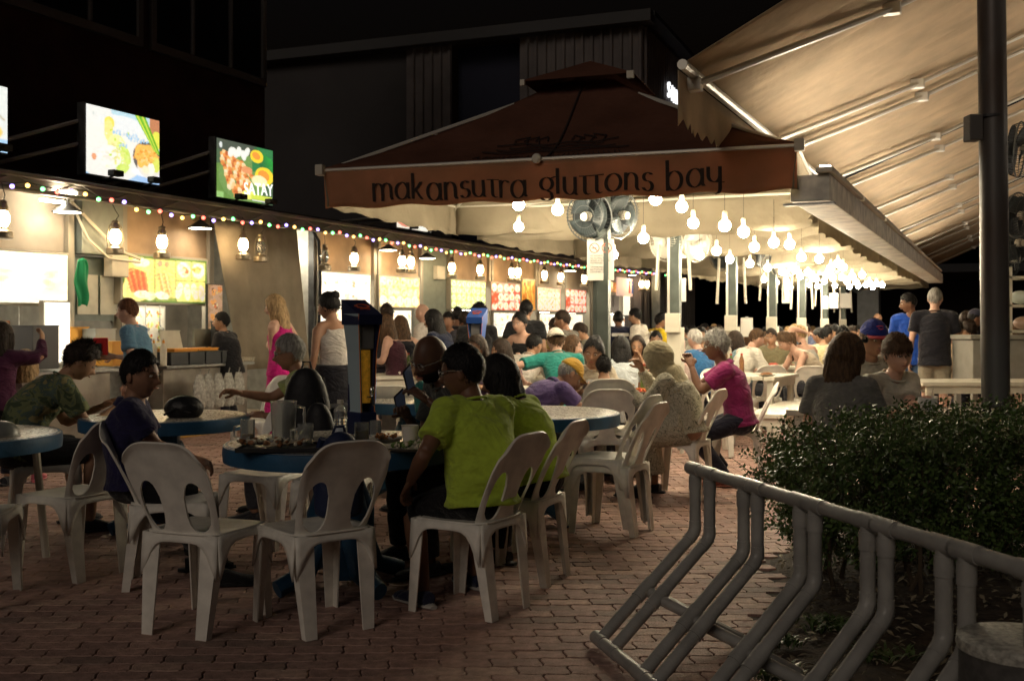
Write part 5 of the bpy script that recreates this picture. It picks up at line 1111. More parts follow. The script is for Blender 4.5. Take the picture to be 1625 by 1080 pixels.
cbox(338, 348, 1.05, .32, .08, tub, 'dark payment terminal standing on the counter before the worker', 'terminal', 'payment_terminal', v=-9.15)
cbox(157, 184, .87, .27, .4, mat('bin_orange', (.80, .38, .06), .5), 'stack of bright orange trays on the service bay worktop', 'tray stack', 'tray_stack', v=-9.1)
cbox(108, 125, 1.0, .3, .3, mat('bin_orange', (.8, .38, .06)), 'orange crate behind the head of the man in camouflage', 'crate', 'orange_crate', v=-9.5)
cbox(136, 168, 1.12, .16, .3, mat('clear_bin', (.5, .52, .48), .3), 'translucent bin under the meter box', 'bin', 'clear_bin', v=-9.3)
cbox(30, 72, .87, .45, .4, mat('cooler_box', (.12, .12, .125), .55), 'big dark grey cooler box beside the glowing white panel', 'cooler', 'cooler_box', v=-9.2)
cbox(365, 392, .85, .05, .25, fm['pale'], 'white bread loaf on a board at the right end of the counter', 'bread', 'bread_board')
for i, px in enumerate((244, 249)):
    u0 = fac(px, 560, -9.0)[0]; t = thing('squeeze_bottle', ['clear sauce bottle at the left of the grey tubs', 'second clear sauce bottle beside the first'][i], 'bottle', UV(u0, -9.0 + i * .1, .85), FZ); part('bottle', MB().lathe([(.04, 0), (.04, .22), (.012, .27), (.008, .32)], 12), cream_paint, t, True); part('cap', MB().lathe([(.016, .26), (.012, .3)], 10), ora, t)
for i, (px, r_) in enumerate([(368, .05), (374, .05)]):
    u0 = fac(px, 560, -9.0)[0]; t = thing('condiment_jar', ['brown condiment jar near the bread', 'second brown condiment jar near the bread'][i], 'jar', UV(u0, -9.0, .85), FZ); part('jar', MB().lathe([(r_, 0), (r_, .15)], 12), fm['brown'], t, True); part('lid', MB().lathe([(r_, .15), (r_, .19)], 12), steel, t)
# glass tumblers rack / steel kegs under counter front, seen as pale hanging bags
for i, px in enumerate((322, 336, 352, 368, 384)):
    u0, _ = fac(px, 600, -8.45); t = thing('hanging_bag', ['clear bag hanging on the counter front, ' + s for s in ('first from the left', 'second from the left', 'third from the left', 'fourth from the left', 'rightmost')][i], 'bag', UV(u0, -8.5, .35), FZ, 'clear bags on the counter front')
    part('bag', MB().tube([(0, 0, .0), (0, 0, .08), (0, 0, .3), (0, 0, .4)], [(.07, .05), (.10, .07), (.085, .05), (.05, .02)], 12), mat('clear_bag', (.5, .5, .46), .25, var=.3, vscale=25, bump=.8), t, True); part('hook', MB().tube([(0, 0, .4), (0, -.02, .46)], .006, 5), steel, t)
# green cloth, food picture wall, card reader
u0, z0 = fac(118, 450, SV + .2); t = single('green_cloth', MB().grid(lambda a, b2: ((a - .5) * (.06 + .16 * math.sin(math.pi * min(1, (1.02 - b2) * .9)) ** .7) + .015 * math.sin(b2 * 9), -.02 * math.sin(a * 9 + b2 * 4) - .02, (b2 - .5) * .52 + .03 * math.sin(a * 3)), 14, 14), mat('bright_green', (.02, .32, .13), .7), 'bright green cloth hanging beside the white menu board', 'cloth', smooth=True, loc=UV(u0, SV + .3, z0), rz=FZ, th=.008)
u0, z0 = fac(263, 530, SV + .0); t = thing('photo_board', 'board covered with small food pictures behind the counter of the satay stall', 'picture board', UV(u0, SV - .55, 1.15), FZ); part('board', MB().box((0, 0, 0), (1.15, .03, .85)), cream_paint, t)
pr2 = Print(60, 44, (.85, .8, .7), 8); pr2.plates(6, 5, FOOD['orange'] + FOOD['green'] + [(.3, .2, .2)], (.9, .88, .8), fill=.46); me = pr2.mesh('pictures', 1.1, .8, printed('print_plain', 0)); me.transform(Matrix.Translation((0, -.02, 0))); link('pictures', me, t)
u0, z0 = fac(334, 500, SV + .2); t = thing('food_banner', 'narrow brown banner of food photos at the left edge of the curtain', 'banner', UV(u0, SV + .28, 1.35), FZ); pr3 = Print(12, 50, (.6, .35, .2), 9); pr3.plates(1, 6, FOOD['orange'] + [(.4, .15, .05)], (.75, .45, .3), fill=.5); me = pr3.mesh('pictures', .28, 1.0, printed('print_plain', 0)); link('pictures', me, t); part('board', MB().box((0, .02, 0), (.3, .03, 1.02)), dark_metal, t)

# ------------------------------------------------------------------ bicycle rack of grey pipes
pipe = mat('pvc_grey', (.31, .305, .285), .36, var=.14, vscale=9, bump=.15, bscale=50); pr0 = .0245
rk = thing('bike_rack', 'grey plastic pipe bicycle rack with bent uprights in the right foreground', 'bicycle rack')
D = Vector((.262, -.965, 0)).normalized()
def tt_for(px, S, z):                                          # distance along the rail from S where it shows at px
    r_ = (px - CX) / F; return (r_ * S.y - S.x) / (D.x - r_ * D.y)
S_top = Vector((.80, 4.66, .70)); Q = Vector((-.965, -.262, 0)).normalized()
up = [1103, 1126, 1180, 1202, 1270, 1293, 1377, 1406, 1498, 1534, 1640, 1690]
t_up = [tt_for(p_, S_top, .7) for p_ in up]
def joint(p, d, l=.055, r=None): return MB().tube([p - d * l, p + d * l], r or pr0 * 1.14, 18)
endp = S_top + D * (t_up[-1] + .1)
part('top_rail', MB().tube([S_top + D * (t_up[0]), endp], pr0, 20), pipe, rk, True)
S_bot = Vector((.36, 4.36, .04)); part('bottom_rail', MB().tube([S_bot, S_bot + D * (t_up[-1] + .1)], pr0, 20), pipe, rk, True)
Zv = Vector((0, 0, 1))
for i, tu in enumerate(t_up):
    a = S_top + D * tu; el = a - Zv * .275; bt = S_bot + D * (tu - t_up[0])
    part('tee_joint', joint(a, D), pipe, rk, True)
    part('upright', MB().tube([a - Zv * .01, el], pr0, 18), pipe, rk, True); part('collar', joint(a - Zv * .06, Zv, .03), pipe, rk, True)
    sd = (bt - el).normalized()
    part('elbow', MB().tube([el + Zv * .05, el + Zv * .015, el + sd * .02, el + sd * .055], pr0 * 1.08, 18), pipe, rk, True)
    part('slanted_pipe', MB().tube([el, bt], pr0, 18), pipe, rk, True)
    if i % 2 == 0 or True:
        mid = el.lerp(bt, .55); part('tee_joint', joint(mid, sd, .05), pipe, rk, True)
        if i % 2 == 0 or i == 1:
            b_end = mid + Vector((.40, -.10, 0)); b_end.z = .03; part('brace', MB().tube([mid, b_end], pr0 * .95, 16), pipe, rk, True)
    part('tee_joint', joint(bt, D, .05), pipe, rk, True)
# concrete bollard bin
bx, by = X(1622, 2.80), 2.80
t = thing('concrete_bin', 'round speckled concrete bin top in the lower right corner', 'bin', (bx, by, 0))
cm_ = mat('concrete', (.42, .41, .36), .7, var=.35, vscale=60, bump=.4, bscale=150)
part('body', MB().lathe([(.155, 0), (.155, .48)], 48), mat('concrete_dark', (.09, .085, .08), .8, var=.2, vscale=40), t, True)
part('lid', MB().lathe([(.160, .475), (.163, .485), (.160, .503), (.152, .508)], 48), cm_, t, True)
g2 = MB()
for _ in range(60): a, q = fr.uniform(0, 6.3), fr.random() ** .5 * .1; g2.ball((q * math.cos(a) + .02, q * math.sin(a), .508), (fr.uniform(.004, .012), .004, .002), 6, 4)
o = part('grit', g2, mat('grit', (.6, .58, .5), .6), t); o['kind'] = 'stuff'

# ------------------------------------------------------------------ hedge
leafm = mat('hedge_leaf', (.045, .085, .020), .36, spec=.5, col2=(.10, .155, .045), vscale=14); stemm = mat('hedge_stem', (.07, .05, .03), .8)
hd_ = thing('hedge', 'bushy small-leaved hedge with a ragged top along the right side', 'hedge', (0, 0, 0))
npr = np.random.RandomState(4); L = []; stems = MB()
def top_at(x, y): return .80 + .05 * noise.noise(Vector((x * 2.2, y * 2.2, 0))) + .05 * noise.noise(Vector((x * 7, y * 7, 2))) + .015 * (x - 1.4) - .21 * min(1, max(0, (1.98 - x) / .62)) ** 1.3
def hx0(y, z): return 1.43 + .13 * noise.noise(Vector((y * 2.5, z * 3, 5))) + .28 * max(0, (.38 - z)) + .09 * max(0, 6.0 - y) * 0
twigs = 0; hr = random.Random(8)
pos = []
while twigs < 8500:
    x, y, z = hr.uniform(1.25, 4.2), hr.uniform(4.75, 6.15), hr.uniform(.16, .98)
    if x > .52 * y + .8: continue
    tp = top_at(x, y)
    if z > tp + (.05 if hr.random() < .25 else 0): continue
    x0 = hx0(y, z); yf = 4.92 + .10 * noise.noise(Vector((x * 3, z * 4, 9))) + .22 * max(0, .45 - z)
    if x < x0 - .03 or y < yf: continue
    dep = min(tp - z, x - x0, y - yf)
    if dep > .22 and hr.random() < .7: continue
    if noise.noise(Vector((x * 6, y * 6, z * 6))) < -.22 and dep < .2: continue
    pos.append((x, y, z)); twigs += 1
for (x, y, z) in pos:
    d = Vector((x - 2.3 if x < 1.8 else hr.uniform(-.4, .4), (y - 5.6) * .8, .55 + hr.uniform(-.3, .6))); d = (d + Vector((hr.uniform(-.5, .5),) * 3)).normalized()
    p0 = Vector((x, y, z)); ln = hr.uniform(.05, .11); sidev = d.orthogonal().normalized()
    if hr.random() < .35: stems.tube([p0 - d * .03, p0 + d * ln], .0016, 3, cap=False)
    for j in range(8):
        q = p0 + d * (ln * j / 7); a = j * 2.4 + hr.random(); o_ = (sidev * math.cos(a) + d.cross(sidev) * math.sin(a)); ld = (o_ + d * hr.uniform(.2, .9)).normalized()
        n_ = ld.cross(Vector((hr.uniform(-1, 1), hr.uniform(-1, 1), hr.uniform(-.4, .4)))).normalized(); s_ = hr.uniform(.014, .030); wv = ld.cross(n_).normalized()
        L += [q, q + ld * s_ * .55 + wv * s_ * .34 , q + ld * s_ * 1.25 + n_ * s_ * .1, q + ld * s_ * .55 - wv * s_ * .34]
nL = len(L) // 4; me = bpy.data.meshes.new('foliage'); me.from_pydata([tuple(v_) for v_ in L], [], [(4 * i, 4 * i + 1, 4 * i + 2, 4 * i + 3) for i in range(nL)]); me.materials.append(leafm)
o = link('foliage', me, hd_); o['kind'] = 'stuff'
for i in range(34):
    x, y = hr.uniform(1.5, 3.6), hr.uniform(5.05, 6.0); pts = [(x, y, 0)]
    for k in range(5): x += hr.uniform(-.05, .05); y += hr.uniform(-.05, .05); pts.append((x, y, .15 * (k + 1)))
    part('branch', MB().tube(pts, [.013, .011, .009, .008, .006, .004], 6), stemm, hd_, True)
o = part('twigs', stems, stemm, hd_); o['kind'] = 'stuff'
wd_ = MB()
for _ in range(90):
    x, y = hr.choice([(1.05, 4.35), (.98, 3.95), (1.35, 4.6), (1.5, 4.2)]); x += hr.gauss(0, .06); y += hr.gauss(0, .06); z = .01
    for k in range(5):
        a = hr.uniform(0, 6.3); dx, dy = math.cos(a), math.sin(a); wd_.add([(x, y, z), (x + dx * .03 - dy * .006, y + dy * .03 + dx * .006, z + .04), (x + dx * .06, y + dy * .06, z + .05), (x + dx * .03 + dy * .006, y + dy * .03 - dx * .006, z + .04)], [(0, 1, 2, 3)])
o = link('weeds', wd_.mesh('weeds', leafm)); o['kind'] = 'stuff'
# ------------------------------------------------------------------ people
SK = {k: mat('skin_' + k, c, .5, spec=.35, var=.08, vscale=25) for k, c in dict(light=(.56, .34, .25), tan=(.42, .24, .15), mid=(.30, .16, .10), brown=(.17, .085, .05), dark=(.10, .05, .032)).items()}
HR = {k: mat('hair_' + k, c, .55, spec=.22, var=.4, vscale=60, bump=.8, bscale=120, stretch=(1, 1, .25)) for k, c in dict(black=(.010, .009, .009), dark=(.028, .018, .013), brown=(.075, .042, .022), blond=(.36, .24, .12), grey=(.26, .25, .23), white=(.45, .43, .40), auburn=(.12, .05, .025)).items()}
def cloth(c, key=None, rough=.85):
    nm = 'cloth_%d_%d_%d' % tuple(int(q * 255) for q in c); new = nm not in MATS
    m = mat(nm, c, rough, spec=.2, var=.10, vscale=30, bump=.35, bscale=260, sheen=.15)
    if new: creases(m)
    return m
def creases(m):
    n = m.node_tree.nodes; l = m.node_tree.links; b = n['Principled BSDF']; tc = n.new('ShaderNodeTexCoord')
    w_ = n.new('ShaderNodeTexNoise'); w_.inputs['Scale'].default_value = 5.5; w_.inputs['Detail'].default_value = 2.5; w_.inputs['Distortion'].default_value = 2.2
    mp = n.new('ShaderNodeMapping'); mp.inputs['Scale'].default_value = (1, 1, 1.7); mp.inputs['Rotation'].default_value = (.4, .5, 0); l.new(tc.outputs['Object'], mp.inputs[0]); l.new(mp.outputs[0], w_.inputs['Vector'])
    bp = n.new('ShaderNodeBump'); bp.inputs['Strength'].default_value = .55; bp.inputs['Distance'].default_value = .045; l.new(w_.outputs['Fac'], bp.inputs['Height'])
    old = [x for x in l if x.to_node == b and x.to_socket.name == 'Normal']
    if old: l.new(old[0].from_socket, bp.inputs['Normal'])
    l.new(bp.outputs[0], b.inputs['Normal'])
eye_w, eye_d = mat('eye_white', (.6, .57, .52), .3), mat('eye_dark', (.02, .012, .01), .2); lip_m = mat('lips', (.30, .10, .08), .45)
def smooth01(t): t = np.clip(t, 0, 1); return t * t * (3 - 2 * t)
def headpos(x, y, z, heavy=0):
    a, b, c = .074, .094, .115; low = np.clip(-z, 0, 1); front = np.clip(y, 0, 1); back = np.clip(-y, 0, 1)
    Xx = a * x * (1 - (.26 - .1 * heavy) * low ** 1.5); Yy = b * y + back * low * .05 + front ** 2 * low * .010; Zz = c * z
    g = lambda x0, z0, sx, sz: np.exp(-((x - x0) / sx) ** 2 - ((z - z0) / sz) ** 2) * (y > 0)
    Yy = Yy + .027 * g(0, -.25, .12, .12) + .010 * g(0, -.06, .09, .18) + .004 * (g(.33, .16, .25, .08) + g(-.33, .16, .25, .08)) - .009 * (g(.37, .02, .17, .10) + g(-.37, .02, .17, .10)) + .006 * g(0, -.50, .26, .07) - .004 * g(0, -.50, .28, .022) - .004 * g(0, -.66, .2, .05) + .011 * g(0, -.84, .28, .12)
    Xx = Xx + .003 * (g(.6, -.2, .25, .25) - g(-.6, -.2, .25, .25)); return Xx, Yy, Zz
def sph(nl, nm):
    vs = [(0, 0, -1)]
    for i in range(1, nm):
        a = -math.pi / 2 + math.pi * i / nm; vs += [(math.cos(a) * math.cos(2 * math.pi * j / nl), math.cos(a) * math.sin(2 * math.pi * j / nl), math.sin(a)) for j in range(nl)]
    vs.append((0, 0, 1)); L = len(vs) - 1; fs = []
    for j in range(nl): fs.append((0, 1 + (j + 1) % nl, 1 + j)); fs.append((L, L - nl + j, L - nl + (j + 1) % nl))
    for i in range(nm - 2):
        for j in range(nl): a = 1 + i * nl; fs.append((a + j, a + (j + 1) % nl, a + nl + (j + 1) % nl, a + nl + j))
    return np.array(vs), fs
SPH = {2: sph(56, 44), 1: sph(32, 24), 0: sph(16, 12)}
def rotm(yaw, pitch, roll=0): return Matrix.Rotation(R(yaw), 3, 'Z') @ Matrix.Rotation(R(-pitch), 3, 'X') @ Matrix.Rotation(R(roll), 3, 'Y')
def ik(S_, W, a, b, pole):
    d = W - S_; L = d.length
    if L > (a + b) * .995: W = S_ + d.normalized() * (a + b) * .995; d = W - S_; L = d.length
    L = max(L, abs(a - b) + .02); x = (a * a - b * b + L * L) / (2 * L); h = math.sqrt(max(0, a * a - x * x)); u = d.normalized()
    p = pole - u * pole.dot(u); p = p.normalized() if p.length > 1e-4 else u.orthogonal().normalized(); return S_ + u * x + p * h, W
def folds(me, amp, seed):
    n = len(me.vertices); co = np.empty(n * 3); no = np.empty(n * 3); me.vertices.foreach_get('co', co); me.vertices.foreach_get('normal', no)
    co = co.reshape(-1, 3); no = no.reshape(-1, 3); x, y, z = co.T; s = seed * 1.7
    d = np.sin(21 * z + 14 * x + 3 * np.sin(9 * y + s) + s) * .5 + np.sin(34 * z - 25 * x + 4 * np.sin(7 * z + s)) * .35 + np.sin(60 * x + 22 * z + 5 * np.sin(11 * y)) * .15
    d = np.sign(d) * np.abs(d) ** 1.4; co = co + no * (d * amp)[:, None]; me.vertices.foreach_set('co', co.reshape(-1)); me.update()
def strands(o, T, HMt, det, lift, ln, fat):
    ok = np.where(T > .0012)[0]; n = {2: 1500, 1: 700, 0: 160}[det]; sv = SPH[det][0]; rs = np.random.RandomState(len(ok) + det)
    if len(ok) < 4: return
    me = o.data; k = rs.choice(ok, n); d = sv[k] + rs.normal(0, .06, (n, 3)); d /= np.linalg.norm(d, axis=1)[:, None]
    a, b, c = headpos(d[:, 0], d[:, 1], d[:, 2], fat); base = np.stack([a, b, c], 1) + d * (T[k] * .7)[:, None]
    flow = np.stack([d[:, 0] * .4 + .15, -.25 + .75 * (d[:, 1] > .2) , -np.ones(n) * .9], 1); flow -= d * (flow * d).sum(1)[:, None]; flow /= np.linalg.norm(flow, axis=1)[:, None] + 1e-6
    dr = flow * (1 - lift) + d * lift + rs.normal(0, .16, (n, 3)); dr /= np.linalg.norm(dr, axis=1)[:, None]; L = ln * rs.uniform(.5, 1.15, n)
    sd = np.cross(dr, d); sd /= np.linalg.norm(sd, axis=1)[:, None] + 1e-6; wd = (.0026 if det == 2 else .0045 if det == 1 else .009)
    tip = base + dr * L[:, None]; vs = np.stack([base - sd * wd, base + sd * wd, tip], 1).reshape(-1, 3)
    m3 = MB(); m3.add(vs.tolist(), [(3 * i, 3 * i + 1, 3 * i + 2) for i in range(n)], HMt); m4 = m3.mesh('s', me.materials[0])
    bq = bmesh.new(); bq.from_mesh(me); bq.from_mesh(m4); bq.to_mesh(me); bq.free()
def person(px, pyt, Y, yaw, pose='sit', label='', lean=8, slouch=10, hy=0, hp=8, hr=0, skin='tan', hair='short', hc='black', top='tee', tc=(.3, .3, .3), bot='pants', bc=(.03, .03, .04), arms='table', det=1, female=False, fat=0, extras=(), group=None, legs='', shoe=None, seat=.44, hlen=.3, hs=1.0, fixs=None, name='person', tm=None, bm=None):
    zt_ = CH - (pyt - HZ) / F * Y
    def fk(s):
        sit = pose == 'sit'; hz = (seat + .095) if sit else .92 * s
        D_ = lambda a: Vector((0, math.sin(R(a)), math.cos(R(a))))
        P0 = Vector((0, 0, hz)); S1 = P0 + D_(lean) * .25 * s; N = S1 + D_(lean + slouch) * .27 * s; nd = D_((lean + slouch) * .75 + 8); HM = rotm(hy, hp + 0, hr)
        hb = N + nd * .065 * s; Hc = hb + HM @ Vector((0, .018, .095)); return P0, S1, N, hb, Hc, HM
    s = fixs or 1.0; hh_ = .118 * 1.03 * hs + (.012 if hair != 'bald' else 0)
    if not fixs:
        for _ in range(5): s = min(1.13, max(.76, s + (zt_ - fk(s)[4].z - hh_) / (.75 if pose == 'sit' else 1.55)))
    P0, S1, N, hb, Hc, HM = fk(s); Rz = Matrix.Rotation(R(yaw), 3, 'Z'); hw = Rz @ Hc
    root = Vector((X(px, Y) - hw.x, Y - hw.y, 0)); t = thing(name, label, 'person', root, R(yaw), group)
    hs = hs * 1.03 * min(1, s + .2)
    sp = [P0, P0.lerp(S1, .5), S1, S1.lerp(N, .4), S1.lerp(N, .75), N]
    w_ = .9 if female else 1.0
    rad = [(.165, .115), (.145 * w_ + .03 * fat, .105 + .05 * fat), (.150 * w_ + .02 * fat, .110 + .04 * fat), (.165 * w_, .115 + .01 * fat), (.145 * w_, .088), (.060, .058)]
    ux = Vector((1, 0, 0)); spd = (N - S1).normalized(); fw = spd.cross(ux) * -1; fw = Vector((0, spd.z, -spd.y))
    sh = [N - spd * .055 * s + ux * (sx * (.175 * w_ + .01) * s) for sx in (-1, 1)]
    hip = [P0 + ux * (sx * .088 * s) for sx in (-1, 1)]
    # legs
    kn, an = [], []
    for i, sx in enumerate((-1, 1)):
        if pose == 'sit':
            dz, dx, fy = 0, .06 + (.05 if not female else 0), .0
            if legs == 'apart': dx = .14
            K = hip[i] + Vector((sx * dx, .41 * s, .015)); foot_y = K.y + (-.02 if legs != 'tucked' else -.25) + (.16 if legs == 'fwd' and i == 1 else 0) + (-.12 if legs == 'stagger' and i == 0 else 0)
            A_n = Vector((K.x + sx * .01, foot_y, .085)); K, A_n = ik(hip[i], A_n, .43 * s, .42 * s, Vector((sx * .1, 1, .9)))
            if legs == 'cross' and i == 0: K = hip[1] + Vector((-.02, .40 * s, .12)); A_n = K + Vector((.10, .30, -.20)) * s
        else:
            st_ = (.0, .0) if not legs else (.12, -.14)
            A_n = Vector((sx * .10, st_[i] , .085)); K, A_n = ik(hip[i], A_n, .43 * s, .42 * s, Vector((0, 1, 0)))
        kn.append(K); an.append(A_n)
    # arms
    el, wr, hdn = [], [], []; aw_ = arms if isinstance(arms, (list, tuple)) else [arms, arms]
    for i, sx in enumerate((-1, 1)):
        a = aw_[i]; pole = Vector((sx * .5, -.5, -.8))
        if isinstance(a, (tuple, Vector)): W = Vector(a[:3]); pole = Vector(a[3:6]) if len(a) >= 6 else pole
        elif a == 'table': W = Vector((sx * .13, sh[i].y + .33 * s, max(.78, sh[i].z - .26 * s)))
        elif a == 'lap': W = hip[i] + Vector((sx * -.0, .26, .10))
        elif a == 'down': W = Vector((sx * (.27 * s), .03, P0.z - .06)); pole = Vector((sx * .3, -1, 0))
        elif a == 'fold': W = Vector((-sx * .08, .20, P0.z + .24 * s))
        elif a == 'hold': W = Vector((sx * .10, .30, P0.z + .20 * s))
        elif a == 'face': W = Hc + HM @ Vector((sx * .06, .12, -.14))
        elif a == 'hip': W = P0 + Vector((sx * .17, .04, .06)); pole = Vector((sx, -.5, 0))
        elif a == 'up': W = Hc + Vector((-sx * .02, -.10, .02)); pole = Vector((sx, .2, .3))
        else: W = Vector((sx * .25, .1, .8))
        E, W = ik(sh[i], W, .29 * s, .255 * s, pole); el.append(E); wr.append(W); hdn.append((W - E).normalized())
    vox = {2: .012, 1: .017, 0: .026}[det]; nn = {2: 16, 1: 12, 0: 8}[det]
    b = MB(); b.tube(sp, rad, nn + 6, side=ux); b.ball(P0, (.16, .12, .11), nn, 8)
    b.tube([N - spd * .05, N, hb, hb + (Hc - hb) * .55], [(.065, .06), (.056, .054), (.052, .052), (.05, .052)], nn, side=ux)
    for i in (0, 1):
        b.tube([N - spd * .03 + ux * (.02 * (-1, 1)[i]), sh[i].lerp(N, .45) , sh[i]], [.05, .05, .052], nn)
        b.tube([sh[i], sh[i].lerp(el[i], .5), el[i]], [.050 + .006 * fat, .044 + .006 * fat, .036], nn); b.tube([el[i] - (wr[i] - el[i]) * .02, el[i].lerp(wr[i], .3), wr[i]], [.036, .037 + .004 * fat, .024], nn)
        b.tube([hip[i], hip[i].lerp(kn[i], .5), kn[i]], [.085, .072, .054], nn); b.tube([kn[i], kn[i].lerp(an[i], .3), an[i] - Vector((0, 0, .02))], [.053, .055, .034], nn)
    me = bake(b.mesh('b', SK[skin]), [('REMESH', dict(mode='VOXEL', voxel_size=vox)), ('SMOOTH', dict(factor=.6, iterations=5 if det else 3))])
    # head and hands joined to the body's own mesh
    h = MB(); sv, sf = SPH[det]; hx, hy_, hz_ = headpos(sv[:, 0], sv[:, 1], sv[:, 2], fat); HMt = Matrix.Translation(Hc) @ HM.to_4x4() @ Matrix.Diagonal((hs, hs, hs, 1))
    h.add(np.stack([hx, hy_, hz_], 1).tolist(), sf, HMt)
    for sx in (-1, 1): h.ball((sx * .074, -.008, -.006), (.010, .020, .031), 10, 8, HMt, Rm=Euler((R(8), 0, R(-18 * sx))).to_matrix())
    for i, sx in enumerate((-1, 1)):
        hd = hdn[i]; pn = Vector((-sx * .55, 0, -1)) if pose == 'sit' else Vector((-sx, 0, 0)); lat = hd.cross(pn); lat = lat.normalized() if lat.length > .1 else Vector((1, 0, 0)); pn = lat.cross(hd).normalized(); ls = sx if True else 1
        W = wr[i]; h.tube([W - hd * .02, W + hd * .02, W + hd * .055, W + hd * .088], [(.024, .018), (.031, .015), (.040, .014), (.036, .011)], 10, side=lat)
        if det > 0:
            for f in range(4):
                fl_ = (.064, .073, .068, .052)[f]; p = W + hd * .083 + lat * (-.0285 + .019 * f); q = p + (hd * .8 + pn * .35).normalized() * fl_ * .45; r_ = q + (hd * .5 + pn * .85).normalized() * fl_ * .35; e_ = r_ + (hd * .1 + pn).normalized() * fl_ * .25
                h.tube([p - hd * .01, q, r_, e_], [.0095, .009, .008, .0062], 6)
            th_ = -1; p = W + hd * .025 + lat * (.026 * th_); h.tube([p, p + (hd * .6 + lat * th_ * .7 + pn * .3).normalized() * .04, p + (hd * .9 + lat * th_ * .45 + pn * .5).normalized() * .068], [.012, .0105, .008], 6)
        else: h.tube([W + hd * .08, W + hd * .12 + pn * .02, W + hd * .14 + pn * .05], [(.034, .011), (.03, .01), (.022, .009)], 6, side=lat)
    hm = h.mesh('h', SK[skin]); bmm = bmesh.new(); bmm.from_mesh(me); bmm.from_mesh(hm); full = bpy.data.meshes.new('body'); bmm.to_mesh(full); bmm.free(); full.materials.append(SK[skin]); full.shade_smooth()
    body = link('body', full, t)
    # clothes
    T_ = tm or cloth(tc); Bm = bm or cloth(bc); ex = .020
    if tm and 'cr' not in tm: tm['cr'] = 1; creases(tm)
    c = MB()
    hem0 = P0 - (S1 - P0).normalized() * (.05 if pose == 'sit' else .10) * s
    neckr = .080 if top != 'tank' else .10
    if top != 'bare':
        pts = [hem0] + sp[:5] + [N - spd * .012 * s]; rr = [(rad[0][0] + ex + .008, rad[0][1] + ex + .02 + .05 * fat)] + [(a + ex, b_ + ex) for a, b_ in rad[:5]] + [(neckr, .074)]
        if top == 'tank': pts = pts[:5] + [S1.lerp(N, .72)]; rr = rr[:5] + [(.125 * w_, .095)]
        c.tube(pts, rr, nn + 8, side=ux)
        if top == 'tank':
            for sx in (-1, 1): c.tube([S1.lerp(N, .6) + ux * sx * .09 + fw * .09, N - spd * .015 + ux * sx * .095, S1.lerp(N, .6) + ux * sx * .09 - fw * .09], .016, 8)
        else:
            for i, sx in enumerate((-1, 1)):
                c.ball(sh[i], .072 + .008 * fat, 12, 8)
                c.tube([N - spd * .05 + ux * (.03 * sx), sh[i].lerp(N, .45) - Vector((0, 0, .004)), sh[i]], [.068, .066, .070], nn)
                sl = .66 if top in ('tee', 'polo') else 1.0; E2 = sh[i].lerp(el[i], sl)
                fl = .074 if top in ('tee', 'polo') else .058
                c.tube([sh[i], sh[i].lerp(E2, .4), E2], [.071 + .01 * fat, .068 + .008 * fat, fl], nn)
                if sl == 1.0: c.tube([el[i], el[i].lerp(wr[i], .4), el[i].lerp(wr[i], .93)], [.056, .052, .040], nn)
        cm2 = bake(c.mesh('shirt', T_), [('REMESH', dict(mode='VOXEL', voxel_size=vox * .9)), ('SMOOTH', dict(factor=.55, iterations=3 if det else 2))]); folds(cm2, {2: .008, 1: .007, 0: .004}[det], px * .01); cm2.shade_smooth(); cm2.materials.clear(); cm2.materials.append(T_); link({'tank': 'tank_top', 'long': 'long_sleeved_top', 'polo': 'polo_shirt'}.get(top, 'shirt'), cm2, t)
        if top in ('tee', 'long') and det > 0: part('neck_band', MB().tube([N + spd * .006 + ux * (.079 * math.cos(a * .3927)) + fw * (.074 * math.sin(a * .3927)) for a in range(17)], .0065, 6), T_, t, True)
        if top == 'polo': part('collar', MB().tube([N - spd * .03 - fw * .02, N + spd * .015 - fw * .012], [(.088, .084), (.070, .068)], 18, side=ux, cap=False), T_, t, True, th=.006)
    c = MB()
    if bot in ('skirt', 'dress'):
        if pose == 'sit':
            c.tube([P0 + Vector((0, -.02, .05)), P0 + Vector((0, .15, 0)), (kn[0] + kn[1]) / 2, (an[0] + an[1]) / 2 + Vector((0, 0, .08))], [(.215, .19), (.235, .16), (.21, .12), (.21, .12)], 20, side=ux)
        else: c.tube([P0 + Vector((0, 0, .10)), P0, P0 - Vector((0, 0, .35)), P0 - Vector((0, 0, .62 if bot == 'skirt' else .8))], [(.185, .145), (.20, .16), (.215, .18), (.24, .19)], 20, side=ux)
    else:
        c.ball(P0 + Vector((0, 0, -.005)), (.178, .135, .125), nn, 10)
        c.tube([P0, P0 + (S1 - P0) * .25], [(.175, .128), (.158 + .02 * fat, .118 + .03 * fat)], nn, side=ux)
        for i in (0, 1):
            if bot == 'shorts': c.tube([hip[i], hip[i].lerp(kn[i], .5), hip[i].lerp(kn[i], .93)], [.098, .092, .080], nn)
            else:
                c.tube([hip[i], hip[i].lerp(kn[i], .5), kn[i]], [.098, .084, .068], nn); c.tube([kn[i], kn[i].lerp(an[i], .35), an[i] + Vector((0, 0, .01))], [.067, .067, .056], nn)
    cm3 = bake(c.mesh('trousers', Bm), [('REMESH', dict(mode='VOXEL', voxel_size=vox)), ('SMOOTH', dict(factor=.5, iterations=3))]); folds(cm3, .005, px * .013 + 1); cm3.shade_smooth(); cm3.materials.clear(); cm3.materials.append(Bm); link({'shorts': 'shorts', 'skirt': 'skirt', 'dress': 'skirt'}.get(bot, 'trousers'), cm3, t)
    shm = cloth(shoe or (.03, .03, .035), rough=.6)
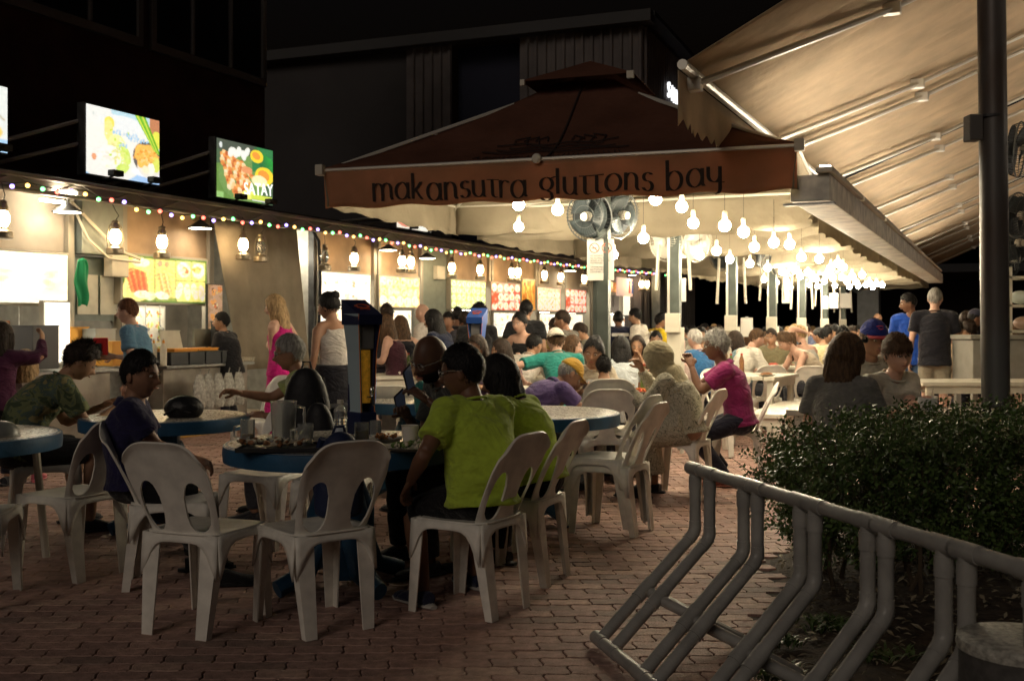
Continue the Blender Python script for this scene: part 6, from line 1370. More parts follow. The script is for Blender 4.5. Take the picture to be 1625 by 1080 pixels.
    if det > 0:
        for i in (0, 1):
            A_n = an[i]; z0 = A_n.z - .085; fd_ = Vector((.12 * (-1, 1)[i], 1, -.25 if z0 > .03 else 0)).normalized(); o_ = MB()
            o_.tube([A_n + Vector((0, -.05, -.045)) , A_n + fd_ * .03 + Vector((0, 0, -.04)), A_n + fd_ * .10 + Vector((0, 0, -.055)), A_n + fd_ * .17 + Vector((0, 0, -.060)), A_n + fd_ * .20 + Vector((0, 0, -.064))], [(.034, .036), (.040, .043), (.046, .030), (.044, .024), (.024, .014)], 12, side=ux)
            so = part('shoe', o_, shm, t, True)
            part('sole', MB().tube([A_n + Vector((0, -.088, -.074)), A_n + Vector((0, -.05, -.074)), A_n + fd_ * .10 + Vector((0, 0, -.074)), A_n + fd_ * .17 + Vector((0, 0, -.075)), A_n + fd_ * .215 + Vector((0, 0, -.072))], [(.02, .010), (.038, .012), (.048, .011), (.044, .010), (.02, .008)], 12, side=ux), mat('sole_white', (.5, .48, .44), .6) if 'white_sole' in extras else shm, so, True)
    # hair
    Hm = HR[hc]; x, y, z = sv.T
    def shell(nm, T, m, keep=None, rough_=.0):
        nz = np.sin(37 * x + 11 * z) * np.sin(29 * y + 17 * z + 2) * .5 + np.sin(61 * x - 43 * y) * .25 + np.sin(90 * x + 70 * y + 50 * z) * .25
        TT = T * (1 + rough_ * nz); a, b_, c_ = headpos(x, y, z, fat); flat = np.exp(-((x / .9) ** 2)) * 0
        vs = np.stack([a + x * TT, b_ * 1 + y * TT, c_ + z * TT], 1); ok = T > .0006
        fs = [f for f in sf if all(ok[j] for j in f)]; m3 = MB(); m3.add(vs.tolist(), fs, HMt); me3 = m3.mesh(nm, m, True, 0)
        bq = bmesh.new(); bq.from_mesh(me3); bmesh.ops.delete(bq, geom=[v_ for v_ in bq.verts if not v_.link_faces], context='VERTS'); bq.to_mesh(me3); bq.free(); return link(nm, me3, t)
    jag = .05 * np.sin(23 * x + 5) + .04 * np.sin(41 * x + 31 * z)
    if hair in ('short', 'thin', 'fringe', 'messy'):
        f = -.12 + .58 * y + .06 * y * y + jag
        if hair == 'fringe': f = np.where(y > .3, .12 + .05 * np.sin(19 * x), -.25 + .25 * y) + jag * .5
        T = {'short': .014, 'thin': .007, 'fringe': .022, 'messy': .022}[hair] * smooth01((z - f) / .16); sides = 1 - .45 * smooth01((.25 - z) / .4); T = T * sides; T = np.where(T > .0003, T * (.75 + .25 * np.clip(z, 0, 1)), 0)
        ho = shell('hair', T, Hm, rough_=.35 if hair in ('short', 'thin') else .6); strands(ho, T, HMt, det, {'short': .35, 'thin': .25, 'fringe': .25, 'messy': .6}[hair], {'short': .020, 'thin': .012, 'fringe': .032, 'messy': .034}[hair], fat)
    elif hair in ('long', 'bun', 'pony', 'bob'):
        face = ((x / .74) ** 2 + ((z + .22) / .78) ** 2 < 1) & (y > .12); T = .018 * smooth01((z + .75 + (y < 0) * .25 - .45 * y) / .25) * (~face)
        if hair in ('bun', 'pony'): T = .013 * smooth01((z - (-.35 + .75 * np.clip(y, 0, 1) + .05 * y)) / .30) * (~face)
        ho = shell('hair', T, Hm, rough_=.22)
        if hair in ('bun', 'pony'): strands(ho, T, HMt, det, .22, .028, fat)
        bk = Vector((0, -.05, 0)); o_ = MB()
        if hair in ('long', 'bob'):
            L_ = hlen if hair == 'long' else .14
            back = HM @ Vector((0, -.045, .02)); dn = Vector((0, -.035, -.13)); o_.tube([Hc + back + Vector((0, 0, .05)), Hc + back * 1.0 + Vector((0, 0, -.02)), Hc + back + dn, Hc + back + Vector((0, -.075 - .1 * max(0, -math.sin(R(lean))), -.13 - L_ * .6)), Hc + back + Vector((.01, -.06, -.13 - L_))], [(.05, .045), (.088, .065), (.100, .062), (.085, .042), (.028, .014)], 22, side=ux)
            for sx in (-1, 1): o_.tube([Hc + HM @ Vector((sx * .078, .0, .03)), Hc + HM @ Vector((sx * .086, .01, -.06)) , Hc + HM @ Vector((sx * .08, .015, -.06)) + Vector((0, 0, -.05 - L_ * .5))], [(.022, .04), (.022, .042), (.010, .018)], 10, side=ux)
        elif hair == 'bun': o_.ball(Hc + HM @ Vector((0, -.075, .095)), (.047, .045, .042), 14, 10)
        else: o_.tube([Hc + HM @ Vector((0, -.09, .05)), Hc + HM @ Vector((0, -.135, .03)), Hc + HM @ Vector((0, -.13, 0)) + Vector((0, 0, -.12)), Hc + HM @ Vector((0, -.11, 0)) + Vector((0, 0, -.12 - hlen))], [.02, .03, .032, .010], 12)
        me4 = bake(o_.mesh('hair_fall', Hm, True, 0), [('REMESH', dict(mode='VOXEL', voxel_size=.009 if det == 2 else .012)), ('SMOOTH', dict(factor=.5, iterations=2))]); 
        n = len(me4.vertices); co = np.empty(n * 3); no = np.empty(n * 3); me4.vertices.foreach_get('co', co); me4.vertices.foreach_get('normal', no); co = co.reshape(-1, 3); no = no.reshape(-1, 3)
        ang_ = np.arctan2(co[:, 0] - Hc.x, co[:, 1] - Hc.y + .05); co += no * (.0035 * np.sin(ang_ * 26 + 2 * np.sin(co[:, 2] * 20)) + .002 * np.sin(ang_ * 61))[:, None]; me4.vertices.foreach_set('co', co.reshape(-1)); me4.update(); me4.shade_smooth(); me4.materials.clear(); me4.materials.append(Hm); link('hair_bun' if hair == 'bun' else 'hair_fall', me4, t)
    elif hair == 'hijab':
        hj = tm2 = cloth(HIJ.get(label[:12], (.36, .31, .19))); face = ((x / .60) ** 2 + ((z + .20) / .66) ** 2 < 1) & (y > .2); shell('headscarf', .022 * (~face) * (z > -.98), hj, rough_=.25)
        o_ = MB(); o_.tube([Hc + HM @ Vector((0, -.02, -.03)), Hc + HM @ Vector((0, .0, -.10)), N + Vector((0, .0, .03)), N - spd * .06, N - spd * .16], [(.088, .100), (.088, .092), (.105, .10), (.165 * w_, .125), (.19 * w_, .14)], 22, side=ux)
        me4 = bake(o_.mesh('scarf_drape', hj), [('REMESH', dict(mode='VOXEL', voxel_size=.012)), ('SMOOTH', dict(factor=.5, iterations=3))]); folds(me4, .006, 3.3); me4.shade_smooth(); me4.materials.clear(); me4.materials.append(hj); link('scarf_drape', me4, t)
    if 'stubble' in extras: 
        T = .003 * smooth01((-.30 - z) / .12) * (y > -.1) * ~((abs(x) < .2) & (z > -.55)); shell('beard', T + .002 * (T > 0), HR['black'], rough_=.6)
    if det > 0 and 'face' not in extras: extras = tuple(extras) + ('face',)
    for e in extras:
        if isinstance(e, tuple) and e[0] == 'cap':
            cmt = cloth(e[1]); rev = e[2] if len(e) > 2 else 1
            T = .016 * smooth01((z - (.20 - .05 * y)) / .10); shell('cap', T, cmt, rough_=.04)
            if True:
                def br(a, b_):
                    q = (a - .5) * 2.2; r_ = 1 + b_ * (.75 * math.cos(q * .62)); return (.080 * math.sin(q) * (1 + .10 * b_), rev * (.092 * math.cos(q) * .95 + .072 * b_ * math.cos(q * .7)), .040 - .014 * b_ - .012 * q * q * .35)
                part('brim', MB().grid(br, 16, 5, HMt), cloth(e[3]) if len(e) > 3 else cmt, t, True, th=.004)
        if e == 'glasses' or e == 'sunglasses':
            g = MB(); up_ = .088 if e == 'sunglasses' else 0
            for sx in (-1, 1):
                g.tube([(sx * (.033 + .024 * math.cos(a * .5236)), .100 + up_ * .05 - .006 * abs(math.cos(a * .5236)), .006 + up_ + .017 * math.sin(a * .5236)) for a in range(13)], .0022, 5, HMt); g.tube([(sx * .057, .094 - up_ * .2, .012 + up_), (sx * .080, .05, .012 + up_), (sx * .083, -.02, .006 + up_ * .6)], .0022, 5, HMt)
            g.tube([(-.01, .104 - up_ * .2, .01 + up_), (.01, .104 - up_ * .2, .01 + up_)], .0022, 5, HMt); part('glasses', g, mat('frame_black', (.02, .02, .02), .3) if e == 'sunglasses' else mat('frame_metal', (.55, .52, .48), .25, metal=.8), t)
            if e == 'sunglasses':
                l_ = MB()
                for sx in (-1, 1): l_.ball((sx * .033, .101, .006 + up_), (.024, .004, .017), 14, 8, HMt)
                part('lens', l_, mat('lens_black', (.01, .01, .01), .08), t, True)
        if e == 'face':
            for sx in (-1, 1):
                part('eye', MB().ball((sx * .0290, .0845, .003), (.0125, .007, .0058), 12, 8, HMt), eye_w, t, True); part('iris', MB().ball((sx * .0290, .0912, .003), (.0052, .0020, .0050), 10, 6, HMt), eye_d, t, True)
                part('eyebrow', MB().tube([(sx * .014, .098, .0185), (sx * .030, .0965, .0225), (sx * .046, .087, .019)], [.0022, .0030, .0015], 6, HMt), Hm if hc != 'blond' else HR['brown'], t)
            part('mouth', MB().tube([(-.023, .093, -.0565), (-.010, .1005, -.0555), (.0, .1015, -.0565), (.010, .1005, -.0555), (.023, .093, -.0565)], [.001, .0042, .0046, .0042, .001], 8, HMt), lip_m, t, True)
    PE.append((t, Rz, root, dict(wr=wr, hd=hdn, head=Hc, HM=HM, s=s, N=N)))
    return t
PE = []; HIJ = {'woman in a b': (.36, .31, .19), 'woman in a p': (.66, .45, .38)}
lime = (.42, .56, .06)
# --- around the foreground table
person(222, 560, 5.50, -78, 'sit', 'man in a dark navy shirt at the left of the foreground table', lean=-6, slouch=12, hy=-28, hp=4, skin='mid', hc='black', hair='short', top='polo', tc=(.018, .016, .06), bc=(.008, .008, .009), arms=['lap', (.07, .30, .64)], det=2, legs='fwd', shoe=(.008, .008, .008), extras=('face',), hs=1.06)
person(684, 530, 5.85, 118, 'sit', 'bald bearded man in glasses and a dark tee looking at a phone', lean=14, slouch=22, hy=14, hp=24, hr=-8, skin='dark', hair='bald', tc=(.03, .032, .028), bc=(.02, .02, .025), arms=[(-.27, .45, .94, -.8, -.2, -.7), (.02, .44, .83)], det=2, extras=('face', 'glasses', 'stubble'), hs=1.10)
person(735, 543, 5.08, 38, 'sit', 'man in a bright lime shirt and glasses seen from behind', lean=5, slouch=12, hy=40, hp=8, skin='brown', hair='short', hc='black', tc=lime, bot='shorts', bc=(.008, .008, .01), arms=[(-.30, .16, .60, -.6, -.6, -.2), 'table'], det=2, fat=.55, extras=('glasses', 'white_sole'), shoe=(.02, .025, .06), legs='stagger', hs=1.05)
person(794, 560, 5.75, 60, 'sit', 'long black-haired woman in lime leaning beside the lime-shirted man', lean=14, slouch=16, hy=10, hp=20, skin='mid', hair='long', hlen=.30, hc='black', tc=lime, bc=(.01, .01, .012), arms='table', det=2, female=True, shoe=(.02, .02, .02))
# phones in the hands
def at_hand(k, dv, name, label, rx, ry, rz_):
    t0, Rz, root, J = PE[k]; p = Rz @ dv(J) + root; t = thing(name, label, 'phone', p); t.rotation_euler = (R(rx), R(ry), R(rz_))
    part('case', MB().box((0, 0, 0), (.075, .009, .155), bev=.004), mat('phone_black', (.015, .015, .02), .3), t); part('screen', MB().box((0, -.0052, 0), (.068, .001, .146)), mat('phone_screen', (.10, .12, .18), .1, emit=.04), t); part('camera_bump', MB().box((-.018, .007, .05), (.03, .006, .035), bev=.002), mat('lens_black', (.01, .01, .01), .08), t)
at_hand(1, lambda J: J['wr'][0] + J['hd'][0] * .09 + Vector((0, .02, .05)), 'phone', 'dark phone held up in the bald man\'s raised hand', 8, -32, 62)
at_hand(1, lambda J: J['wr'][1] + J['hd'][1] * .10 + Vector((0, .0, .03)), 'phone', 'dark phone held low over the foreground table', 35, -38, 40)
# --- left
person(126, 539, 7.0, -52, 'sit', 'man in a green camouflage shirt bent over the left blue table', lean=20, slouch=26, hy=-8, hp=30, skin='tan', hair='messy', hc='dark', bot='shorts', bc=(.03, .03, .03), arms='table', det=2, fat=.3, tm=pattern('camo', 'camo', [(.06, .08, .045), (.15, .17, .08), (.085, .12, .10), (.28, .24, .11)], 9), extras=('cap_none',), hs=1.04)
person(461, 528, 7.35, 92, 'sit', 'grey-haired man in glasses and a yellow-green plaid shirt', lean=4, slouch=14, hy=4, hp=8, skin='mid', hair='short', hc='grey', tm=pattern('plaid', 'plaid', [(.36, .42, .16), (.24, .30, .12), (.42, .46, .28)], 55), bc=(.05, .05, .06), arms=[(-.16, .30, .72), (.02, .50, .86)], det=2, extras=('glasses',), hs=1.04)
person(2, 512, 8.9, -8, 'stand', 'woman with long dark hair in a maroon sweater at the left edge', lean=2, slouch=4, hy=0, skin='tan', hair='long', hlen=.32, hc='dark', top='long', tc=(.075, .018, .05), bc=(.012, .012, .02), arms=['down', (.26, .24, 1.20, .7, -.2, -.5)], female=True)
person(40, 567, 9.1, 15, 'stand', 'small blond child in a pale top standing at the left', lean=4, slouch=6, skin='light', hair='long', hlen=.16, hc='blond', tc=(.50, .42, .36), bot='shorts', bc=(.02, .02, .03), arms='hold', fixs=.60, hs=1.25, shoe=(.6, .16, .22), female=True)
person(203, 472, 10.2, 88, 'stand', 'man in a light blue tee and white shorts facing left by the satay stall', lean=4, slouch=10, hp=4, skin='light', hair='short', hc='auburn', tc=(.12, .24, .36), bot='shorts', bc=(.6, .56, .48), arms=['down', 'hold'], shoe=(.4, .4, .4))
person(352, 494, 13.6, 75, 'stand', 'stall worker in a dark tee behind the counter', lean=8, slouch=12, hy=20, hp=-4, skin='tan', hc='black', tc=(.018, .018, .022), arms=['hold', 'hold'])
person(437, 466, 11.3, 72, 'stand', 'woman with wavy blond hair in a magenta sleeveless jumpsuit', lean=0, slouch=6, hy=14, skin='light', hair='long', hlen=.24, hc='blond', top='tank', tc=(.55, .015, .20), bc=(.55, .015, .20), arms=['fold', 'hip'], female=True, hs=1.02)
person(522, 462, 9.9, 40, 'stand', 'woman with a hair bun in a white strappy top seen from behind', lean=2, slouch=6, hy=28, hp=6, skin='mid', hair='bun', hc='black', top='tank', tc=(.48, .45, .42), bot='skirt', bc=(.012, .012, .018), arms=['down', 'down'], female=True, hs=1.05)
# --- the women and men before the stalls
person(611, 497, 12.2, 80, 'stand', 'woman with long brown hair in a dark maroon top and white trousers', hy=0, skin='light', hair='long', hlen=.26, hc='brown', top='tank', tc=(.06, .02, .03), bc=(.66, .62, .54), arms=['hold', 'hip'], female=True)
person(614, 482, 14.0, 20, 'stand', 'curly-headed person half hidden behind the woman in white trousers', skin='mid', hair='messy', hc='dark', tc=(.04, .035, .04), arms='down', det=0)
person(636, 500, 13.0, 30, 'stand', 'woman with brown hair in a black top with one hand on her hip', skin='light', hair='long', hlen=.22, hc='brown', top='tank', tc=(.015, .015, .018), bc=(.03, .03, .03), arms=['down', 'hip'], female=True)
person(688, 490, 12.0, 62, 'stand', 'woman with long black hair in a navy top looking left before the grey-green wall', hy=10, skin='tan', hair='long', hlen=.30, hc='black', top='long', tc=(.015, .02, .045), bc=(.02, .02, .03), arms=['hold', 'down'], female=True)
person(671, 482, 13.6, 60, 'stand', 'bald pale man in a white shirt behind the woman in navy', skin='light', hair='bald', tc=(.62, .56, .5), bc=(.1, .1, .12), arms='hold', det=1, extras=('face',))
person(711, 494, 14.5, 160, 'stand', 'dark-haired man with a reddish face right of the woman in navy', skin='mid', hair='short', tc=(.05, .05, .06), arms='down', det=0)
person(726, 486, 15.0, 0, 'stand', 'black-haired person left of the man in the black tee, seen from behind', skin='mid', hair='short', tc=(.03, .03, .04), arms='down', det=0)
person(738, 494, 14.6, 10, 'stand', 'second dark head between the black-haired person and the man in the black tee', skin='mid', hair='messy', hc='dark', tc=(.04, .04, .05), arms='down', det=0)
person(760, 481, 12.5, 0, 'stand', 'man in a black tee standing behind the bright blue beer tower, back to us', lean=2, hy=-40, skin='tan', hair='messy', hc='black', tc=(.012, .012, .014), arms=['down', 'hold'])
person(825, 494, 12.2, 155, 'stand', 'woman in a black halter top looking sideways with bare shoulders', hy=-10, skin='light', hair='bun', hc='black', top='tank', tc=(.012, .012, .014), bc=(.02, .02, .02), arms=['hold', 'hip'], female=True, extras=('face',))
person(835, 475, 13.2, -8, 'stand', 'tall man in black behind the woman in the halter top, back to us', skin='tan', hair='short', hc='black', tc=(.012, .012, .015), arms='down', fat=.2)
person(893, 491, 13.0, 60, 'stand', 'man in a grey-brown tee right of the tall man in black', hy=15, skin='mid', hair='short', hc='dark', tc=(.10, .09, .075), arms='hold')
person(881, 503, 13.6, 20, 'stand', 'person with a dark head just left of the man in grey-brown', skin='mid', hair='short', hc='dark', tc=(.4, .3, .1), arms='down', det=0)
person(922, 510, 13.8, 70, 'stand', 'man in a patterned olive shirt looking down near the fan mast', hp=25, skin='tan', hair='short', hc='dark', tc=(.16, .15, .11), arms='hold', det=1)
person(981, 492, 16.6, 0, 'stand', 'man in a navy jersey with white lettering on the shoulders', skin='brown', hair='thin', hc='black', tc=(.012, .015, .04), arms='down', fat=.3)
person(1008, 488, 16.3, 60, 'stand', 'slim man in a white shirt next to the man in the navy jersey', skin='tan', hair='short', hc='black', tc=(.65, .6, .52), arms='hold')
person(1048, 496, 17.0, -68, 'stand', 'man in a yellow tee holding a tablet near the end wall', skin='mid', hair='short', hc='black', tc=(.72, .52, .02), bc=(.03, .03, .03), arms='hold')
person(757, 530, 9.3, 170, 'sit', 'dark-haired woman with glasses behind the lime-shirted man', hy=-12, skin='tan', hair='bob', hc='dark', tc=(.1, .06, .1), arms='table', female=True, extras=('face', 'glasses'))
person(796, 536, 11.0, 100, 'sit', 'woman with dark hair in a purple patterned top left of the white tee man', skin='tan', hair='long', hc='dark', tc=(.16, .05, .12), arms='table', female=True)
person(847, 528, 11.6, -28, 'sit', 'black-haired man in a white tee hunched at the white table', lean=22, slouch=26, hy=-10, hp=20, skin='tan', hair='short', hc='black', tc=(.60, .56, .5), arms='table')
person(882, 519, 11.0, 12, 'sit', 'man in a teal shirt wearing a white cap backwards', lean=14, slouch=26, hp=14, skin='light', hair='short', hc='brown', tc=(.02, .20, .17), arms=[(-.34, .28, .74, -1, -.4, 0), 'table'], extras=(('cap', (.72, .66, .56), -1),), hs=1.08, fat=.2)
person(908, 531, 11.8, -100, 'sit', 'woman with long straight blond-brown hair behind the white cap', hy=-10, skin='light', hair='long', hc='brown', top='tank', tc=(.5, .42, .33), arms='table', female=True)
person(985, 532, 10.9, 5, 'sit', 'woman with very long black hair and a pale top, back to us', skin='tan', hair='long', hlen=.36, hc='black', tc=(.5, .54, .56), arms='table', female=True)
person(1012, 531, 12.6, 165, 'sit', 'woman with dark wavy hair and raised arm behind the headscarf', skin='tan', hair='bob', hc='dark', top='tank', tc=(.55, .5, .4), arms=['face', 'table'], female=True)
person(1041, 524, 14.2, 172, 'sit', 'man with a dark crew cut seen above the headscarf', skin='tan', hair='short', hc='black', tc=(.2, .2, .22), arms='table', extras=('face',), det=1)
person(672, 552, 7.7, 60, 'sit', 'person in a teal shirt mostly hidden behind the bald man', lean=24, slouch=24, skin='tan', hair='short', hc='black', tc=(.02, .13, .12), arms='lap', fat=.5)
# --- table with the headscarf
person(903, 566, 8.75, -62, 'sit', 'man in a mustard cap and purple shirt bent low over the table', lean=34, slouch=22, hp=38, hy=-6, skin='mid', hair='thin', hc='grey', top='polo', tc=(.085, .055, .16), bc=(.01, .01, .012), arms='table', det=2, extras=(('cap', (.42, .24, .03)),), hs=1.06, fat=.2)
person(942, 533, 9.15, 188, 'sit', 'woman with a topknot in a beige tee looking down at a child', lean=8, slouch=10, hy=-22, hp=12, hr=-6, skin='tan', hair='bun', hc='black', tc=(.48, .42, .32), arms='table', det=2, female=True, extras=('face',), hs=1.05)
person(958, 586, 9.0, 0, 'sit', 'small child with short black hair behind the nested white chairs', skin='tan', hair='messy', hc='black', tc=(.3, .3, .3), arms='lap', fixs=.60, hs=.92)
person(1046, 541, 8.25, 62, 'sit', 'woman in a beige headscarf and branch-patterned tunic', lean=12, slouch=16, hy=8, hp=20, skin='mid', hair='hijab', top='long', bot='skirt', tm=pattern('branch_print', 'branch', [(.06, .07, .05), (.14, .14, .10), (.42, .39, .30), (.48, .44, .35)], 17), bm=pattern('branch_print', 'branch', [], 11), arms=[(-.10, .42, .82), (.08, .40, .98, .6, -.4, -.8)], det=2, female=True, fat=.5, extras=('glasses',), hs=1.05)
person(1137, 524, 8.95, 80, 'sit', 'grey-haired man in glasses and a magenta polo, hands at his mouth', lean=10, slouch=14, hy=2, hp=4, skin='brown', hair='messy', hc='grey', top='polo', tc=(.22, .018, .10), bc=(.015, .015, .03), arms=[(-.08, .40, .98, -.3, .2, -1), (.04, .41, 1.0, .4, .2, -1)], det=2, extras=('glasses',), legs='tucked', shoe=(.2, .07, .05), hs=1.02)
# --- right: behind the hedge
person(1343, 527, 6.55, -30, 'sit', 'woman with tied grey-blond hair in a grey tee, sunglasses on her head', lean=4, slouch=16, hy=-36, hp=4, skin='light', hair='long', hlen=.14, hc='brown', tc=(.17, .165, .15), bc=(.05, .05, .06), arms=['lap', 'table'], det=2, female=True, fat=.25, extras=('sunglasses',), hs=1.08)
person(1386, 505, 7.5, 196, 'sit', 'man in a blue cap with a red emblem behind the woman in grey', lean=8, slouch=14, hy=-8, hp=10, skin='mid', hair='short', hc='brown', tc=(.38, .36, .30), arms='table', det=2, extras=('face', ('cap', (.015, .03, .20), 1, (.30, .02, .03))), hs=1.06)
person(1424, 529, 7.0, 205, 'sit', 'boy with a brown fringe in a pale tee leaning on the table', lean=16, slouch=14, hy=-18, hp=6, hr=6, skin='light', hair='fringe', hc='brown', tc=(.50, .48, .40), arms=[(.16, .50, .80), (.10, .46, .82)], det=2, extras=('face',), hs=1.04)
person(1442, 464, 13.4, 150, 'stand', 'man in a royal blue polo with a yellow collar', hy=-70, skin='brown', hair='short', hc='black', top='polo', tc=(.012, .06, .34), bc=(.03, .06, .12), arms='down')
person(1484, 456, 12.6, -22, 'stand', 'tall grey-haired man in a loose black tee, back to us', lean=2, slouch=6, hy=-10, skin='light', hair='short', hc='grey', tc=(.015, .015, .017), bot='shorts', bc=(.28, .25, .19), arms=['down', 'hold'], fat=.5)
person(1517, 503, 13.0, 140, 'sit', 'dark-haired youth in a tan top left of the grey cabinet', skin='tan', hair='short', hc='dark', tc=(.5, .38, .26), arms='table')
person(1533, 492, 15.5, -60, 'stand', 'person in a white top farthest back left of the dark post', skin='tan', hair='short', hc='dark', tc=(.6, .58, .52), arms='down', det=0)
person(1548, 489, 14.5, -100, 'stand', 'person in a dark cap just left of the dark post', skin='brown', hair='short', hc='black', tc=(.1, .1, .14), arms='down', extras=(('cap', (.03, .03, .05)),), det=1)
person(1538, 508, 13.6, 30, 'sit', 'dark-haired child with a pale shirt above the grey cabinet', skin='tan', hair='messy', hc='dark', tc=(.55, .48, .38), arms='table')
# --- under the canopies
person(1074, 529, 13.0, 20, 'sit', 'woman in a pink headscarf left of the second mast', skin='tan', hair='hijab', top='long', tc=(.5, .38, .34), arms='table', female=True)
person(1103, 521, 13.0, 35, 'sit', 'white-haired man in a blue tee right of the second mast', skin='light', hair='short', hc='white', tc=(.03, .12, .28), arms='table', fat=.3)
person(1167, 524, 14.2, 60, 'sit', 'dark-haired child facing left beside the third mast', skin='tan', hair='bob', hc='dark', tc=(.2, .3, .34), arms='table', female=True)
person(1200, 520, 13.4, -72, 'sit', 'man with a crew cut in a white tee looking down at the long white table', lean=10, slouch=18, hp=20, skin='light', hair='short', hc='brown', tc=(.66, .62, .54), arms='table')
person(1224, 520, 15.0, 150, 'sit', 'man in an olive tee with an arm raised behind his head', skin='tan', hair='short', hc='dark', tc=(.22, .20, .12), arms=['up', 'table'])
person(1247, 524, 13.3, 96, 'sit', 'woman with a brown ponytail leaning far over the long white table', lean=24, slouch=22, hp=34, skin='light', hair='pony', hlen=.2, hc='brown', top='tank', tc=(.50, .42, .32), arms='table', female=True)
person(1270, 514, 14.3, 30, 'sit', 'fair crew-cut man in a grey tank with a black strap', skin='light', hair='thin', hc='blond', top='tank', tc=(.34, .33, .29), arms=['up', 'table'], fat=.3)
person(1301, 519, 16.0, 40, 'sit', 'person in a khaki tee and dark cap under the fifth canopy', skin='tan', hair='short', hc='black', tc=(.30, .27, .17), arms='table', extras=(('cap', (.05, .05, .05)),))
person(1338, 518, 14.8, 160, 'sit', 'dark-haired diner seen just above the woman in grey', skin='tan', hair='messy', hc='black', tc=(.4, .36, .3), arms='table')
person(1393, 497, 24, 90, 'stand', 'bald man walking far behind the blue cap', skin='tan', hair='bald', tc=(.3, .3, .3), arms='down', det=0)
# far crowd: a few built once, then copied with their parts
proto = []
for k, (skn, hh, hcl, tcl, yw) in enumerate([('tan', 'short', 'black', (.4, .37, .3), 170), ('mid', 'short', 'dark', (.10, .12, .2), 10), ('light', 'bob', 'brown', (.5, .2, .15), 100), ('tan', 'messy', 'black', (.12, .12, .1), -90), ('brown', 'short', 'black', (.5, .48, .4), 200), ('light', 'short', 'blond', (.15, .22, .3), -30)]):
    proto.append(person(1100 + 30 * k, 517, 19 + k * .6, yw, 'sit', ['black-haired diner in a cream top', 'dark-haired diner in a dusty blue top', 'brown-haired diner in a brick red top', 'tousled diner in dark olive clothes', 'brown-skinned diner in a pale top', 'fair-haired diner in a blue top'][k] + ' in the far crowd', skin=skn, hair=hh, hc=hcl, tc=tcl, arms='table', det=0, group='far crowd under the canopies', female=hh == 'bob'))
cr = random.Random(21)
fixed = [(p_.location.x, p_.location.y) for p_ in proto]
n_ = 0
while n_ < 46:
    Y = cr.uniform(17.5, 31); px = cr.uniform(1085, 1440 if Y > 22 else 1360)
    if px < 1085 + (Y - 17) * 2: continue
    x = X(px, Y)
    if any((x - a) ** 2 + (Y - b2) ** 2 < .45 for a, b2 in fixed): continue
    fixed.append((x, Y)); dup(cr.choice(proto), (x, Y, 0), R(cr.uniform(0, 360)), group='far crowd under the canopies', scale=cr.uniform(.95, 1.05)); n_ += 1
for k, (px, Y, c) in enumerate([(1112, 14.8, (.5, .48, .4)), (1140, 15.5, (.05, .06, .08)), (1185, 16.4, (.2, .05, .05)), (1311, 15.2, (.6, .5, .3)), (1352, 17, (.12, .14, .12)), (1375, 16, (.5, .45, .4)), (1417, 17.5, (.10, .2, .12)), (1580, 17, (.5, .4, .3)), (1611, 15, (.06, .05, .1))]):
    person(px, 517, Y, [150, 20, 80, -60, 200, 100, -20, 160, 30][k], 'sit', ['diner in a cream top left of the third mast', 'diner in dark clothes between the second and third masts', 'diner in a red top right of the third mast', 'diner in a sandy top beside the sixth mast', 'diner in a dark green top behind the blue cap', 'diner in a pinkish top just left of the man in the blue polo', 'diner in a green top right behind the blue cap', 'diner in a tan top hidden right of the dark post', 'diner in dark violet at the right edge below the rack'][k], skin='tan', hair=['short', 'messy', 'bob'][k % 3], hc=['black', 'dark', 'brown'][k % 3], tc=c, arms='table', det=0)
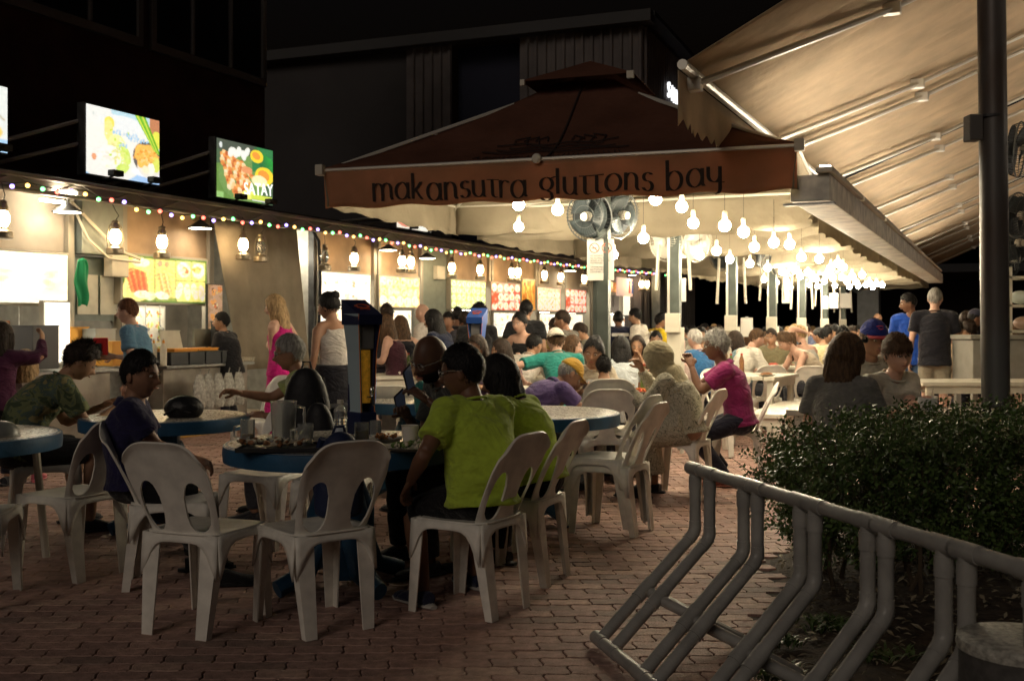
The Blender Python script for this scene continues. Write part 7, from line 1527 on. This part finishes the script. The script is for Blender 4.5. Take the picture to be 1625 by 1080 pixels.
# lettering on the navy jersey and emblem on the blue cap
for t0, Rz, root, J in PE:
    if 'navy jersey' in t0['label']: part('lettering', MB().box((0, -.150, J['N'].z - .10), (.26, .012, .05)).box((0, -.155, J['N'].z - .22), (.07, .012, .02)), mat('notice_white', (.8, .76, .72)), t0)
    if 'blue cap with' in t0['label']:
        M2 = Matrix.Translation(J['head']) @ J['HM'].to_4x4(); part('emblem', MB().tube([(.030 * math.cos(a * .5), .098 - .03 * abs(math.cos(a * .5)) ** 2, .088 + .018 * math.sin(a * .5)) for a in range(13)], .0035, 5, M2).tube([(-.018, .094, .088), (.0, .100, .082), (.018, .094, .09)], .004, 5, M2), mat('emblem_pink', (.55, .06, .10), .6), t0)
    if 'light blue tee' in t0['label']:
        p = Rz @ (J['wr'][1] + J['hd'][1] * .1 + Vector((0, .02, .06))) + root; t = thing('snack_pack', 'red pack of snacks in the hand of the man in the light blue tee', 'snack pack', p, .3); part('pack', MB().box((0, 0, .03), (.14, .06, .17), bev=.015), mat('pack_red', (.6, .03, .03), .4), t); part('display', MB().box((-.03, -.035, .0), (.08, .02, .12), bev=.004), dark_metal, t)
    if 'yellow tee' in t0['label']:
        p = Rz @ (J['wr'][1] + J['hd'][1] * .1 + Vector((-.08, .05, .03))) + root; t = thing('tablet', 'dark tablet held by the man in the yellow tee', 'tablet', p, .3); t.rotation_euler = (R(60), 0, R(-60)); part('case', MB().box((0, 0, 0), (.22, .012, .16), bev=.004), dark_metal, t); part('screen', MB().box((0, -.007, 0), (.20, .001, .14)), mat('phone_screen', (.1, .12, .18)), t)
    if 'brown fringe' in t0['label']:
        p = Rz @ (J['wr'][1] + J['hd'][1] * .1 + Vector((.03, .03, -.05))) + root; t = thing('plastic_cup', 'clear plastic tub in the hands of the boy with the fringe', 'cup', p); part('cup', MB().lathe([(.045, -.03), (.06, .05), (.062, .052), (.043, -.026), (.001, -.027)], 18), mat('frosted', (.7, .72, .68), .3), t, True)
    if 'black strap' in t0['label']: part('bag_strap', MB().tube([J['N'] + Vector((-.08, .1, -.08)), J['N'] + Vector((-.06, .0, .03)), J['N'] + Vector((.03, -.13, -.15)), J['N'] + Vector((.14, -.14, -.35))], .02, 6), black, t0)
for s_ in list(bpy.data.scenes):
    if s_.name == 'workbench': bpy.data.scenes.remove(s_)
